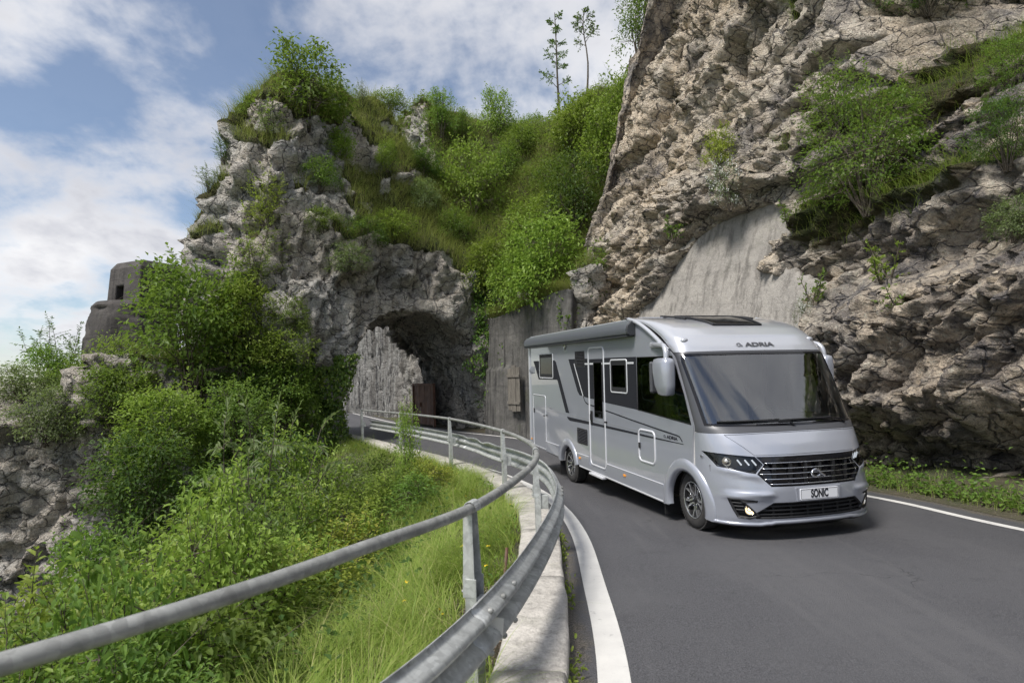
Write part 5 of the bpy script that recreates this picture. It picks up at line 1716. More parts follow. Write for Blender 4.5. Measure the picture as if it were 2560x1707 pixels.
# ---- mirrors
for sg in (-1, 1):
    def mp(x, y, z): return (x, sg * y, z)
    mi = MB()
    prof = [(-.06, 1.15, 2.395, .055), (-.02, 1.17, 2.395, .05), (.05, 1.28, 2.385, .045), (.13, 1.37, 2.345, .042), (.155, 1.395, 2.29, .040), (.155, 1.40, 2.23, .040)]
    root = MB().box(mp(-.72, 1.135, 2.405), (.26, .07, .085)).build('mirror', VM['cap'], van, .03, 3)
    A = spline([(-.74, 1.15, 2.405), (-.62, 1.175, 2.405), (-.36, 1.215, 2.385), (-.26, 1.235, 2.345), (-.215, 1.245, 2.27), (-.21, 1.25, 2.20)], 20)
    MB().tube([mp(*p) for p in A], .036, 10).build('mirror_arm', VM['cap'], root, fix=False)
    # shell: rounded body, front face silver, glass toward the rear
    secs = []
    for (z, x0, x1, yw, yc) in ((1.715, -.30, -.13, .055, 1.25), (1.735, -.37, -.10, .075, 1.25), (1.85, -.44, -.09, .090, 1.25), (2.02, -.48, -.09, .095, 1.25), (2.14, -.49, -.095, .092, 1.25), (2.195, -.46, -.11, .08, 1.25), (2.215, -.38, -.17, .05, 1.25)):
        L = []
        for k in range(24):
            a = 2 * PI * k / 24; cx2, sx2 = math.cos(a), math.sin(a)
            ex_ = .5
            L.append(mp((x0 + x1) / 2 + (x1 - x0) / 2 * math.copysign(abs(cx2) ** ex_, cx2), yc + yw * math.copysign(abs(sx2) ** ex_, sx2), z))
        secs.append(L)
    V = [p for L in secs for p in L]; F = []
    for i in range(len(secs) - 1):
        for k in range(24): F.append((i * 24 + k, i * 24 + (k + 1) % 24, (i + 1) * 24 + (k + 1) % 24, (i + 1) * 24 + k))
    F += [tuple(range(24)), tuple(range(len(V) - 24, len(V)))[::-1]]
    sh_ = MB().add(V, F, True).build('mirror_housing', VM['silver'], root)
    MB().box(mp(-.53, 1.25, 1.97), (.01, .16, .37)).build('mirror_glass', VM['chrome'], root, .004, 2)
    MB().box(mp(-.495, 1.25, 1.955), (.065, .20, .43)).build('mirror_back', VM['pillar'], root, .03, 3)

# ---- wipers
for (yb, ye, ym) in ((-.02, -.97, -.50), (.80, -.18, .32)):
    zb, z1 = 1.352, 1.432
    def gp(y, z, o_=.03): return (float(xf(y, z)) + o_, y, z)
    wi = MB().tube([gp(yb, zb, .02), gp(yb - .06, zb + .045, .045), gp(ym, 1.415, .045)], [.018, .013, .008], 7).build('wiper', VM['gloss'], van, fix=False)
    MB().tube([gp(y, 1.412 + .012 * (y - ye), .022) for y in np.linspace(ye, ye + .78, 12)], .010, 6).build('blade', VM['rubber'], wi, fix=False)

# ---- cab interior
it = MB().box((-3.0, 0, 1.80), (.06, 2.2, 2.0)).build('bulkhead', VM['beige'], van)
MB().box((-1.2, 0, .86), (3.4, 2.18, .08)).build('cab_floor', VM['intgrey'], van)
db = MB()
V = []; F = []
for y in np.linspace(-1.02, 1.02, 21):
    xw = float(xf(y, 1.36))
    V += [(xw - .06, y, 1.345), (xw - .30, y, 1.36), (-.28, y, 1.33), (-.34, y, 1.22), (-.22, y, .95)]
for i in range(20):
    for j in range(4): F.append((i * 5 + j, (i + 1) * 5 + j, (i + 1) * 5 + j + 1, i * 5 + j + 1))
db.add(V, F, True); db.build('dashboard', VM['intgrey'], van)
for sg in (-1, 1):
    P = [(xf(1.06, z) - .06, sg * 1.045, z) for z in np.linspace(1.36, 2.24, 8)]
    MB().tube([tuple(map(float, p)) for p in P], .042, 8).build('pillar_trim', VM['beige'], van, fix=False)
    MB().box((-1.55, sg * 1.085, 1.6), (.36, .03, 1.3)).build('wall_trim', VM['beige'], van)
    MB().box((-.55, sg * 1.08, 1.12), (1.6, .05, .55)).build('door_trim', VM['beige'], van)
MB().box((-1.6, 0, 2.40), (2.4, 2.0, .05)).build('cab_ceiling', VM['beige'], van)
for y_ in (-.46, .46):
    st_ = MB().box((-1.02, y_, 1.14), (.52, .52, .18)).build('cab_seat', VM['seat'], van, .06, 3)
    b_ = MB().box((-1.32, y_, 1.55), (.17, .50, .72), Matrix.Rotation(R(-12), 3, 'Y')).build('backrest', VM['seat'], st_, .06, 3)
    MB().box((-1.43, y_, 2.0), (.11, .28, .19), Matrix.Rotation(R(-10), 3, 'Y')).build('headrest', VM['seat'], st_, .045, 3)
sw = MB().tube([Vector((-.52, .46, 1.32)) + Matrix.Rotation(R(-28), 3, 'Y') @ Vector((0, .19 * math.cos(a), .19 * math.sin(a))) for a in np.linspace(0, 2 * PI, 25)], .014, 8, cap=False)
sw.tube([(-.52, .46, 1.32), (-.30, .46, 1.22)], .025, 8).box((-.52, .46, 1.32), (.02, .36, .05))
sw.build('steering_wheel', VM['intgrey'], van, fix=False)

# ------------------------------------------------------------------ the person in the cab
per = empty('person', (0, 0, 0))
per.matrix_world = van.matrix_world.copy()
tag(per, 'person in a teal shirt seated behind the side window of the motorhome', 'person')
SK = simple('skin', (.50, .31, .22), .55); SHIRT = simple('teal_shirt', (.035, .115, .135), .85); JEANS = simple('dark_trousers', (.03, .035, .05), .85); HAIR = simple('dark_hair', (.022, .015, .011), .6)


def skin_body(name, verts, edges, rad, mat, parent, root=0, lv=2):
    me_ = bpy.data.meshes.new(name); me_.from_pydata(verts, edges, [])
    o = link_mesh(name, me_, mat, parent)
    sk = o.modifiers.new('skin', 'SKIN'); sk.use_smooth_shade = True
    ly = me_.skin_vertices[0] if me_.skin_vertices else None
    if ly is None:
        bm_ = bmesh.new(); bm_.from_mesh(me_); bm_.verts.layers.skin.verify(); bm_.to_mesh(me_); bm_.free(); ly = me_.skin_vertices[0]
    for i, r in enumerate(rad): ly.data[i].radius = r if isinstance(r, tuple) else (r, r)
    ly.data[root].use_root = True
    sb = o.modifiers.new('sub', 'SUBSURF'); sb.levels = lv; sb.render_levels = lv
    return o


py0 = -.45
V = [(-1.12, py0, 1.27), (-1.17, py0, 1.42), (-1.20, py0, 1.58), (-1.19, py0, 1.70), (-1.17, py0, 1.77), (-1.155, py0, 1.84),          # pelvis, belly, chest, collar, neck, neck top
     (-1.13, py0, 1.91), (-1.125, py0, 1.99),                                                                                            # head
     (-1.19, py0 - .17, 1.675), (-1.10, py0 - .22, 1.50), (-.96, py0 - .20, 1.38), (-.78, py0 - .13, 1.37), (-.70, py0 - .10, 1.36),     # right arm
     (-1.19, py0 + .17, 1.675), (-1.10, py0 + .22, 1.50), (-.96, py0 + .20, 1.38), (-.80, py0 + .10, 1.36), (-.72, py0 + .06, 1.35),     # left arm
     (-1.06, py0 - .10, 1.26), (-.66, py0 - .12, 1.29), (-.52, py0 - .12, .98), (-.42, py0 - .12, .93),
     (-1.06, py0 + .10, 1.26), (-.66, py0 + .12, 1.29), (-.52, py0 + .12, .98), (-.42, py0 + .12, .93)]
E = [(0, 1), (1, 2), (2, 3), (3, 4), (4, 5), (5, 6), (6, 7), (3, 8), (8, 9), (9, 10), (10, 11), (11, 12), (3, 13), (13, 14), (14, 15), (15, 16), (16, 17), (0, 18), (18, 19), (19, 20), (20, 21), (0, 22), (22, 23), (23, 24), (24, 25)]
rad = [(.13, .15), (.12, .155), (.12, .175), (.09, .13), (.055, .06), (.055, .055), (.085, .075), (.075, .065), .062, .050, .042, .032, .028, .062, .050, .042, .032, .028, .085, .062, .048, .045, .085, .062, .048, .045]
body = skin_body('body', V, E, rad, SK, per)
# clothing as slightly larger shells on the same skeleton
sid = [0, 1, 2, 3, 8, 9, 10, 13, 14, 15]
mp_ = {k: i for i, k in enumerate(sid)}
skin_body('shirt', [V[k] for k in sid], [(mp_[a], mp_[b]) for a, b in E if a in mp_ and b in mp_], [tuple(x * 1.12 + .006 for x in (rad[k] if isinstance(rad[k], tuple) else (rad[k],) * 2)) for k in sid], SHIRT, per)
lid = [0, 18, 19, 20, 22, 23, 24]; mp_ = {k: i for i, k in enumerate(lid)}
skin_body('trousers', [V[k] for k in lid], [(mp_[a], mp_[b]) for a, b in E if a in mp_ and b in mp_], [tuple(x * 1.12 + .006 for x in (rad[k] if isinstance(rad[k], tuple) else (rad[k],) * 2)) for k in lid], JEANS, per)
skin_body('hair', [(-1.17, py0, 1.90), (-1.16, py0, 1.985), (-1.12, py0, 2.035)], [(0, 1), (1, 2)], [(.085, .078), (.088, .080), (.06, .06)], HAIR, per)
for s_ in (-1, 1): MB().lathe([(0, .012), (.008, .010), (.012, 0)], (-1.045, py0 + s_ * .032, 1.965), 8, 'x').build('eye', HAIR, per)
MB().tube([(-1.05, py0, 1.96), (-1.025, py0, 1.925), (-1.045, py0, 1.915)], [.008, .014, .010], 6).build('nose', SK, per, fix=False)
MB().tube([(-1.05, py0 - .02, 1.885), (-1.042, py0, 1.882), (-1.05, py0 + .02, 1.885)], .006, 5).build('mouth', simple('lips', (.32, .12, .10), .5), per, fix=False)
for s_ in (-1, 1):
    hx = V[12 if s_ < 0 else 17]
    for k in range(5):
        oy = (-.024 + .012 * k) * 1.0
        if k < 4: P = [(hx[0], hx[1] + oy, hx[2]), (hx[0] + .045, hx[1] + oy * 1.15, hx[2] + .004), (hx[0] + .08 - .006 * abs(k - 1), hx[1] + oy * 1.2, hx[2] - .014)]
        else: P = [(hx[0] - .01, hx[1] - s_ * .02, hx[2]), (hx[0] + .02, hx[1] - s_ * .045, hx[2] - .004), (hx[0] + .045, hx[1] - s_ * .05, hx[2] - .012)]
        MB().tube(P, [.011, .009, .007], 6).build('finger', SK, per, fix=False)

# ------------------------------------------------------------------ plants
def mat_leaf(name, a, b, c=None, trans=.50, rough=.5):
    """a..b: range of leaf greens"""
    t = NT(name)
    out = t.n['Material Output']
    rn = t.attr('rnd'); ob = t.obrand()
    col = t.mix(rn, a, b)
    if c: col = t.mix(t.ramp(rn, .86, .98), col, c)
    hs_ = t.node('ShaderNodeHueSaturation')
    t.put(hs_.inputs['Hue'], t.math('ADD', t.math('MULTIPLY', ob, .03), .485)); t.put(hs_.inputs['Value'], t.math('ADD', t.math('MULTIPLY', ob, .35), .82)); t.put(hs_.inputs['Color'], t.mix(1.0, col, (1.0, 1.0, 1.06), 'MULTIPLY')); hs_.inputs['Saturation'].default_value = 1.03
    col = hs_.outputs[0]
    t.set(color=col, rough=rough, spec=.3)
    tl = t.node('ShaderNodeBsdfTranslucent'); t.l.new(t.mix(.5, col, (.20, .30, .03), 'MIX'), tl.inputs['Color'])
    mx = t.node('ShaderNodeMixShader'); mx.inputs[0].default_value = trans
    t.l.new(t.b.outputs[0], mx.inputs[1]); t.l.new(tl.outputs[0], mx.inputs[2]); t.l.new(mx.outputs[0], out.inputs['Surface'])
    return t.m


LM = {'light': mat_leaf('leaf_light', (.185, .275, .046), (.345, .440, .092)),
      'mid': mat_leaf('leaf_mid', (.110, .190, .038), (.225, .320, .068)),
      'dark': mat_leaf('leaf_dark', (.055, .110, .028), (.115, .190, .048)),
      'grey': mat_leaf('leaf_grey', (.145, .195, .088), (.27, .325, .150)),
      'yellow': mat_leaf('leaf_yellow', (.26, .32, .045), (.46, .50, .10)),
      'ivy': mat_leaf('leaf_ivy', (.075, .145, .034), (.185, .280, .058), (.27, .36, .07), .35, .35),
      'flower': simple('white_petal', (.74, .74, .70), .6),
      'grass': mat_leaf('grass_blade', (.205, .305, .050), (.400, .460, .115), (.52, .47, .22), .45),
      'grass_dry': mat_leaf('grass_hanging', (.230, .270, .070), (.420, .410, .155), (.50, .43, .24), .4)}
t = NT('bark'); bn = t.noise(18, 6, .6, .2, stretch=(2, 2, .5))
LM['bark'] = t.set(color=t.mix(t.ramp(bn, .35, .7), (.055, .043, .032), (.16, .135, .105)), rough=.9)


def leaves_np(P, D_, N_, L, Wd, fold=.18, rnd=None, four=False):
    """diamond leaves with a folded midrib: base P, direction D_, normal N_"""
    D_ = D_ / (np.linalg.norm(D_, axis=1)[:, None] + 1e-9)
    S = np.cross(D_, N_); S /= (np.linalg.norm(S, axis=1)[:, None] + 1e-9)
    U = np.cross(S, D_)
    L = np.asarray(L)[:, None]; Wd = np.asarray(Wd)[:, None]
    b = P; tip = P + D_ * L - U * L * .12
    l = P + D_ * L * .45 + S * Wd * .5 + U * Wd * fold; r = P + D_ * L * .45 - S * Wd * .5 + U * Wd * fold
    n = len(P)
    if not four:
        V = np.stack([b, r, tip, l], 1).reshape(-1, 3)
        k = np.arange(n)[:, None] * 4
        F = np.concatenate([k + np.array([[0, 1, 2]]), k + np.array([[0, 2, 3]])])
        rv = np.repeat(rnd, 4)
    else:
        m = P + D_ * L * .5
        l2 = P + D_ * L * .78 + S * Wd * .33 + U * Wd * fold * .5; r2 = P + D_ * L * .78 - S * Wd * .33 + U * Wd * fold * .5
        l1 = P + D_ * L * .25 + S * Wd * .42 + U * Wd * fold; r1 = P + D_ * L * .25 - S * Wd * .42 + U * Wd * fold
        V = np.stack([b, r1, r2, tip, l2, l1, m], 1).reshape(-1, 3)
        k = np.arange(n)[:, None] * 7
        F = np.concatenate([k + np.array([q]) for q in ([0, 1, 6], [1, 2, 6], [2, 3, 6], [3, 4, 6], [4, 5, 6], [5, 0, 6])])
        rv = np.repeat(rnd, 7)
    return V, F, rv


def make_plant(seed, H=2.0, Rd=1.0, stems=9, twigs=16, per=9, leaf=.075, lw=.55, up=.35, start=.18, droop=.25, flat_=.6, trunk=False, crown0=0., four=False, cone=1.0, flower=0):
    """returns (stem mesh, foliage mesh, flower mesh or None)"""
    g = np.random.default_rng(seed)
    SM = MB(); LP = []; LD = []; LN = []; FP = []
    st_list = []
    if trunk:
        tp_ = [Vector((.10 * math.sin(z * 1.7 + seed) * z / H, .10 * math.cos(z * 1.3 + seed) * z / H, z)) for z in np.linspace(0, H * .97, 10)]
        SM.tube(tp_, [.055 * (1 - .8 * k / 9) * H / 5 + .006 for k in range(10)], 6, False)
        for k in range(stems):
            f = crown0 + (1 - crown0) * (k + g.random() * .6) / stems
            p = tp_[0].lerp(tp_[0], 0); idx = f * 9 * .97; i0 = int(min(idx, 8)); p = tp_[i0].lerp(tp_[i0 + 1], idx - i0)
            az = k * 2.4 + g.normal() * .3
            ln = Rd * (1.0 - .55 * ((f - crown0) / (1 - crown0 + 1e-6))) * (.7 + .5 * g.random())
            d = Vector((math.cos(az), math.sin(az), .45 + .5 * f)).normalized()
            st_list.append((p, d, ln, .012 * H / 5 + .004))
    else:
        for k in range(stems):
            az = k * 2.399 + g.normal() * .35
            sp = (k + .5) / stems
            d = Vector((math.cos(az) * sp * Rd / H * 1.35, math.sin(az) * sp * Rd / H * 1.35, 1)).normalized()
            ln = H * (1 - .32 * sp ** 1.5) * (.82 + .3 * g.random())
            st_list.append((Vector((math.cos(az) * .05, math.sin(az) * .05, -.12)), d, ln, .016))
    for (p0, d, ln, r0) in st_list:
        pts = [p0]; dd = d.copy(); nseg_ = 6
        for q in range(nseg_):
            dd = (dd + Vector((g.normal() * .10, g.normal() * .10, (.05 if not trunk else -.02)))).normalized()
            pts.append(pts[-1] + dd * ln / nseg_)
        SM.tube(pts, [r0 * (1 - .85 * q / nseg_) + .0015 for q in range(nseg_ + 1)], 5, False)
        for q in range(twigs):
            f = start + (1 - start) * (q + g.random() * .8) / twigs
            idx = min(f * nseg_, nseg_ - .01); i0 = int(idx); p = pts[i0].lerp(pts[i0 + 1], idx - i0); ax = (pts[i0 + 1] - pts[i0]).normalized()
            az = q * 2.399 + g.normal() * .4
            o_ = Vector((math.cos(az), math.sin(az), 0)); o_ = (o_ - ax * o_.dot(ax)).normalized()
            td = (o_ + ax * up + Vector((0, 0, .1))).normalized()
            tl = ln * (.36 if not trunk else .5) * (1.05 - f * cone * .72) * (.6 + .6 * g.random())
            if f > .93: td = ax; tl = ln * .14
            tp2 = [p]; dq = td.copy(); ns = 4
            for s_ in range(ns):
                dq = (dq + Vector((g.normal() * .12, g.normal() * .12, -droop * .22))).normalized(); tp2.append(tp2[-1] + dq * tl / ns)
            SM.tube([tp2[0], tp2[2], tp2[4]], [.005, .0035, .0015], 3, False)
            upv = Vector((g.normal() * .35, g.normal() * .35, 1)).normalized()
            for s_ in range(per):
                ff = (s_ + .6) / per * ns; j = min(int(ff), ns - 1); b = tp2[j].lerp(tp2[j + 1], ff - j); ad = (tp2[j + 1] - tp2[j]).normalized()
                sd = ad.cross(upv).normalized() * (1 if s_ % 2 else -1)
                ld = (ad * .62 + sd * .85 + Vector((g.normal(), g.normal(), g.normal() - .2)) * (.34 * (1 - flat_) + .10)).normalized()
                if s_ == per - 1: ld = ad
                nn = (upv + Vector((g.normal(), g.normal(), g.normal())) * (.75 * (1 - flat_) + .12)).normalized()
                LP.append(b); LD.append(ld); LN.append(nn)
                if flower and g.random() < flower: FP.append(b + ld * leaf * .6 + Vector((0, 0, .02)))
    n = len(LP)
    LP, LD, LN = np.array(LP), np.array(LD), np.array(LN)
    ls = leaf * g.uniform(.65, 1.25, n)
    V, F, rv = leaves_np(LP, LD, LN, ls, ls * lw * g.uniform(.85, 1.15, n), .18, g.random(n), four)
    fm = mesh_np('foliage', V, F, False); set_attr(fm, 'rnd', rv)
    sm = bpy.data.meshes.new('stem'); sm.from_pydata(SM.v, [], SM.f); sm.polygons.foreach_set('use_smooth', np.ones(len(SM.f), bool)); sm.update()
    wm = None
    if FP:
        FP = np.array(FP); m_ = len(FP); r3 = g.normal(size=(m_, 3))
        FP = np.repeat(FP, 3, 0) + g.normal(size=(m_ * 3, 3)) * .02
        V, F, rv = leaves_np(FP, g.normal(size=(m_ * 3, 3)), np.tile([[0, 0, 1.]], (m_ * 3, 1)) + g.normal(size=(m_ * 3, 3)) * .4, np.full(m_ * 3, .035), np.full(m_ * 3, .035), .1, g.random(m_ * 3))
        wm = mesh_np('blossom', V, F, False)
    return sm, fm, wm


def make_bush(seed, H=2.0, Rd=1.0, ncl=300, per=16, leaf=.07, lw=.6, lobes=7, shoots=14, four=False, flat_=.5, squash=.9, flower=0., dead=6):
    """a full, rounded shrub: leaf clumps over a lobed crown on branching stems, with shoots that break the outline"""
    g = np.random.default_rng(seed)
    SM = MB()
    # lobes of the crown
    la = np.arange(lobes) * 2.399 + g.normal(0, .3, lobes); lz = H * (.18 + .62 * (np.arange(lobes) + .5) / lobes) * g.uniform(.85, 1.1, lobes)
    lr = Rd * 1.75 / math.sqrt(lobes) * g.uniform(.7, 1.2, lobes) * np.where(lz > .7 * H, .8, 1)
    lc = np.stack([np.cos(la) * Rd * .48 * (1.15 - lz / H * .55), np.sin(la) * Rd * .48 * (1.15 - lz / H * .55), lz - lr * .25], 1)
    k = g.integers(0, lobes, ncl)
    dr = g.normal(size=(ncl, 3)); dr[:, 2] = dr[:, 2] * .8 + .28; dr /= np.linalg.norm(dr, axis=1)[:, None]
    rr = lr[k] * (.62 + .42 * g.random(ncl) ** .5)
    C = lc[k] + dr * rr[:, None] * np.array([1, 1, squash])
    C[:, 2] = np.maximum(C[:, 2], .06 * H * (1 + g.random(ncl)))
    out = C - np.array([0, 0, H * .35]); out /= (np.linalg.norm(out, axis=1)[:, None] + 1e-9)
    base = np.zeros(3)
    for j in range(lobes):                                    # stems to each lobe, twigs inside it
        p0 = Vector((g.normal() * .05, g.normal() * .05, -.15)); p2 = Vector(lc[j]); p1 = p0.lerp(p2, .5) + Vector((g.normal() * .08, g.normal() * .08, .10 * H))
        SM.tube([p0, p0.lerp(p1, .6), p1, p1.lerp(p2, .5), p2], [.020, .017, .013, .010, .006], 5, False)
    for j in range(0, ncl, 3):
        a = Vector(lc[k[j]]); b = Vector(C[j]); SM.tube([a, a.lerp(b, .55) + Vector((0, 0, -.02)), b], [.006, .004, .002], 3, False)
    for j in range(dead):                                     # bare twigs
        a = Vector(lc[g.integers(0, lobes)]); d_ = Vector((g.normal(), g.normal(), g.normal() * .6)).normalized(); L = Rd * g.uniform(.5, 1.0)
        SM.tube([a, a + d_ * L * .5 + Vector((0, 0, .03)), a + d_ * L], [.006, .004, .0015], 3, False)
    n = ncl * per
    ci = np.repeat(np.arange(ncl), per)
    sp = leaf * 1.25 * np.array([1, 1, .55 if flat_ > .6 else .8])
    P = C[ci] + g.normal(size=(n, 3)) * sp
    O = out[ci]
    Dd = O * np.array([1, 1, .3]) + g.normal(size=(n, 3)) * .55 + np.array([0, 0, -.15])
    Nn = O * (1 - flat_) + np.array([0, 0, .75 + flat_]) + g.normal(size=(n, 3)) * (.48 - .25 * flat_)
    # shoots
    SP, SDd, SN = [], [], []
    for j in range(shoots):
        c = C[g.integers(0, ncl)] if j % 2 else C[np.argsort(C[:, 2])[-1 - (j * 7) % (ncl // 4)]]
        d_ = Vector((c[0], c[1], H * .55)).normalized() * .6 + Vector((g.normal() * .3, g.normal() * .3, .75)); d_.normalize()
        L = H * g.uniform(.10, .24); a = Vector(c); pts = [a]
        for q in range(4): d_ = (d_ + Vector((g.normal() * .12, g.normal() * .12, 0))).normalized(); pts.append(pts[-1] + d_ * L / 4)
        SM.tube(pts, [.005, .004, .003, .002, .001], 3, False)
        m = int(max(6, L / leaf * 2.4))
        for q in range(m):
            f = (q + .5) / m * 4; i0 = min(int(f), 3); b = pts[i0].lerp(pts[i0 + 1], f - i0); az = q * 2.4
            SP.append(b); SDd.append(Vector((math.cos(az), math.sin(az), .35 + .3 * g.random()))); SN.append(Vector((-math.cos(az) * .3 + g.normal() * .2, -math.sin(az) * .3 + g.normal() * .2, 1)))
    P = np.concatenate([P, np.array(SP)]); Dd = np.concatenate([Dd, np.array(SDd)]); Nn = np.concatenate([Nn, np.array(SN)])
    n = len(P)
    crnd = np.clip(g.normal(.45, .22, ncl), 0, 1)
    rnd = np.clip(np.concatenate([crnd[ci], np.full(len(SP), .75)]) + g.normal(0, .16, n), 0, 1)
    ls = leaf * g.uniform(.6, 1.25, n)
    V, F, rv = leaves_np(P, Dd, Nn, ls, ls * lw * g.uniform(.8, 1.2, n), .18, rnd, four)
    fm = mesh_np('foliage', V, F, False); set_attr(fm, 'rnd', rv)
    sm = bpy.data.meshes.new('stem'); sm.from_pydata(SM.v, [], SM.f); sm.polygons.foreach_set('use_smooth', np.ones(len(SM.f), bool)); sm.update()
    wm = None
    if flower:
        m = int(ncl * flower); kk = g.choice(ncl, m, False); FP = np.repeat(C[kk] + out[kk] * leaf * 1.6, 9, 0) + g.normal(size=(m * 9, 3)) * leaf * .8
        V, F, rv = leaves_np(FP, g.normal(size=(m * 9, 3)), np.repeat(out[kk], 9, 0) + g.normal(size=(m * 9, 3)) * .5, np.full(m * 9, .034), np.full(m * 9, .034), .1, g.random(m * 9))
        wm = mesh_np('blossom', V, F, False)
    return sm, fm, wm


PROTO = {
    'round': make_bush(1, 2.0, 1.0, 250, 13, .105, .58, 11, 26, flat_=.5),
    'dense': make_bush(2, 2.0, 1.2, 280, 13, .098, .60, 12, 16, flat_=.45),
    'layer': make_bush(3, 3.0, 1.6, 420, 14, .125, .55, 20, 26, flat_=.85, squash=.7),
    'cliffy': make_bush(14, 2.4, 1.5, 420, 14, .070, .58, 20, 22, flat_=.7, squash=.75, dead=14),
    'upright': make_bush(4, 2.2, .6, 190, 12, .085, .5, 8, 40, flat_=.35),
    'sapling': make_plant(5, 2.4, .9, 12, 15, 10, .085, .45, .55, .2, .2, .55),
    'ash': make_plant(6, 1.8, 1.0, 11, 14, 14, .105, .32, .25, .15, .6, .8),
    'near': make_bush(7, 1.5, .85, 240, 12, .066, .55, 12, 34, True, .55),
    'near_b': make_bush(8, 1.3, .9, 170, 11, .090, .62, 10, 24, True, .65),
    'weed': make_plant(9, .55, .3, 5, 8, 6, .055, .6, .6, .1, .1, .4, four=True),
    'tree': make_plant(10, 6.0, 1.0, 15, 8, 7, .115, .6, .35, .35, .15, .4, trunk=True, crown0=.36),
    'tree_b': make_plant(12, 6.0, 1.0, 10, 9, 7, .115, .6, .35, .35, .15, .4, trunk=True, crown0=.72),
    'bloom': make_bush(11, 1.2, .75, 240, 12, .05, .55, 7, 12, flower=.55),
}
GROUPS = {'hillside_bush': 'bushes on the hillside below the rail', 'hillside_sapling': 'saplings on the hillside below the rail', 'ridge_bush': 'bushes along the ridge skyline',
          'slender_tree': 'slender trees on the ridge', 'slope_bush': 'bushes on the gully slope', 'wall_bush': 'bushes above the retaining wall', 'cliff_bush': 'bushes beside the left edge of the cliff',
          'gully_bush': 'bushes high in the gully', 'ledge_bush': 'bushes on ledges of the promontory', 'face_shrub': 'shrubs on the promontory face', 'edge_sapling': 'saplings on the promontory edge',
          'layered_bush': 'layered bushes below the bunker', 'spur_sapling': 'saplings around the bunker', 'spur_bush': 'bushes on the left spur', 'cliff_shrub': 'shrubs on the right cliff', 'rock_tuft': 'small tufts on the right rock',
          'low_shrub': 'low shrubs on the summit'}
_used = {}


def plant(name, cat, kind, mat, loc, h, w, label, group=None, rot=None, tilt=(0, 0)):
    sm, fm, wm = PROTO[kind]
    key = (kind, mat)
    if key not in _used:
        f2 = fm.copy(); f2.materials.clear(); f2.materials.append(LM[mat]); s2 = sm.copy(); s2.materials.clear(); s2.materials.append(LM['bark'])
        w2 = None
        if wm: w2 = wm.copy(); w2.materials.append(LM['flower'])
        H0 = float(np.percentile([v.co.z for v in f2.vertices], 99.3)); R0 = np.percentile([math.hypot(v.co.x, v.co.y) for v in f2.vertices], 96)
        _used[key] = (s2, f2, w2, H0, R0)
    s2, f2, w2, H0, R0 = _used[key]
    e = empty(name, loc)
    e.scale = (w / 2 / R0, w / 2 / R0, h / H0)
    e.rotation_euler = (tilt[0], tilt[1], rot if rot is not None else RNG.uniform(0, 6.28))
    tag(e, label, cat, group or GROUPS.get(name))
    tr = name.endswith('tree')
    for nm, m_ in (('trunk' if tr else 'stem', s2), ('crown' if tr else 'foliage', f2), ('blossom', w2)):
        if m_ is None: continue
        o = bpy.data.objects.new(nm, m_); COL.objects.link(o); o.parent = e
    return e


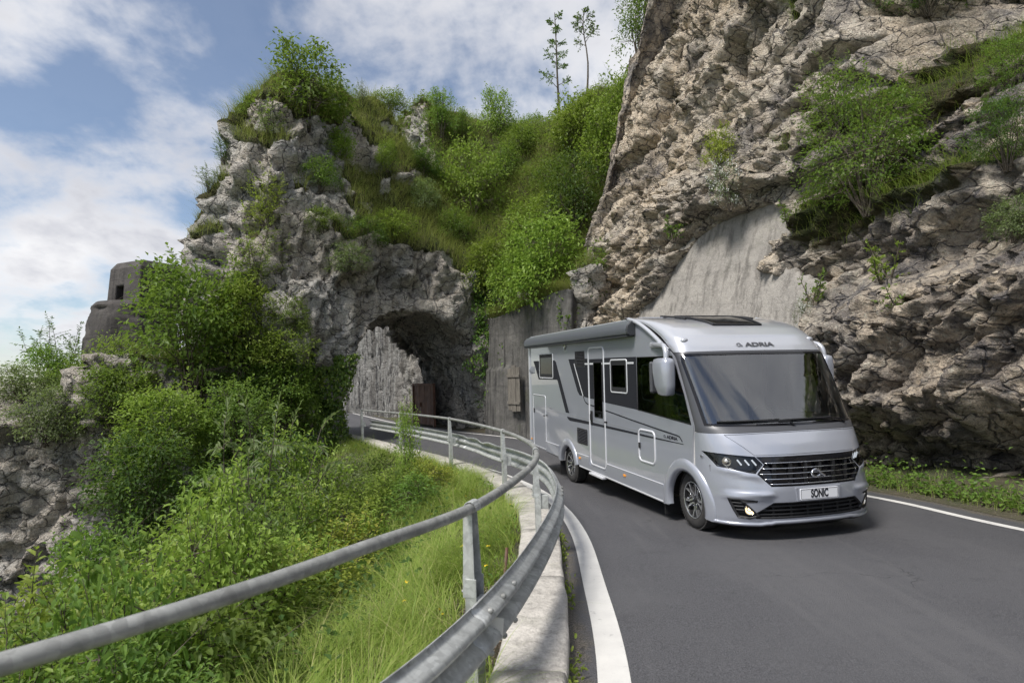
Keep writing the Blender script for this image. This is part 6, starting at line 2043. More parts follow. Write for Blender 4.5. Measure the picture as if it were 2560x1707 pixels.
# (name, category, prototype, leaf colour, place, height, width, label)
#PB#
PLANTS = [
    ('summit_shrub', 'shrub', 'round', 'mid', (-7.74, 23.3, 11.4), 3.5, 3.4, 'big dark green shrub crowning the top of the rock promontory'),
    ('low_shrub', 'shrub', 'sapling', 'grey', (-8.63, 22.6, 11.07), 1.5, 1.5, 'pale thin shrub just left of the promontory summit shrub'),
    ('low_shrub', 'shrub', 'dense', 'mid', (-9.23, 22.8, 11.94), 1.0, 1.4, 'low green shrub at the left shoulder of the summit'),
    ('ridge_bush', 'bush', 'dense', 'mid', (-5.19, 28.5, 14.72), 1.1, 2.0, 'rounded green bush standing out on the ridge skyline'),
    ('ridge_sapling', 'sapling', 'sapling', 'grey', (-6.39, 26.8, 14.19), 1.2, 0.7, 'thin pale sapling on the skyline beside the summit rock'),
    ('ridge_bush', 'bush', 'upright', 'mid', (-3.56, 32.0, 14.91), 2.5, 1.9, 'upright leafy bush on the ridge with pointed tips'),
    ('ridge_bush', 'bush', 'upright', 'mid', (-2.32, 33.0, 15.28), 1.7, 1.3, 'smaller upright bush right of the pointed ridge bush'),
    ('ridge_bush', 'bush', 'round', 'light', (-0.53, 34.0, 15.06), 3.0, 2.3, 'cone shaped bright bush on the saddle of the ridge'),
    ('ridge_bush', 'bush', 'dense', 'mid', (1.53, 36.0, 16.61), 1.2, 1.9, 'low bush on the saddle left of the slender trees'),
    ('slender_tree', 'tree', 'tree', 'dark', (3.15, 36.0, 16.33), 7.4, 1.9, 'slender tall tree with tufted crown, nearer the left on the ridge'),
    ('slender_tree', 'tree', 'tree_b', 'dark', (5.06, 37.0, 17.05), 7.4, 1.7, 'second slender tall tree on the ridge, with small round crown'),
    ('cliff_tree', 'tree', 'upright', 'mid', (4.99, 24.5, 14.1), 3.2, 1.6, 'leafy young tree leaning over the top left edge of the cliff'),
    ('slope_bush', 'bush', 'round', 'light', (-5.13, 25.6, 10.93), 1.35, 1.0, 'small bright yellow green bush alone on the grassy slope'),
    ('slope_bush', 'bush', 'dense', 'light', (-1.91, 29.0, 9.29), 3.9, 3.3, 'big round bright green bush in the middle of the gully slope'),
    ('slope_bush', 'bush', 'dense', 'dark', (-4.08, 28.5, 11.42), 1.6, 2.2, 'dark bush left above the big round bright bush'),
    ('slope_bush', 'bush', 'dense', 'grey', (-3.79, 27.0, 9.12), 1.6, 1.9, 'grey green bush left below the big round bright bush'),
    ('slope_bush', 'bush', 'dense', 'mid', (-2.54, 27.0, 8.1), 1.5, 1.9, 'low green bush at the foot of the gully over the tunnel'),
    ('wall_bush', 'bush', 'layer', 'light', (1.38, 22.6, 4.18), 3.8, 3.3, 'large bright layered bush hanging over the stained retaining wall'),
    ('wall_bush', 'bush', 'layer', 'light', (0.18, 24.2, 4.21), 2.9, 2.4, 'layered green bush above the retaining wall next to the tunnel'),
    ('cliff_bush', 'bush', 'dense', 'dark', (2.41, 24.0, 7.93), 3.0, 2.7, 'dark leafy bush tucked against the left edge of the cliff'),
    ('cliff_bush', 'bush', 'dense', 'mid', (1.84, 26.5, 10.16), 2.2, 2.3, 'green bush on the slope just left of the cliff edge'),
    ('cliff_bush', 'bush', 'round', 'light', (3.79, 24.8, 10.25), 3.4, 2.9, 'tall bright shrub climbing beside the left edge of the cliff'),
    ('cliff_bush', 'bush', 'round', 'light', (3.21, 28.0, 12.47), 3.0, 2.9, 'bright shrub below the slender trees beside the cliff'),
    ('cliff_bush', 'bush', 'round', 'light', (4.78, 25.6, 12.22), 3.4, 2.4, 'upright green shrub near the cliff top, right of the slender trees'),
    ('wall_bush', 'bush', 'layer', 'light', (-0.87, 25.6, 5.37), 2.4, 2.2, 'bright bush at the tunnel end of the retaining wall top'),
    ('cliff_bush', 'bush', 'round', 'light', (0.46, 26.0, 7.79), 2.4, 2.3, 'bright bush in the gully behind the wall bushes'),
    ('cliff_bush', 'bush', 'dense', 'light', (1.62, 25.3, 7.94), 2.0, 2.1, 'light green bush between the dark cliff bush and the wall bush'),
    ('gully_bush', 'bush', 'dense', 'mid', (-0.41, 31.0, 11.4), 2.0, 2.4, 'green bush high in the gully right of the big round bush'),
    ('gully_bush', 'bush', 'round', 'mid', (1.3, 32.0, 12.73), 1.8, 2.4, 'soft green bush high in the gully under the slender trees'),
    ('ledge_bush', 'bush', 'dense', 'dark', (-5.41, 22.8, 7.06), 1.2, 1.9, 'dark low bush on the ledge above the tunnel arch'),
    ('ledge_bush', 'bush', 'dense', 'grey', (-5.31, 21.9, 5.52), 1.1, 1.7, 'grey green bush on the rock face left of the tunnel crown'),
    ('ledge_bush', 'bush', 'sapling', 'yellow', (-8.56, 21.2, 7.61), 2.1, 1.5, 'yellow green shrub growing from the middle of the rock face'),
    ('edge_sapling', 'sapling', 'sapling', 'dark', (-10.7, 22.6, 10.37), 1.3, 0.9, 'dark sapling sticking out of the left edge of the promontory'),
    ('edge_sapling', 'sapling', 'sapling', 'grey', (-11.05, 22.4, 9.25), 1.1, 0.9, 'lower pale sapling on the left edge of the promontory'),
    ('face_shrub', 'shrub', 'sapling', 'light', (-8.92, 20.8, 5.04), 2.4, 1.9, 'light shrub on the lower left of the rock face'),
    ('face_shrub', 'shrub', 'dense', 'mid', (-7.54, 20.9, 3.44), 1.5, 1.4, 'green shrub on the rock face between big bush and tunnel'),
    ('face_shrub', 'shrub', 'dense', 'light', (-7.81, 20.7, 2.7), 1.2, 2.3, 'bright cushion shrub on the mossy ledge left of the tunnel'),
    ('layered_bush', 'bush', 'layer', 'mid', (-9.75, 19.6, 1.33), 4.5, 4.1, 'huge layered green bush in front of the bunker and rock face'),
    ('layered_bush', 'bush', 'layer', 'light', (-8.81, 19.2, 1.94), 3.2, 2.6, 'light layered bush leaning right out of the huge bush'),
    ('layered_bush', 'bush', 'layer', 'mid', (-11.02, 17.5, 0.23), 2.3, 2.5, 'layered bush clinging to the left cliff below the bunker'),
    ('layered_bush', 'bush', 'layer', 'dark', (-9.3, 15.5, -1.93), 2.9, 2.7, 'dark layered bush low on the left cliff'),
    ('layered_bush', 'bush', 'layer', 'mid', (-7.27, 18.6, 1.01), 2.4, 2.6, 'layered green bush over the ivy right of the huge bush'),
    ('layered_bush', 'bush', 'layer', 'light', (-9.39, 16.8, -0.32), 2.4, 2.6, 'bright layered bush between the left cliff and the ivy'),
    ('layered_bush', 'bush', 'dense', 'mid', (-7.79, 17.6, 0.19), 2.0, 2.6, 'full green bush in front of the ivy wall'),
    ('spur_sapling', 'sapling', 'sapling', 'dark', (-17.99, 24.5, 2.18), 3.2, 2.3, 'dark sapling rising left of the round bunker tower'),
    ('spur_sapling', 'sapling', 'sapling', 'dark', (-18.36, 26.5, 3.19), 3.0, 1.8, 'second dark sapling close to the bunker tower'),
    ('spur_sapling', 'sapling', 'sapling', 'grey', (-12.91, 24.5, 5.48), 2.2, 2.0, 'thin leafy sapling right of the bunker turret'),
    ('spur_bush', 'bush', 'dense', 'grey', (-13.43, 18.0, 0.53), 1.7, 2.1, 'grey green bush on top of the far left cliff'),
    ('spur_bush', 'bush', 'dense', 'mid', (-14.19, 20.5, 1.8), 1.6, 2.4, 'green bush under the bunker tower'),
    ('spur_bush', 'bush', 'round', 'mid', (-16.58, 22.0, 1.82), 2.0, 2.4, 'rounded green bush left of the bunker on the spur'),
    ('spur_bush', 'bush', 'dense', 'grey', (-16.11, 20.0, 1.68), 1.2, 2.2, 'low bush at the left picture edge on the spur'),
    ('spur_bush', 'bush', 'dense', 'light', (-12.74, 20.0, 1.58), 1.8, 2.2, 'bright bush at the foot of the bunker tower, beside the huge bush'),
    ('spur_bush', 'bush', 'sapling', 'mid', (-15.56, 23.0, 3.18), 1.7, 1.8, 'loose leafy bush right before the bunker tower'),
    ('face_shrub', 'shrub', 'dense', 'mid', (-7.0, 22.6, 9.43), 1.3, 1.6, 'green cushion in the grassy cleft below the summit shrub'),
    ('face_shrub', 'shrub', 'round', 'light', (-6.55, 24.0, 10.75), 1.4, 1.5, 'light green bush on the slope right of the summit shrub'),
    ('face_shrub', 'shrub', 'dense', 'light', (-4.5, 23.8, 7.68), 1.2, 2.0, 'light bush overhanging the rock above the tunnel arch'),
    ('face_shrub', 'shrub', 'dense', 'mid', (-6.66, 22.4, 7.49), 1.0, 1.5, 'small dark bush on the rock left above the tunnel'),
    ('cliff_shrub', 'shrub', 'cliffy', 'mid', (7.55, 12.83, 5.41), 2.9, 2.7, 'big green shrub growing out of the cliff at upper right'),
    ('cliff_shrub', 'shrub', 'sapling', 'grey', (7.93, 14.2, 7.54), 1.7, 1.5, 'thin pale shrub above the big cliff shrub'),
    ('cliff_shrub', 'shrub', 'cliffy', 'mid', (10.25, 12.04, 7.42), 1.2, 1.3, 'green shrub at the upper right picture edge on the cliff'),
    ('cliff_shrub', 'shrub', 'cliffy', 'dark', (8.35, 9.92, 5.2), 1.3, 1.2, 'green shrub at the right edge below the upper one'),
    ('cliff_shrub', 'shrub', 'dense', 'grey', (7.89, 9.8, 4.13), 0.7, 0.8, 'round grey green cushion on the cliff near the right edge'),
    ('cliff_shrub', 'shrub', 'cliffy', 'dark', (10.63, 14.83, 10.66), 1.5, 2.1, 'dark shrub at the top edge of the right cliff'),
    ('flowering_shrub', 'shrub', 'bloom', 'grey', (6.23, 15.77, 6.21), 1.25, 1.0, 'white flowering shrub hanging above the concrete fill'),
    ('fig_shrub', 'shrub', 'near_b', 'yellow', (5.99, 17.38, 7.94), 1.1, 1.0, 'pale broad leaved shrub on the beige cliff left of the blossoms'),
    ('rock_tuft', 'plant', 'weed', 'mid', (5.04, 17.98, 6.13), 0.6, 0.7, 'small green tuft at the upper edge of the concrete fill'),
    ('rock_tuft', 'plant', 'weed', 'mid', (6.67, 14.26, 5.4), 0.5, 0.6, 'green tuft right of the concrete fill under the big cliff shrub'),
    ('rock_tuft', 'plant', 'weed', 'mid', (6.57, 13.03, 3.59), 0.6, 0.6, 'green tuft on the rock right above the motorhome roof'),
    ('rock_tuft', 'plant', 'bloom', 'grey', (6.41, 12.87, 2.9), 0.7, 0.5, 'pale flowering tuft on the rock by the motorhome mirror'),
    ('rock_tuft', 'plant', 'weed', 'light', (7.2, 11.55, 3.72), 0.7, 0.8, 'bright tuft on the dark stained rock right of the motorhome'),
    ('rock_tuft', 'plant', 'weed', 'mid', (7.23, 10.57, 2.8), 0.5, 0.7, 'green tuft in the hollow of the right rock'),
    ('rock_tuft', 'plant', 'weed', 'mid', (1.36, 19.8, 3.4), 0.8, 0.8, 'bright green tuft peeping over the rear roof of the motorhome'),
]
for row in [
    ('hillside_bush', 'bush', 'layer', 'mid', (-7.26, 15.5), 2.76, 2.47, 'layered bush below the ivy, left of the rock spur foot'),
    ('hillside_bush', 'bush', 'ash', 'light', (-5.54, 11.5), 2.6, 2.42, 'bush with drooping long leaflets in the middle of the hollow'),
    ('hillside_bush', 'bush', 'ash', 'grey', (-4.38, 10.5), 3.45, 2.09, 'pale feathery bush right of the drooping leaflet bush'),
    ('hillside_bush', 'bush', 'near', 'light', (-3.74, 11.0), 2.53, 1.87, 'light green bush in front of the ivy'),
    ('hillside_bush', 'bush', 'near', 'grey', (-3.5, 13.0), 1.5, 2.0, 'grey green bush below the tunnel end of the guard rail'),
    ('hillside_bush', 'bush', 'near', 'light', (-3.14, 10.0), 1.6, 1.9, 'bright bush at the upper middle of the slope'),
    ('hillside_bush', 'bush', 'near', 'mid', (-3.42, 14.8), 1.25, 1.7, 'green bush touching the far guard rail posts'),
    ('hillside_bush', 'bush', 'near', 'light', (-2.51, 11.2), 1.15, 1.5, 'bright bush by the rail, left of the dented beam'),
    ('hillside_bush', 'bush', 'near', 'yellow', (-2.48, 8.6), 1.35, 1.6, 'yellow green bush in the brightest part of the slope'),
    ('hillside_bush', 'bush', 'near', 'mid', (-1.8, 11.0), 0.8, 1.2, 'low green bush at the grass edge under the far posts'),
    ('hillside_sapling', 'sapling', 'upright', 'light', (-2.28, 13.2), 2.0, 0.7, 'slim sapling growing up through the far handrail'),
    ('hillside_bush', 'bush', 'near', 'mid', (-3.04, 8.3), 2.16, 1.61, 'green bush left of the grassy bank'),
    ('hillside_bush', 'bush', 'near_b', 'light', (-3.18, 7.4), 1.7, 1.98, 'bush with broad bright leaves in mid hollow'),
    ('hillside_bush', 'bush', 'near', 'mid', (-4.86, 8.8), 2.56, 1.9, 'spreading bush in the hollow before the left cliff'),
    ('hillside_bush', 'bush', 'near_b', 'mid', (-4.69, 7.6), 2.07, 1.7, 'broad leaved bush in the lower left hollow'),
    ('hillside_bush', 'bush', 'near', 'light', (-3.33, 6.4), 2.03, 1.61, 'bright bush just above the left end of the handrail'),
    ('hillside_bush', 'bush', 'near', 'mid', (-4.99, 7.0), 2.29, 1.61, 'mid green bush near the lower left edge'),
    ('hillside_bush', 'bush', 'near_b', 'mid', (-5.3, 6.6), 2.43, 2.09, 'broad leaved bush at the far lower left edge'),
    ('hillside_sapling', 'sapling', 'sapling', 'mid', (-7.45, 9.5), 3.0, 1.7, 'tall sapling standing against the left cliff'),
    ('hillside_bush', 'bush', 'near_b', 'light', (-2.42, 5.8), 1.2, 1.3, 'broad leaved bush by the handrail, above the long grass'),
    ('hillside_bush', 'bush', 'near_b', 'mid', (-2.18, 4.4), 1.15, 1.3, 'blurred broad leaved bush below the handrail'),
    ('hillside_bush', 'bush', 'near', 'light', (-2.51, 4.4), 1.3, 1.4, 'bright bush under the left part of the handrail'),
    ('hillside_bush', 'bush', 'near_b', 'mid', (-2.48, 3.9), 1.62, 1.1, 'blurred bush at the lower left below the handrail'),
    ('hillside_bush', 'bush', 'near', 'mid', (-2.13, 3.6), 0.95, 1.0, 'green bush at the bottom edge left of the grass'),
    ('hillside_bush', 'bush', 'near_b', 'mid', (-2.18, 3.2), 0.95, 1.0, 'blurred bush nearest the camera at the bottom edge'),
    ('hillside_bush', 'bush', 'near', 'mid', (-3.37, 4.6), 1.76, 1.65, 'bush behind the left end of the handrail'),
    ('hillside_bush', 'bush', 'near', 'light', (-2.69, 7.9), 1.3, 1.5, 'light bush between long grass and the middle of the slope'),
    ('hillside_bush', 'bush', 'near', 'yellow', (-1.68, 12.2), 0.75, 1.1, 'yellowish bush at the kerb near the dented beam'),
    ('hillside_bush', 'bush', 'near', 'light', (-2.75, 6.8), 1.4, 1.5, 'light bush above the middle of the handrail'),
    ('hillside_bush', 'bush', 'near', 'light', (-2.53, 5.4), 1.95, 1.36, 'bright bush close above the handrail, left of its middle'),
    ('hillside_bush', 'bush', 'near', 'light', (-3.42, 5.6), 1.84, 1.71, 'bright bush above the left third of the handrail'),
    ('hillside_bush', 'bush', 'near', 'yellow', (-2.37, 7.4), 1.1, 1.3, 'low yellow green bush where the long grass begins'),
    ('hillside_bush', 'bush', 'near', 'mid', (-6.61, 9.8), 2.2, 1.95, 'full green bush in the left part of the hollow'),
    ('hillside_bush', 'bush', 'near', 'light', (-3.98, 5.2), 2.25, 1.87, 'light bush at the left edge above the handrail'),
    ('hillside_bush', 'bush', 'near', 'light', (-2.4, 9.6), 1.15, 1.5, 'light bush just left of where the grass strip narrows'),
    ('hillside_bush', 'bush', 'near', 'mid', (-2.35, 12.0), 1.0, 1.4, 'green bush before the second far rail post'),
    ('hillside_bush', 'bush', 'dense', 'dark', (-5.87, 15.5), 2.7, 2.86, 'dark bush at the foot of the ivy wall'),
    ('hillside_bush', 'bush', 'near', 'grey', (-4.74, 14.5), 1.6, 2.2, 'soft pale bush right of the ivy'),
    ('hillside_bush', 'bush', 'layer', 'mid', (-8.35, 12.5), 3.1, 2.12, 'layered bush at the foot of the left cliff'),
    ('hillside_bush', 'bush', 'near', 'dark', (-4.31, 9.2), 1.61, 1.53, 'dark bush deep in the hollow'),
]:
    x_, y_ = row[4]
    z_ = float(hill_z(np.array([x_]), np.array([y_]))[0])
    PLANTS.append(row[:4] + ((x_, y_, z_ - .03),) + row[5:])
#PE#
ROCKV = np.concatenate([PROM[0][::2], Vc[::3]])
for row in PLANTS:
    if row[0].startswith('hillside') or row[0] in ('slender_tree', 'wall_bush'):
        plant(*row); continue
    p = np.array(row[4]); k = np.argmin(((ROCKV - p) ** 2).sum(1)); q = ROCKV[k]
    if np.linalg.norm(q - p) < 3.0: p = q
    if row[0] in ('cliff_shrub', 'fig_shrub', 'rock_tuft') and p[1] < 19.5: p = p + np.array([-.87, -.48, .0]) * .16
    if row[0] == 'flowering_shrub':
        q_, n_ = cliff_at(22.0, 6.55); p = np.array(q_ + n_ * .22)
    plant(*row[:4], tuple(p - np.array([0, 0, .06])), *row[5:])

# ------------------------------------------------------------------ grass, herbs, ivy (uncountable growth)
def blades_np(P, lean, L, W_, seg, g):
    """curved blades: root P, horizontal lean vector, length L"""
    n = len(P); t_ = np.linspace(0, 1, seg + 1)
    ln = np.linalg.norm(lean, axis=1)[:, None]; ld = lean / (ln + 1e-9)
    side = np.stack([-ld[:, 1], ld[:, 0], np.zeros(n)], 1)
    V = np.zeros((n, seg + 1, 2, 3))
    for k, t in enumerate(t_):
        hor = ln * (t ** 1.7); z = t * (1 - .42 * np.minimum(ln, 1.6) * t)
        c = P + (np.concatenate([ld[:, :2] * hor, z], 1) if False else np.stack([ld[:, 0] * hor[:, 0], ld[:, 1] * hor[:, 0], z[:, 0]], 1)) * L[:, None]
        w = (W_ * (1 - t * .92))[:, None] * .5
        V[:, k, 0] = c - side * w; V[:, k, 1] = c + side * w
    base = np.arange(n)[:, None] * (seg + 1) * 2
    F = []
    for k in range(seg):
        a = base + 2 * k
        F.append(np.concatenate([a, a + 1, a + 3, a + 2], 1))
    return V.reshape(-1, 3), np.concatenate(F)


def grass_obj(name, label, P, lean, L, W_, seg, mat, g):
    V, F = blades_np(P, lean, L, W_, seg, g)
    me = mesh_np(name, V, F, True)
    set_attr(me, 'rnd', np.repeat(g.random(len(P)), (seg + 1) * 2))
    o = link_mesh(name, me, mat)
    return tag(o, label, 'grass', kind='stuff')


g = np.random.default_rng(77)
# long grass on the bank beside the kerb, in tufts
n = 72000
s_ = np.where(g.random(n) < .86, g.uniform(8, 27, n), g.uniform(27, 37, n))
ki = np.interp(s_, seglen, np.arange(len(K)))
kb = np.stack([np.interp(ki, np.arange(len(K)), K[:, k]) for k in (0, 1)], 1); kn_ = np.stack([np.interp(ki, np.arange(len(K)), NKf[:, k]) for k in (0, 1)], 1)
off = .44 + np.abs(g.normal(0, 1.45, n)) + .10 * (fbm(np.stack([kb[:, 0], kb[:, 1], kb[:, 0] * 0], 1) * 2.2, 2, 130))
Pg = kb + kn_ * off[:, None]
cl = fbm(np.stack([Pg[:, 0] * 2.4, Pg[:, 1] * 2.4, Pg[:, 0] * 0], 1), 2, 131)
bare = np.exp(-(((Pg[:, 0] + .28) / .30) ** 2 + ((Pg[:, 1] - 5.2) / .75) ** 2))
keep = (g.random(n) < sstep(-.45, .25, cl) * .9 + .12) & (g.random(n) > bare * 1.2) & (off < 4.6)
Pg, off, cl = Pg[keep], off[keep], cl[keep]
z = hill_z(Pg[:, 0], Pg[:, 1])
P3 = np.concatenate([Pg, z[:, None] - .01], 1)
fl_ang = 6.28 * vnoise(np.stack([Pg[:, 0] * 1.3, Pg[:, 1] * 1.3, Pg[:, 0] * 0 + 4], 1), 4) + 3.6
ang = fl_ang + g.normal(0, .9, len(P3))
ll = np.clip(g.normal(.95, .32, len(P3)), .15, 1.7)
lean_ = np.stack([np.cos(ang) * ll, np.sin(ang) * ll, ll * 0], 1)
L_ = np.clip(g.normal(.33, .11, len(P3)) * (.8 + .6 * cl + .2 * np.minimum(off, 1)), .10, .75)
grass_obj('bank_grass', 'long yellow green grass on the bank beside the kerb', P3, lean_, L_, g.uniform(.004, .010, len(P3)), 4, LM['grass'], g)
# seed stalks
k = g.choice(len(P3), 900)
L2 = g.uniform(.45, .8, 900)
grass_obj('seed_grass', 'thin straw coloured seed stalks standing in the bank grass', P3[k], lean_[k] * .45, L2, np.full(900, .0035), 4, LM['grass_dry'], g)


def scatter(V, F, wgt, n, g):
    a = V[F[:, 2]] - V[F[:, 0]]; b = V[F[:, 3]] - V[F[:, 1]]
    A = np.linalg.norm(np.cross(a, b), axis=1) * wgt
    k = g.choice(len(F), n, p=A / A.sum())
    u, v = g.random(n)[:, None], g.random(n)[:, None]
    q = V[F[k]]
    return (q[:, 0] * (1 - u) + q[:, 1] * u) * (1 - v) + (q[:, 3] * (1 - u) + q[:, 2] * u) * v, k


Vp, Fp, Np, vegp, evp, gvp = PROM
fv = vegp[Fp].mean(1); fn = Np[Fp].mean(1); fz = Vp[Fp][:, :, 2].mean(1); fy = Vp[Fp][:, :, 1].mean(1)
facing = (fn[:, 1] < .35) | (fn[:, 2] > .5)
w_ = sstep(.35, .7, fv) * facing * (fy < 40) * np.where(fy > 30, .45, 1.0)
P3, kf = scatter(Vp, Fp, w_, 62000, g)
nf = fn[kf]
down = np.stack([nf[:, 0], nf[:, 1]], 1)
ang = np.arctan2(down[:, 1], down[:, 0]) + g.normal(0, .75, len(P3))
ll = np.clip(g.normal(.75, .25, len(P3)), .15, 1.3)
cl = fbm(P3 * 1.1, 2, 141)
L_ = np.clip(g.normal(.46, .14, len(P3)) * (1 + .5 * cl), .15, .95)
grass_obj('rock_grass', 'tufted grass hanging from the ledges of the promontory and gully', P3, np.stack([np.cos(ang) * ll, np.sin(ang) * ll, ll * 0], 1), L_, g.uniform(.010, .020, len(P3)), 3, LM['grass_dry'], g)
# the ledges of the right-hand cliff
fv = vegc[Fc].mean(1)
P3, kf = scatter(Vc, Fc, sstep(.3, .6, fv), 26000, g)
nb = np.stack([NC[np.clip(np.searchsorted(us, uf[Fc[kf, 0]]), 0, len(us) - 1), k] for k in (0, 1)], 1)
ang = np.arctan2(nb[:, 1], nb[:, 0]) + g.normal(0, .7, len(P3)); ll = np.clip(g.normal(.85, .25, len(P3)), .2, 1.4)
grass_obj('cliff_grass', 'grass hanging from the ledges of the right cliff', P3, np.stack([np.cos(ang) * ll, np.sin(ang) * ll, ll * 0], 1), np.clip(g.normal(.32, .11, len(P3)), .1, .7), g.uniform(.006, .012, len(P3)), 3, LM['grass'], g)


def leaf_obj(name, label, P, Dr, Nn, L, mat, cat, g, lw=.75, four=False):
    V, F, rv = leaves_np(P, Dr, Nn, L, L * lw, .14, g.random(len(P)), four)
    me = mesh_np(name, V, F, False); set_attr(me, 'rnd', rv)
    return tag(link_mesh(name, me, mat), label, cat, kind='stuff')


# ivy mantle on the lower rock left of the tunnel, and the curtain right of it
fn = Np[Fp].mean(1); fc3 = Vp[Fp].mean(1)
iv = sstep(-.25, .15, fbm(fc3 * .45, 3, 151) + .25 - .16 * np.maximum(fc3[:, 2] - .8, 0))
wi = ((fc3[:, 0] > -10.6) & (fc3[:, 0] < -5.2) & (fc3[:, 1] < 23.2) & (fc3[:, 2] < 3.0) & (fc3[:, 2] > -4) & (fn[:, 1] < .3)) * iv
P3, kf = scatter(Vp, Fp, wi, 24000, g)
nf = fn[kf] + g.normal(0, .25, (len(kf), 3))
P3 = P3 + fn[kf] * g.uniform(.03, .22, len(kf))[:, None]
dn = np.tile([[0, 0, -1.]], (len(kf), 1)) + g.normal(0, .55, (len(kf), 3))
leaf_obj('ivy', 'dark green ivy covering the rock left below the tunnel', P3, dn, nf + np.array([0, 0, .5]), g.uniform(.08, .15, len(kf)), LM['ivy'], 'ivy', g)
wi = ((evp[Fp].mean(1) > 2.55) & (gvp[Fp].mean(1) > -1.4) & (gvp[Fp].mean(1) < .8) & (fc3[:, 2] > .8) & (fc3[:, 2] < 8.0)) * sstep(-.3, .3, fbm(fc3 * .8, 3, 155) + .1)
P3, kf = scatter(Vp, Fp, wi, 5200, g)
P3 = P3 + fn[kf] * g.uniform(.03, .30, len(kf))[:, None] - np.concatenate([EE, [0]])[None, :] * g.uniform(0, .25, len(kf))[:, None]
leaf_obj('ivy', 'curtain of ivy hanging between tunnel mouth and retaining wall', P3, np.tile([[0, 0, -1.]], (len(kf), 1)) + g.normal(0, .5, (len(kf), 3)), fn[kf] + np.array([0, 0, .6]) + g.normal(0, .3, (len(kf), 3)), g.uniform(.08, .14, len(kf)), LM['ivy'], 'ivy', g)
# leafy growth on the gully slope
fe, fg_ = evp[Fp].mean(1), gvp[Fp].mean(1)
wi = ((fe > 3.0) & (fg_ > -7) & (fg_ < 12) & (fc3[:, 2] > 4.2)) * sstep(-.25, .2, fbm(fc3 * .5, 3, 158) + .1)
P3, kf = scatter(Vp, Fp, wi, 26000, g)
P3 = P3 + np.array([0, 0, 1.]) * g.uniform(.05, .55, len(kf))[:, None]
leaf_obj('gully_undergrowth', 'low leafy undergrowth filling the gully above the retaining wall', P3, g.normal(0, 1, (len(kf), 3)) * np.array([1, 1, .5]), np.tile([[0, 0, 1.]], (len(kf), 1)) + g.normal(0, .5, (len(kf), 3)), g.uniform(.09, .17, len(kf)), LM['mid'], 'undergrowth', g, .55)
# herbs along the foot of the right-hand rock, gutter weeds by the kerb
n = 7500
si = g.uniform(0, 1, n) ** 1.0 * 95 + 60
wb = np.stack([np.interp(si, np.arange(260), W[:, k]) for k in (0, 1)], 1); wn_ = np.stack([np.interp(si, np.arange(260), NW[:, k]) for k in (0, 1)], 1)
of = -.16 - np.abs(g.normal(0, .26, n)); hgt = np.abs(g.normal(.0, .12, n)) * (.5 + sstep(-.3, .4, fbm(np.stack([wb[:, 0], wb[:, 1], wb[:, 0] * 0], 1) * .9, 2, 160)))
hgt *= sstep(.02, .35, -of)
P3 = np.concatenate([wb + wn_ * of[:, None], (zr(wb[:, 1]) + .04 - of * .17 + hgt)[:, None]], 1)
leaf_obj('verge_herbs', 'low green herbs and clover along the foot of the rock wall', P3, g.normal(0, 1, (n, 3)) * np.array([1, 1, .6]) + np.array([0, 0, .3]), np.tile([[0, 0, 1.]], (n, 1)) + g.normal(0, .45, (n, 3)), g.uniform(.045, .10, n), LM['mid'], 'herbs', g, .6)
n = 5200
si = g.uniform(60, 155, n)
wb = np.stack([np.interp(si, np.arange(260), W[:, k]) for k in (0, 1)], 1); wn_ = np.stack([np.interp(si, np.arange(260), NW[:, k]) for k in (0, 1)], 1)
of = -.10 - np.abs(g.normal(0, .35, n))
P3 = np.concatenate([wb + wn_ * of[:, None], (zr(wb[:, 1]) - of * .17)[:, None]], 1)
an = g.uniform(0, 6.28, n); ll = g.uniform(.2, .8, n)
grass_obj('verge_grass', 'thin grass along the foot of the rock wall', P3, np.stack([np.cos(an) * ll, np.sin(an) * ll, ll * 0], 1), g.uniform(.10, .42, n), g.uniform(.003, .006, n), 3, LM['grass'], g)
n = 420
ii = g.choice([62, 70, 76, 79, 86, 92, 96, 104], n) + g.normal(0, 1.2, n)
kb = np.stack([np.interp(ii, np.arange(260), K[:, k]) for k in (0, 1)], 1); kn_ = np.stack([np.interp(ii, np.arange(260), NKf[:, k]) for k in (0, 1)], 1)
P3 = np.concatenate([kb - kn_ * (.03 + np.abs(g.normal(0, .035, n)))[:, None], (zr(kb[:, 1]) + np.abs(g.normal(0, .045, n)))[:, None]], 1)
leaf_obj('gutter_weeds', 'small weeds in the gutter between kerb and asphalt', P3, g.normal(0, 1, (n, 3)) + np.array([0, 0, .5]), np.tile([[0, 0, 1.]], (n, 1)) + g.normal(0, .5, (n, 3)), g.uniform(.025, .06, n), LM['light'], 'weeds', g, .55, True)
# undergrowth on the hillside so no bare soil shows; dark leaf colour stands in for shade between bushes
n = 60000
hx = g.uniform(-13, -.6, n); hy = g.uniform(2.0, 19, n)
i = np.clip(np.searchsorted(gx, hx) - 1, 0, len(gx) - 2); j = np.clip(np.searchsorted(gy, hy) - 1, 0, len(gy) - 2)
dd = HILL[3][i, j]
ok = (dd > .9) & (g.random(n) < sstep(.8, 2.6, dd))
hx, hy, dd = hx[ok], hy[ok], dd[ok]
cl = fbm(np.stack([hx * .8, hy * .8, hx * 0], 1), 3, 171)
P3 = np.stack([hx, hy, hill_z(hx, hy) + np.abs(g.normal(0, .22, len(hx))) * (1 + cl)], 1)
leaf_obj('hillside_undergrowth', 'leafy undergrowth carpeting the steep hillside below the rail', P3, g.normal(0, 1, (len(hx), 3)) * np.array([1, 1, .5]), np.tile([[0, 0, 1.]], (len(hx), 1)) + g.normal(0, .5, (len(hx), 3)), g.uniform(.05, .10, len(hx)), LM['dark'], 'undergrowth', g, .55)
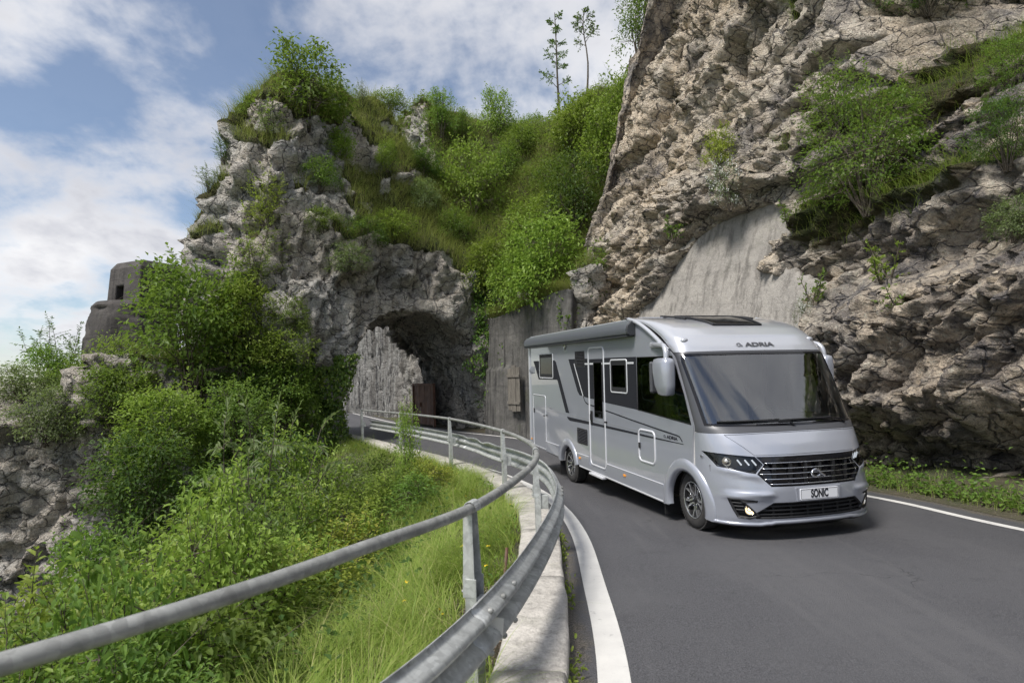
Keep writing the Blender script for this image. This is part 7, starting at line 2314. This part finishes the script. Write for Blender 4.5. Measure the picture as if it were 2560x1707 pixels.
# leaf litter and gravel by the kerb, a rusty bar stuck in the bank
n = 1500
a = g.normal(0, 1, (n, 2)) * np.array([.16, .6]) + np.array([-.22, 5.2])
dkk = dist_poly(a[:, 0], a[:, 1], K[60:140, :2], False)
a = a[dkk > .45]
P3 = np.stack([a[:, 0], a[:, 1], hill_z(a[:, 0], a[:, 1]) + .012], 1)
t = NT('litter'); LM['litter'] = t.set(color=t.mix(t.attr('rnd'), (.07, .045, .03), (.30, .25, .20)), rough=.9)
leaf_obj('leaf_litter', 'brown leaf litter and grit on the bare bank behind the kerb', P3, g.normal(0, 1, (len(a), 3)) * np.array([1, 1, .2]), np.tile([[0, 0, 1.]], (len(a), 1)) + g.normal(0, .3, (len(a), 3)), g.uniform(.015, .045, len(a)), LM['litter'], 'leaf litter', g, .7)
rb = MB().tube([(-.16, 5.75, float(hill_z(np.array([-.16]), np.array([5.75]))[0]) - .1), (-.10, 5.92, .42)], .016, 7).build('iron_bar', M['rust'], None, fix=False)
tag(rb, 'short rusty iron bar leaning in the bank behind the kerb', 'iron bar')

# fringe of grass over the top of the retaining wall
n = 2600
gq = g.uniform(-5.6, -.1, n); zt = 4.40 + .45 * sstep(-.5, -5.5, gq) + .02
pw = C0[None, :] + EE[None, :] * (2.86 + .15 + g.uniform(-.12, .25, n))[:, None] + GG[None, :] * gq[:, None]
an = math.atan2(-EE[1], -EE[0]) + g.normal(0, .6, n); ll = np.clip(g.normal(.95, .3, n), .2, 1.6)
grass_obj('wall_grass', 'fringe of grass hanging over the top of the retaining wall', np.concatenate([pw, zt[:, None]], 1), np.stack([np.cos(an) * ll, np.sin(an) * ll, ll * 0], 1), np.clip(g.normal(.45, .14, n), .15, .8), g.uniform(.008, .016, n), 3, LM['grass_dry'], g)

# low leafy herbs and a few yellow flowers in the bank grass near the kerb
n = 2600
ii = g.uniform(70, 112, n)
kb = np.stack([np.interp(ii, np.arange(260), K[:, k]) for k in (0, 1)], 1); kn_ = np.stack([np.interp(ii, np.arange(260), NKf[:, k]) for k in (0, 1)], 1)
of = .47 + np.abs(g.normal(0, .35, n)); a = kb + kn_ * of[:, None]
ok = fbm(np.concatenate([a * 1.6, a[:, :1] * 0], 1), 2, 181) > .02
a = a[ok]
P3 = np.concatenate([a, (hill_z(a[:, 0], a[:, 1]) + np.abs(g.normal(.05, .08, len(a))))[:, None]], 1)
leaf_obj('bank_herbs', 'low leafy herbs in the grass at the kerb edge', P3, g.normal(0, 1, (len(a), 3)) + np.array([0, 0, .4]), np.tile([[0, 0, 1.]], (len(a), 1)) + g.normal(0, .5, (len(a), 3)), g.uniform(.025, .055, len(a)), LM['mid'], 'herbs', g, .6, True)
LM['yellowflower'] = simple('yellow_petal', (.75, .55, .02), .6)
n = 26
ii = g.uniform(66, 110, n); kb = np.stack([np.interp(ii, np.arange(260), K[:, k]) for k in (0, 1)], 1); kn_ = np.stack([np.interp(ii, np.arange(260), NKf[:, k]) for k in (0, 1)], 1)
a = kb + kn_ * (.5 + np.abs(g.normal(0, .7, n)))[:, None]; a = np.repeat(a, 6, 0) + g.normal(0, .006, (n * 6, 2))
P3 = np.concatenate([a, (hill_z(a[:, 0], a[:, 1]) + np.repeat(g.uniform(.12, .32, n), 6))[:, None]], 1)
leaf_obj('wild_flowers', 'scattered small yellow flowers in the bank grass', P3, g.normal(0, 1, (n * 6, 3)) * np.array([1, 1, .3]), np.tile([[0, 0, 1.]], (n * 6, 1)), np.full(n * 6, .018), LM['yellowflower'], 'flowers', g, .8)
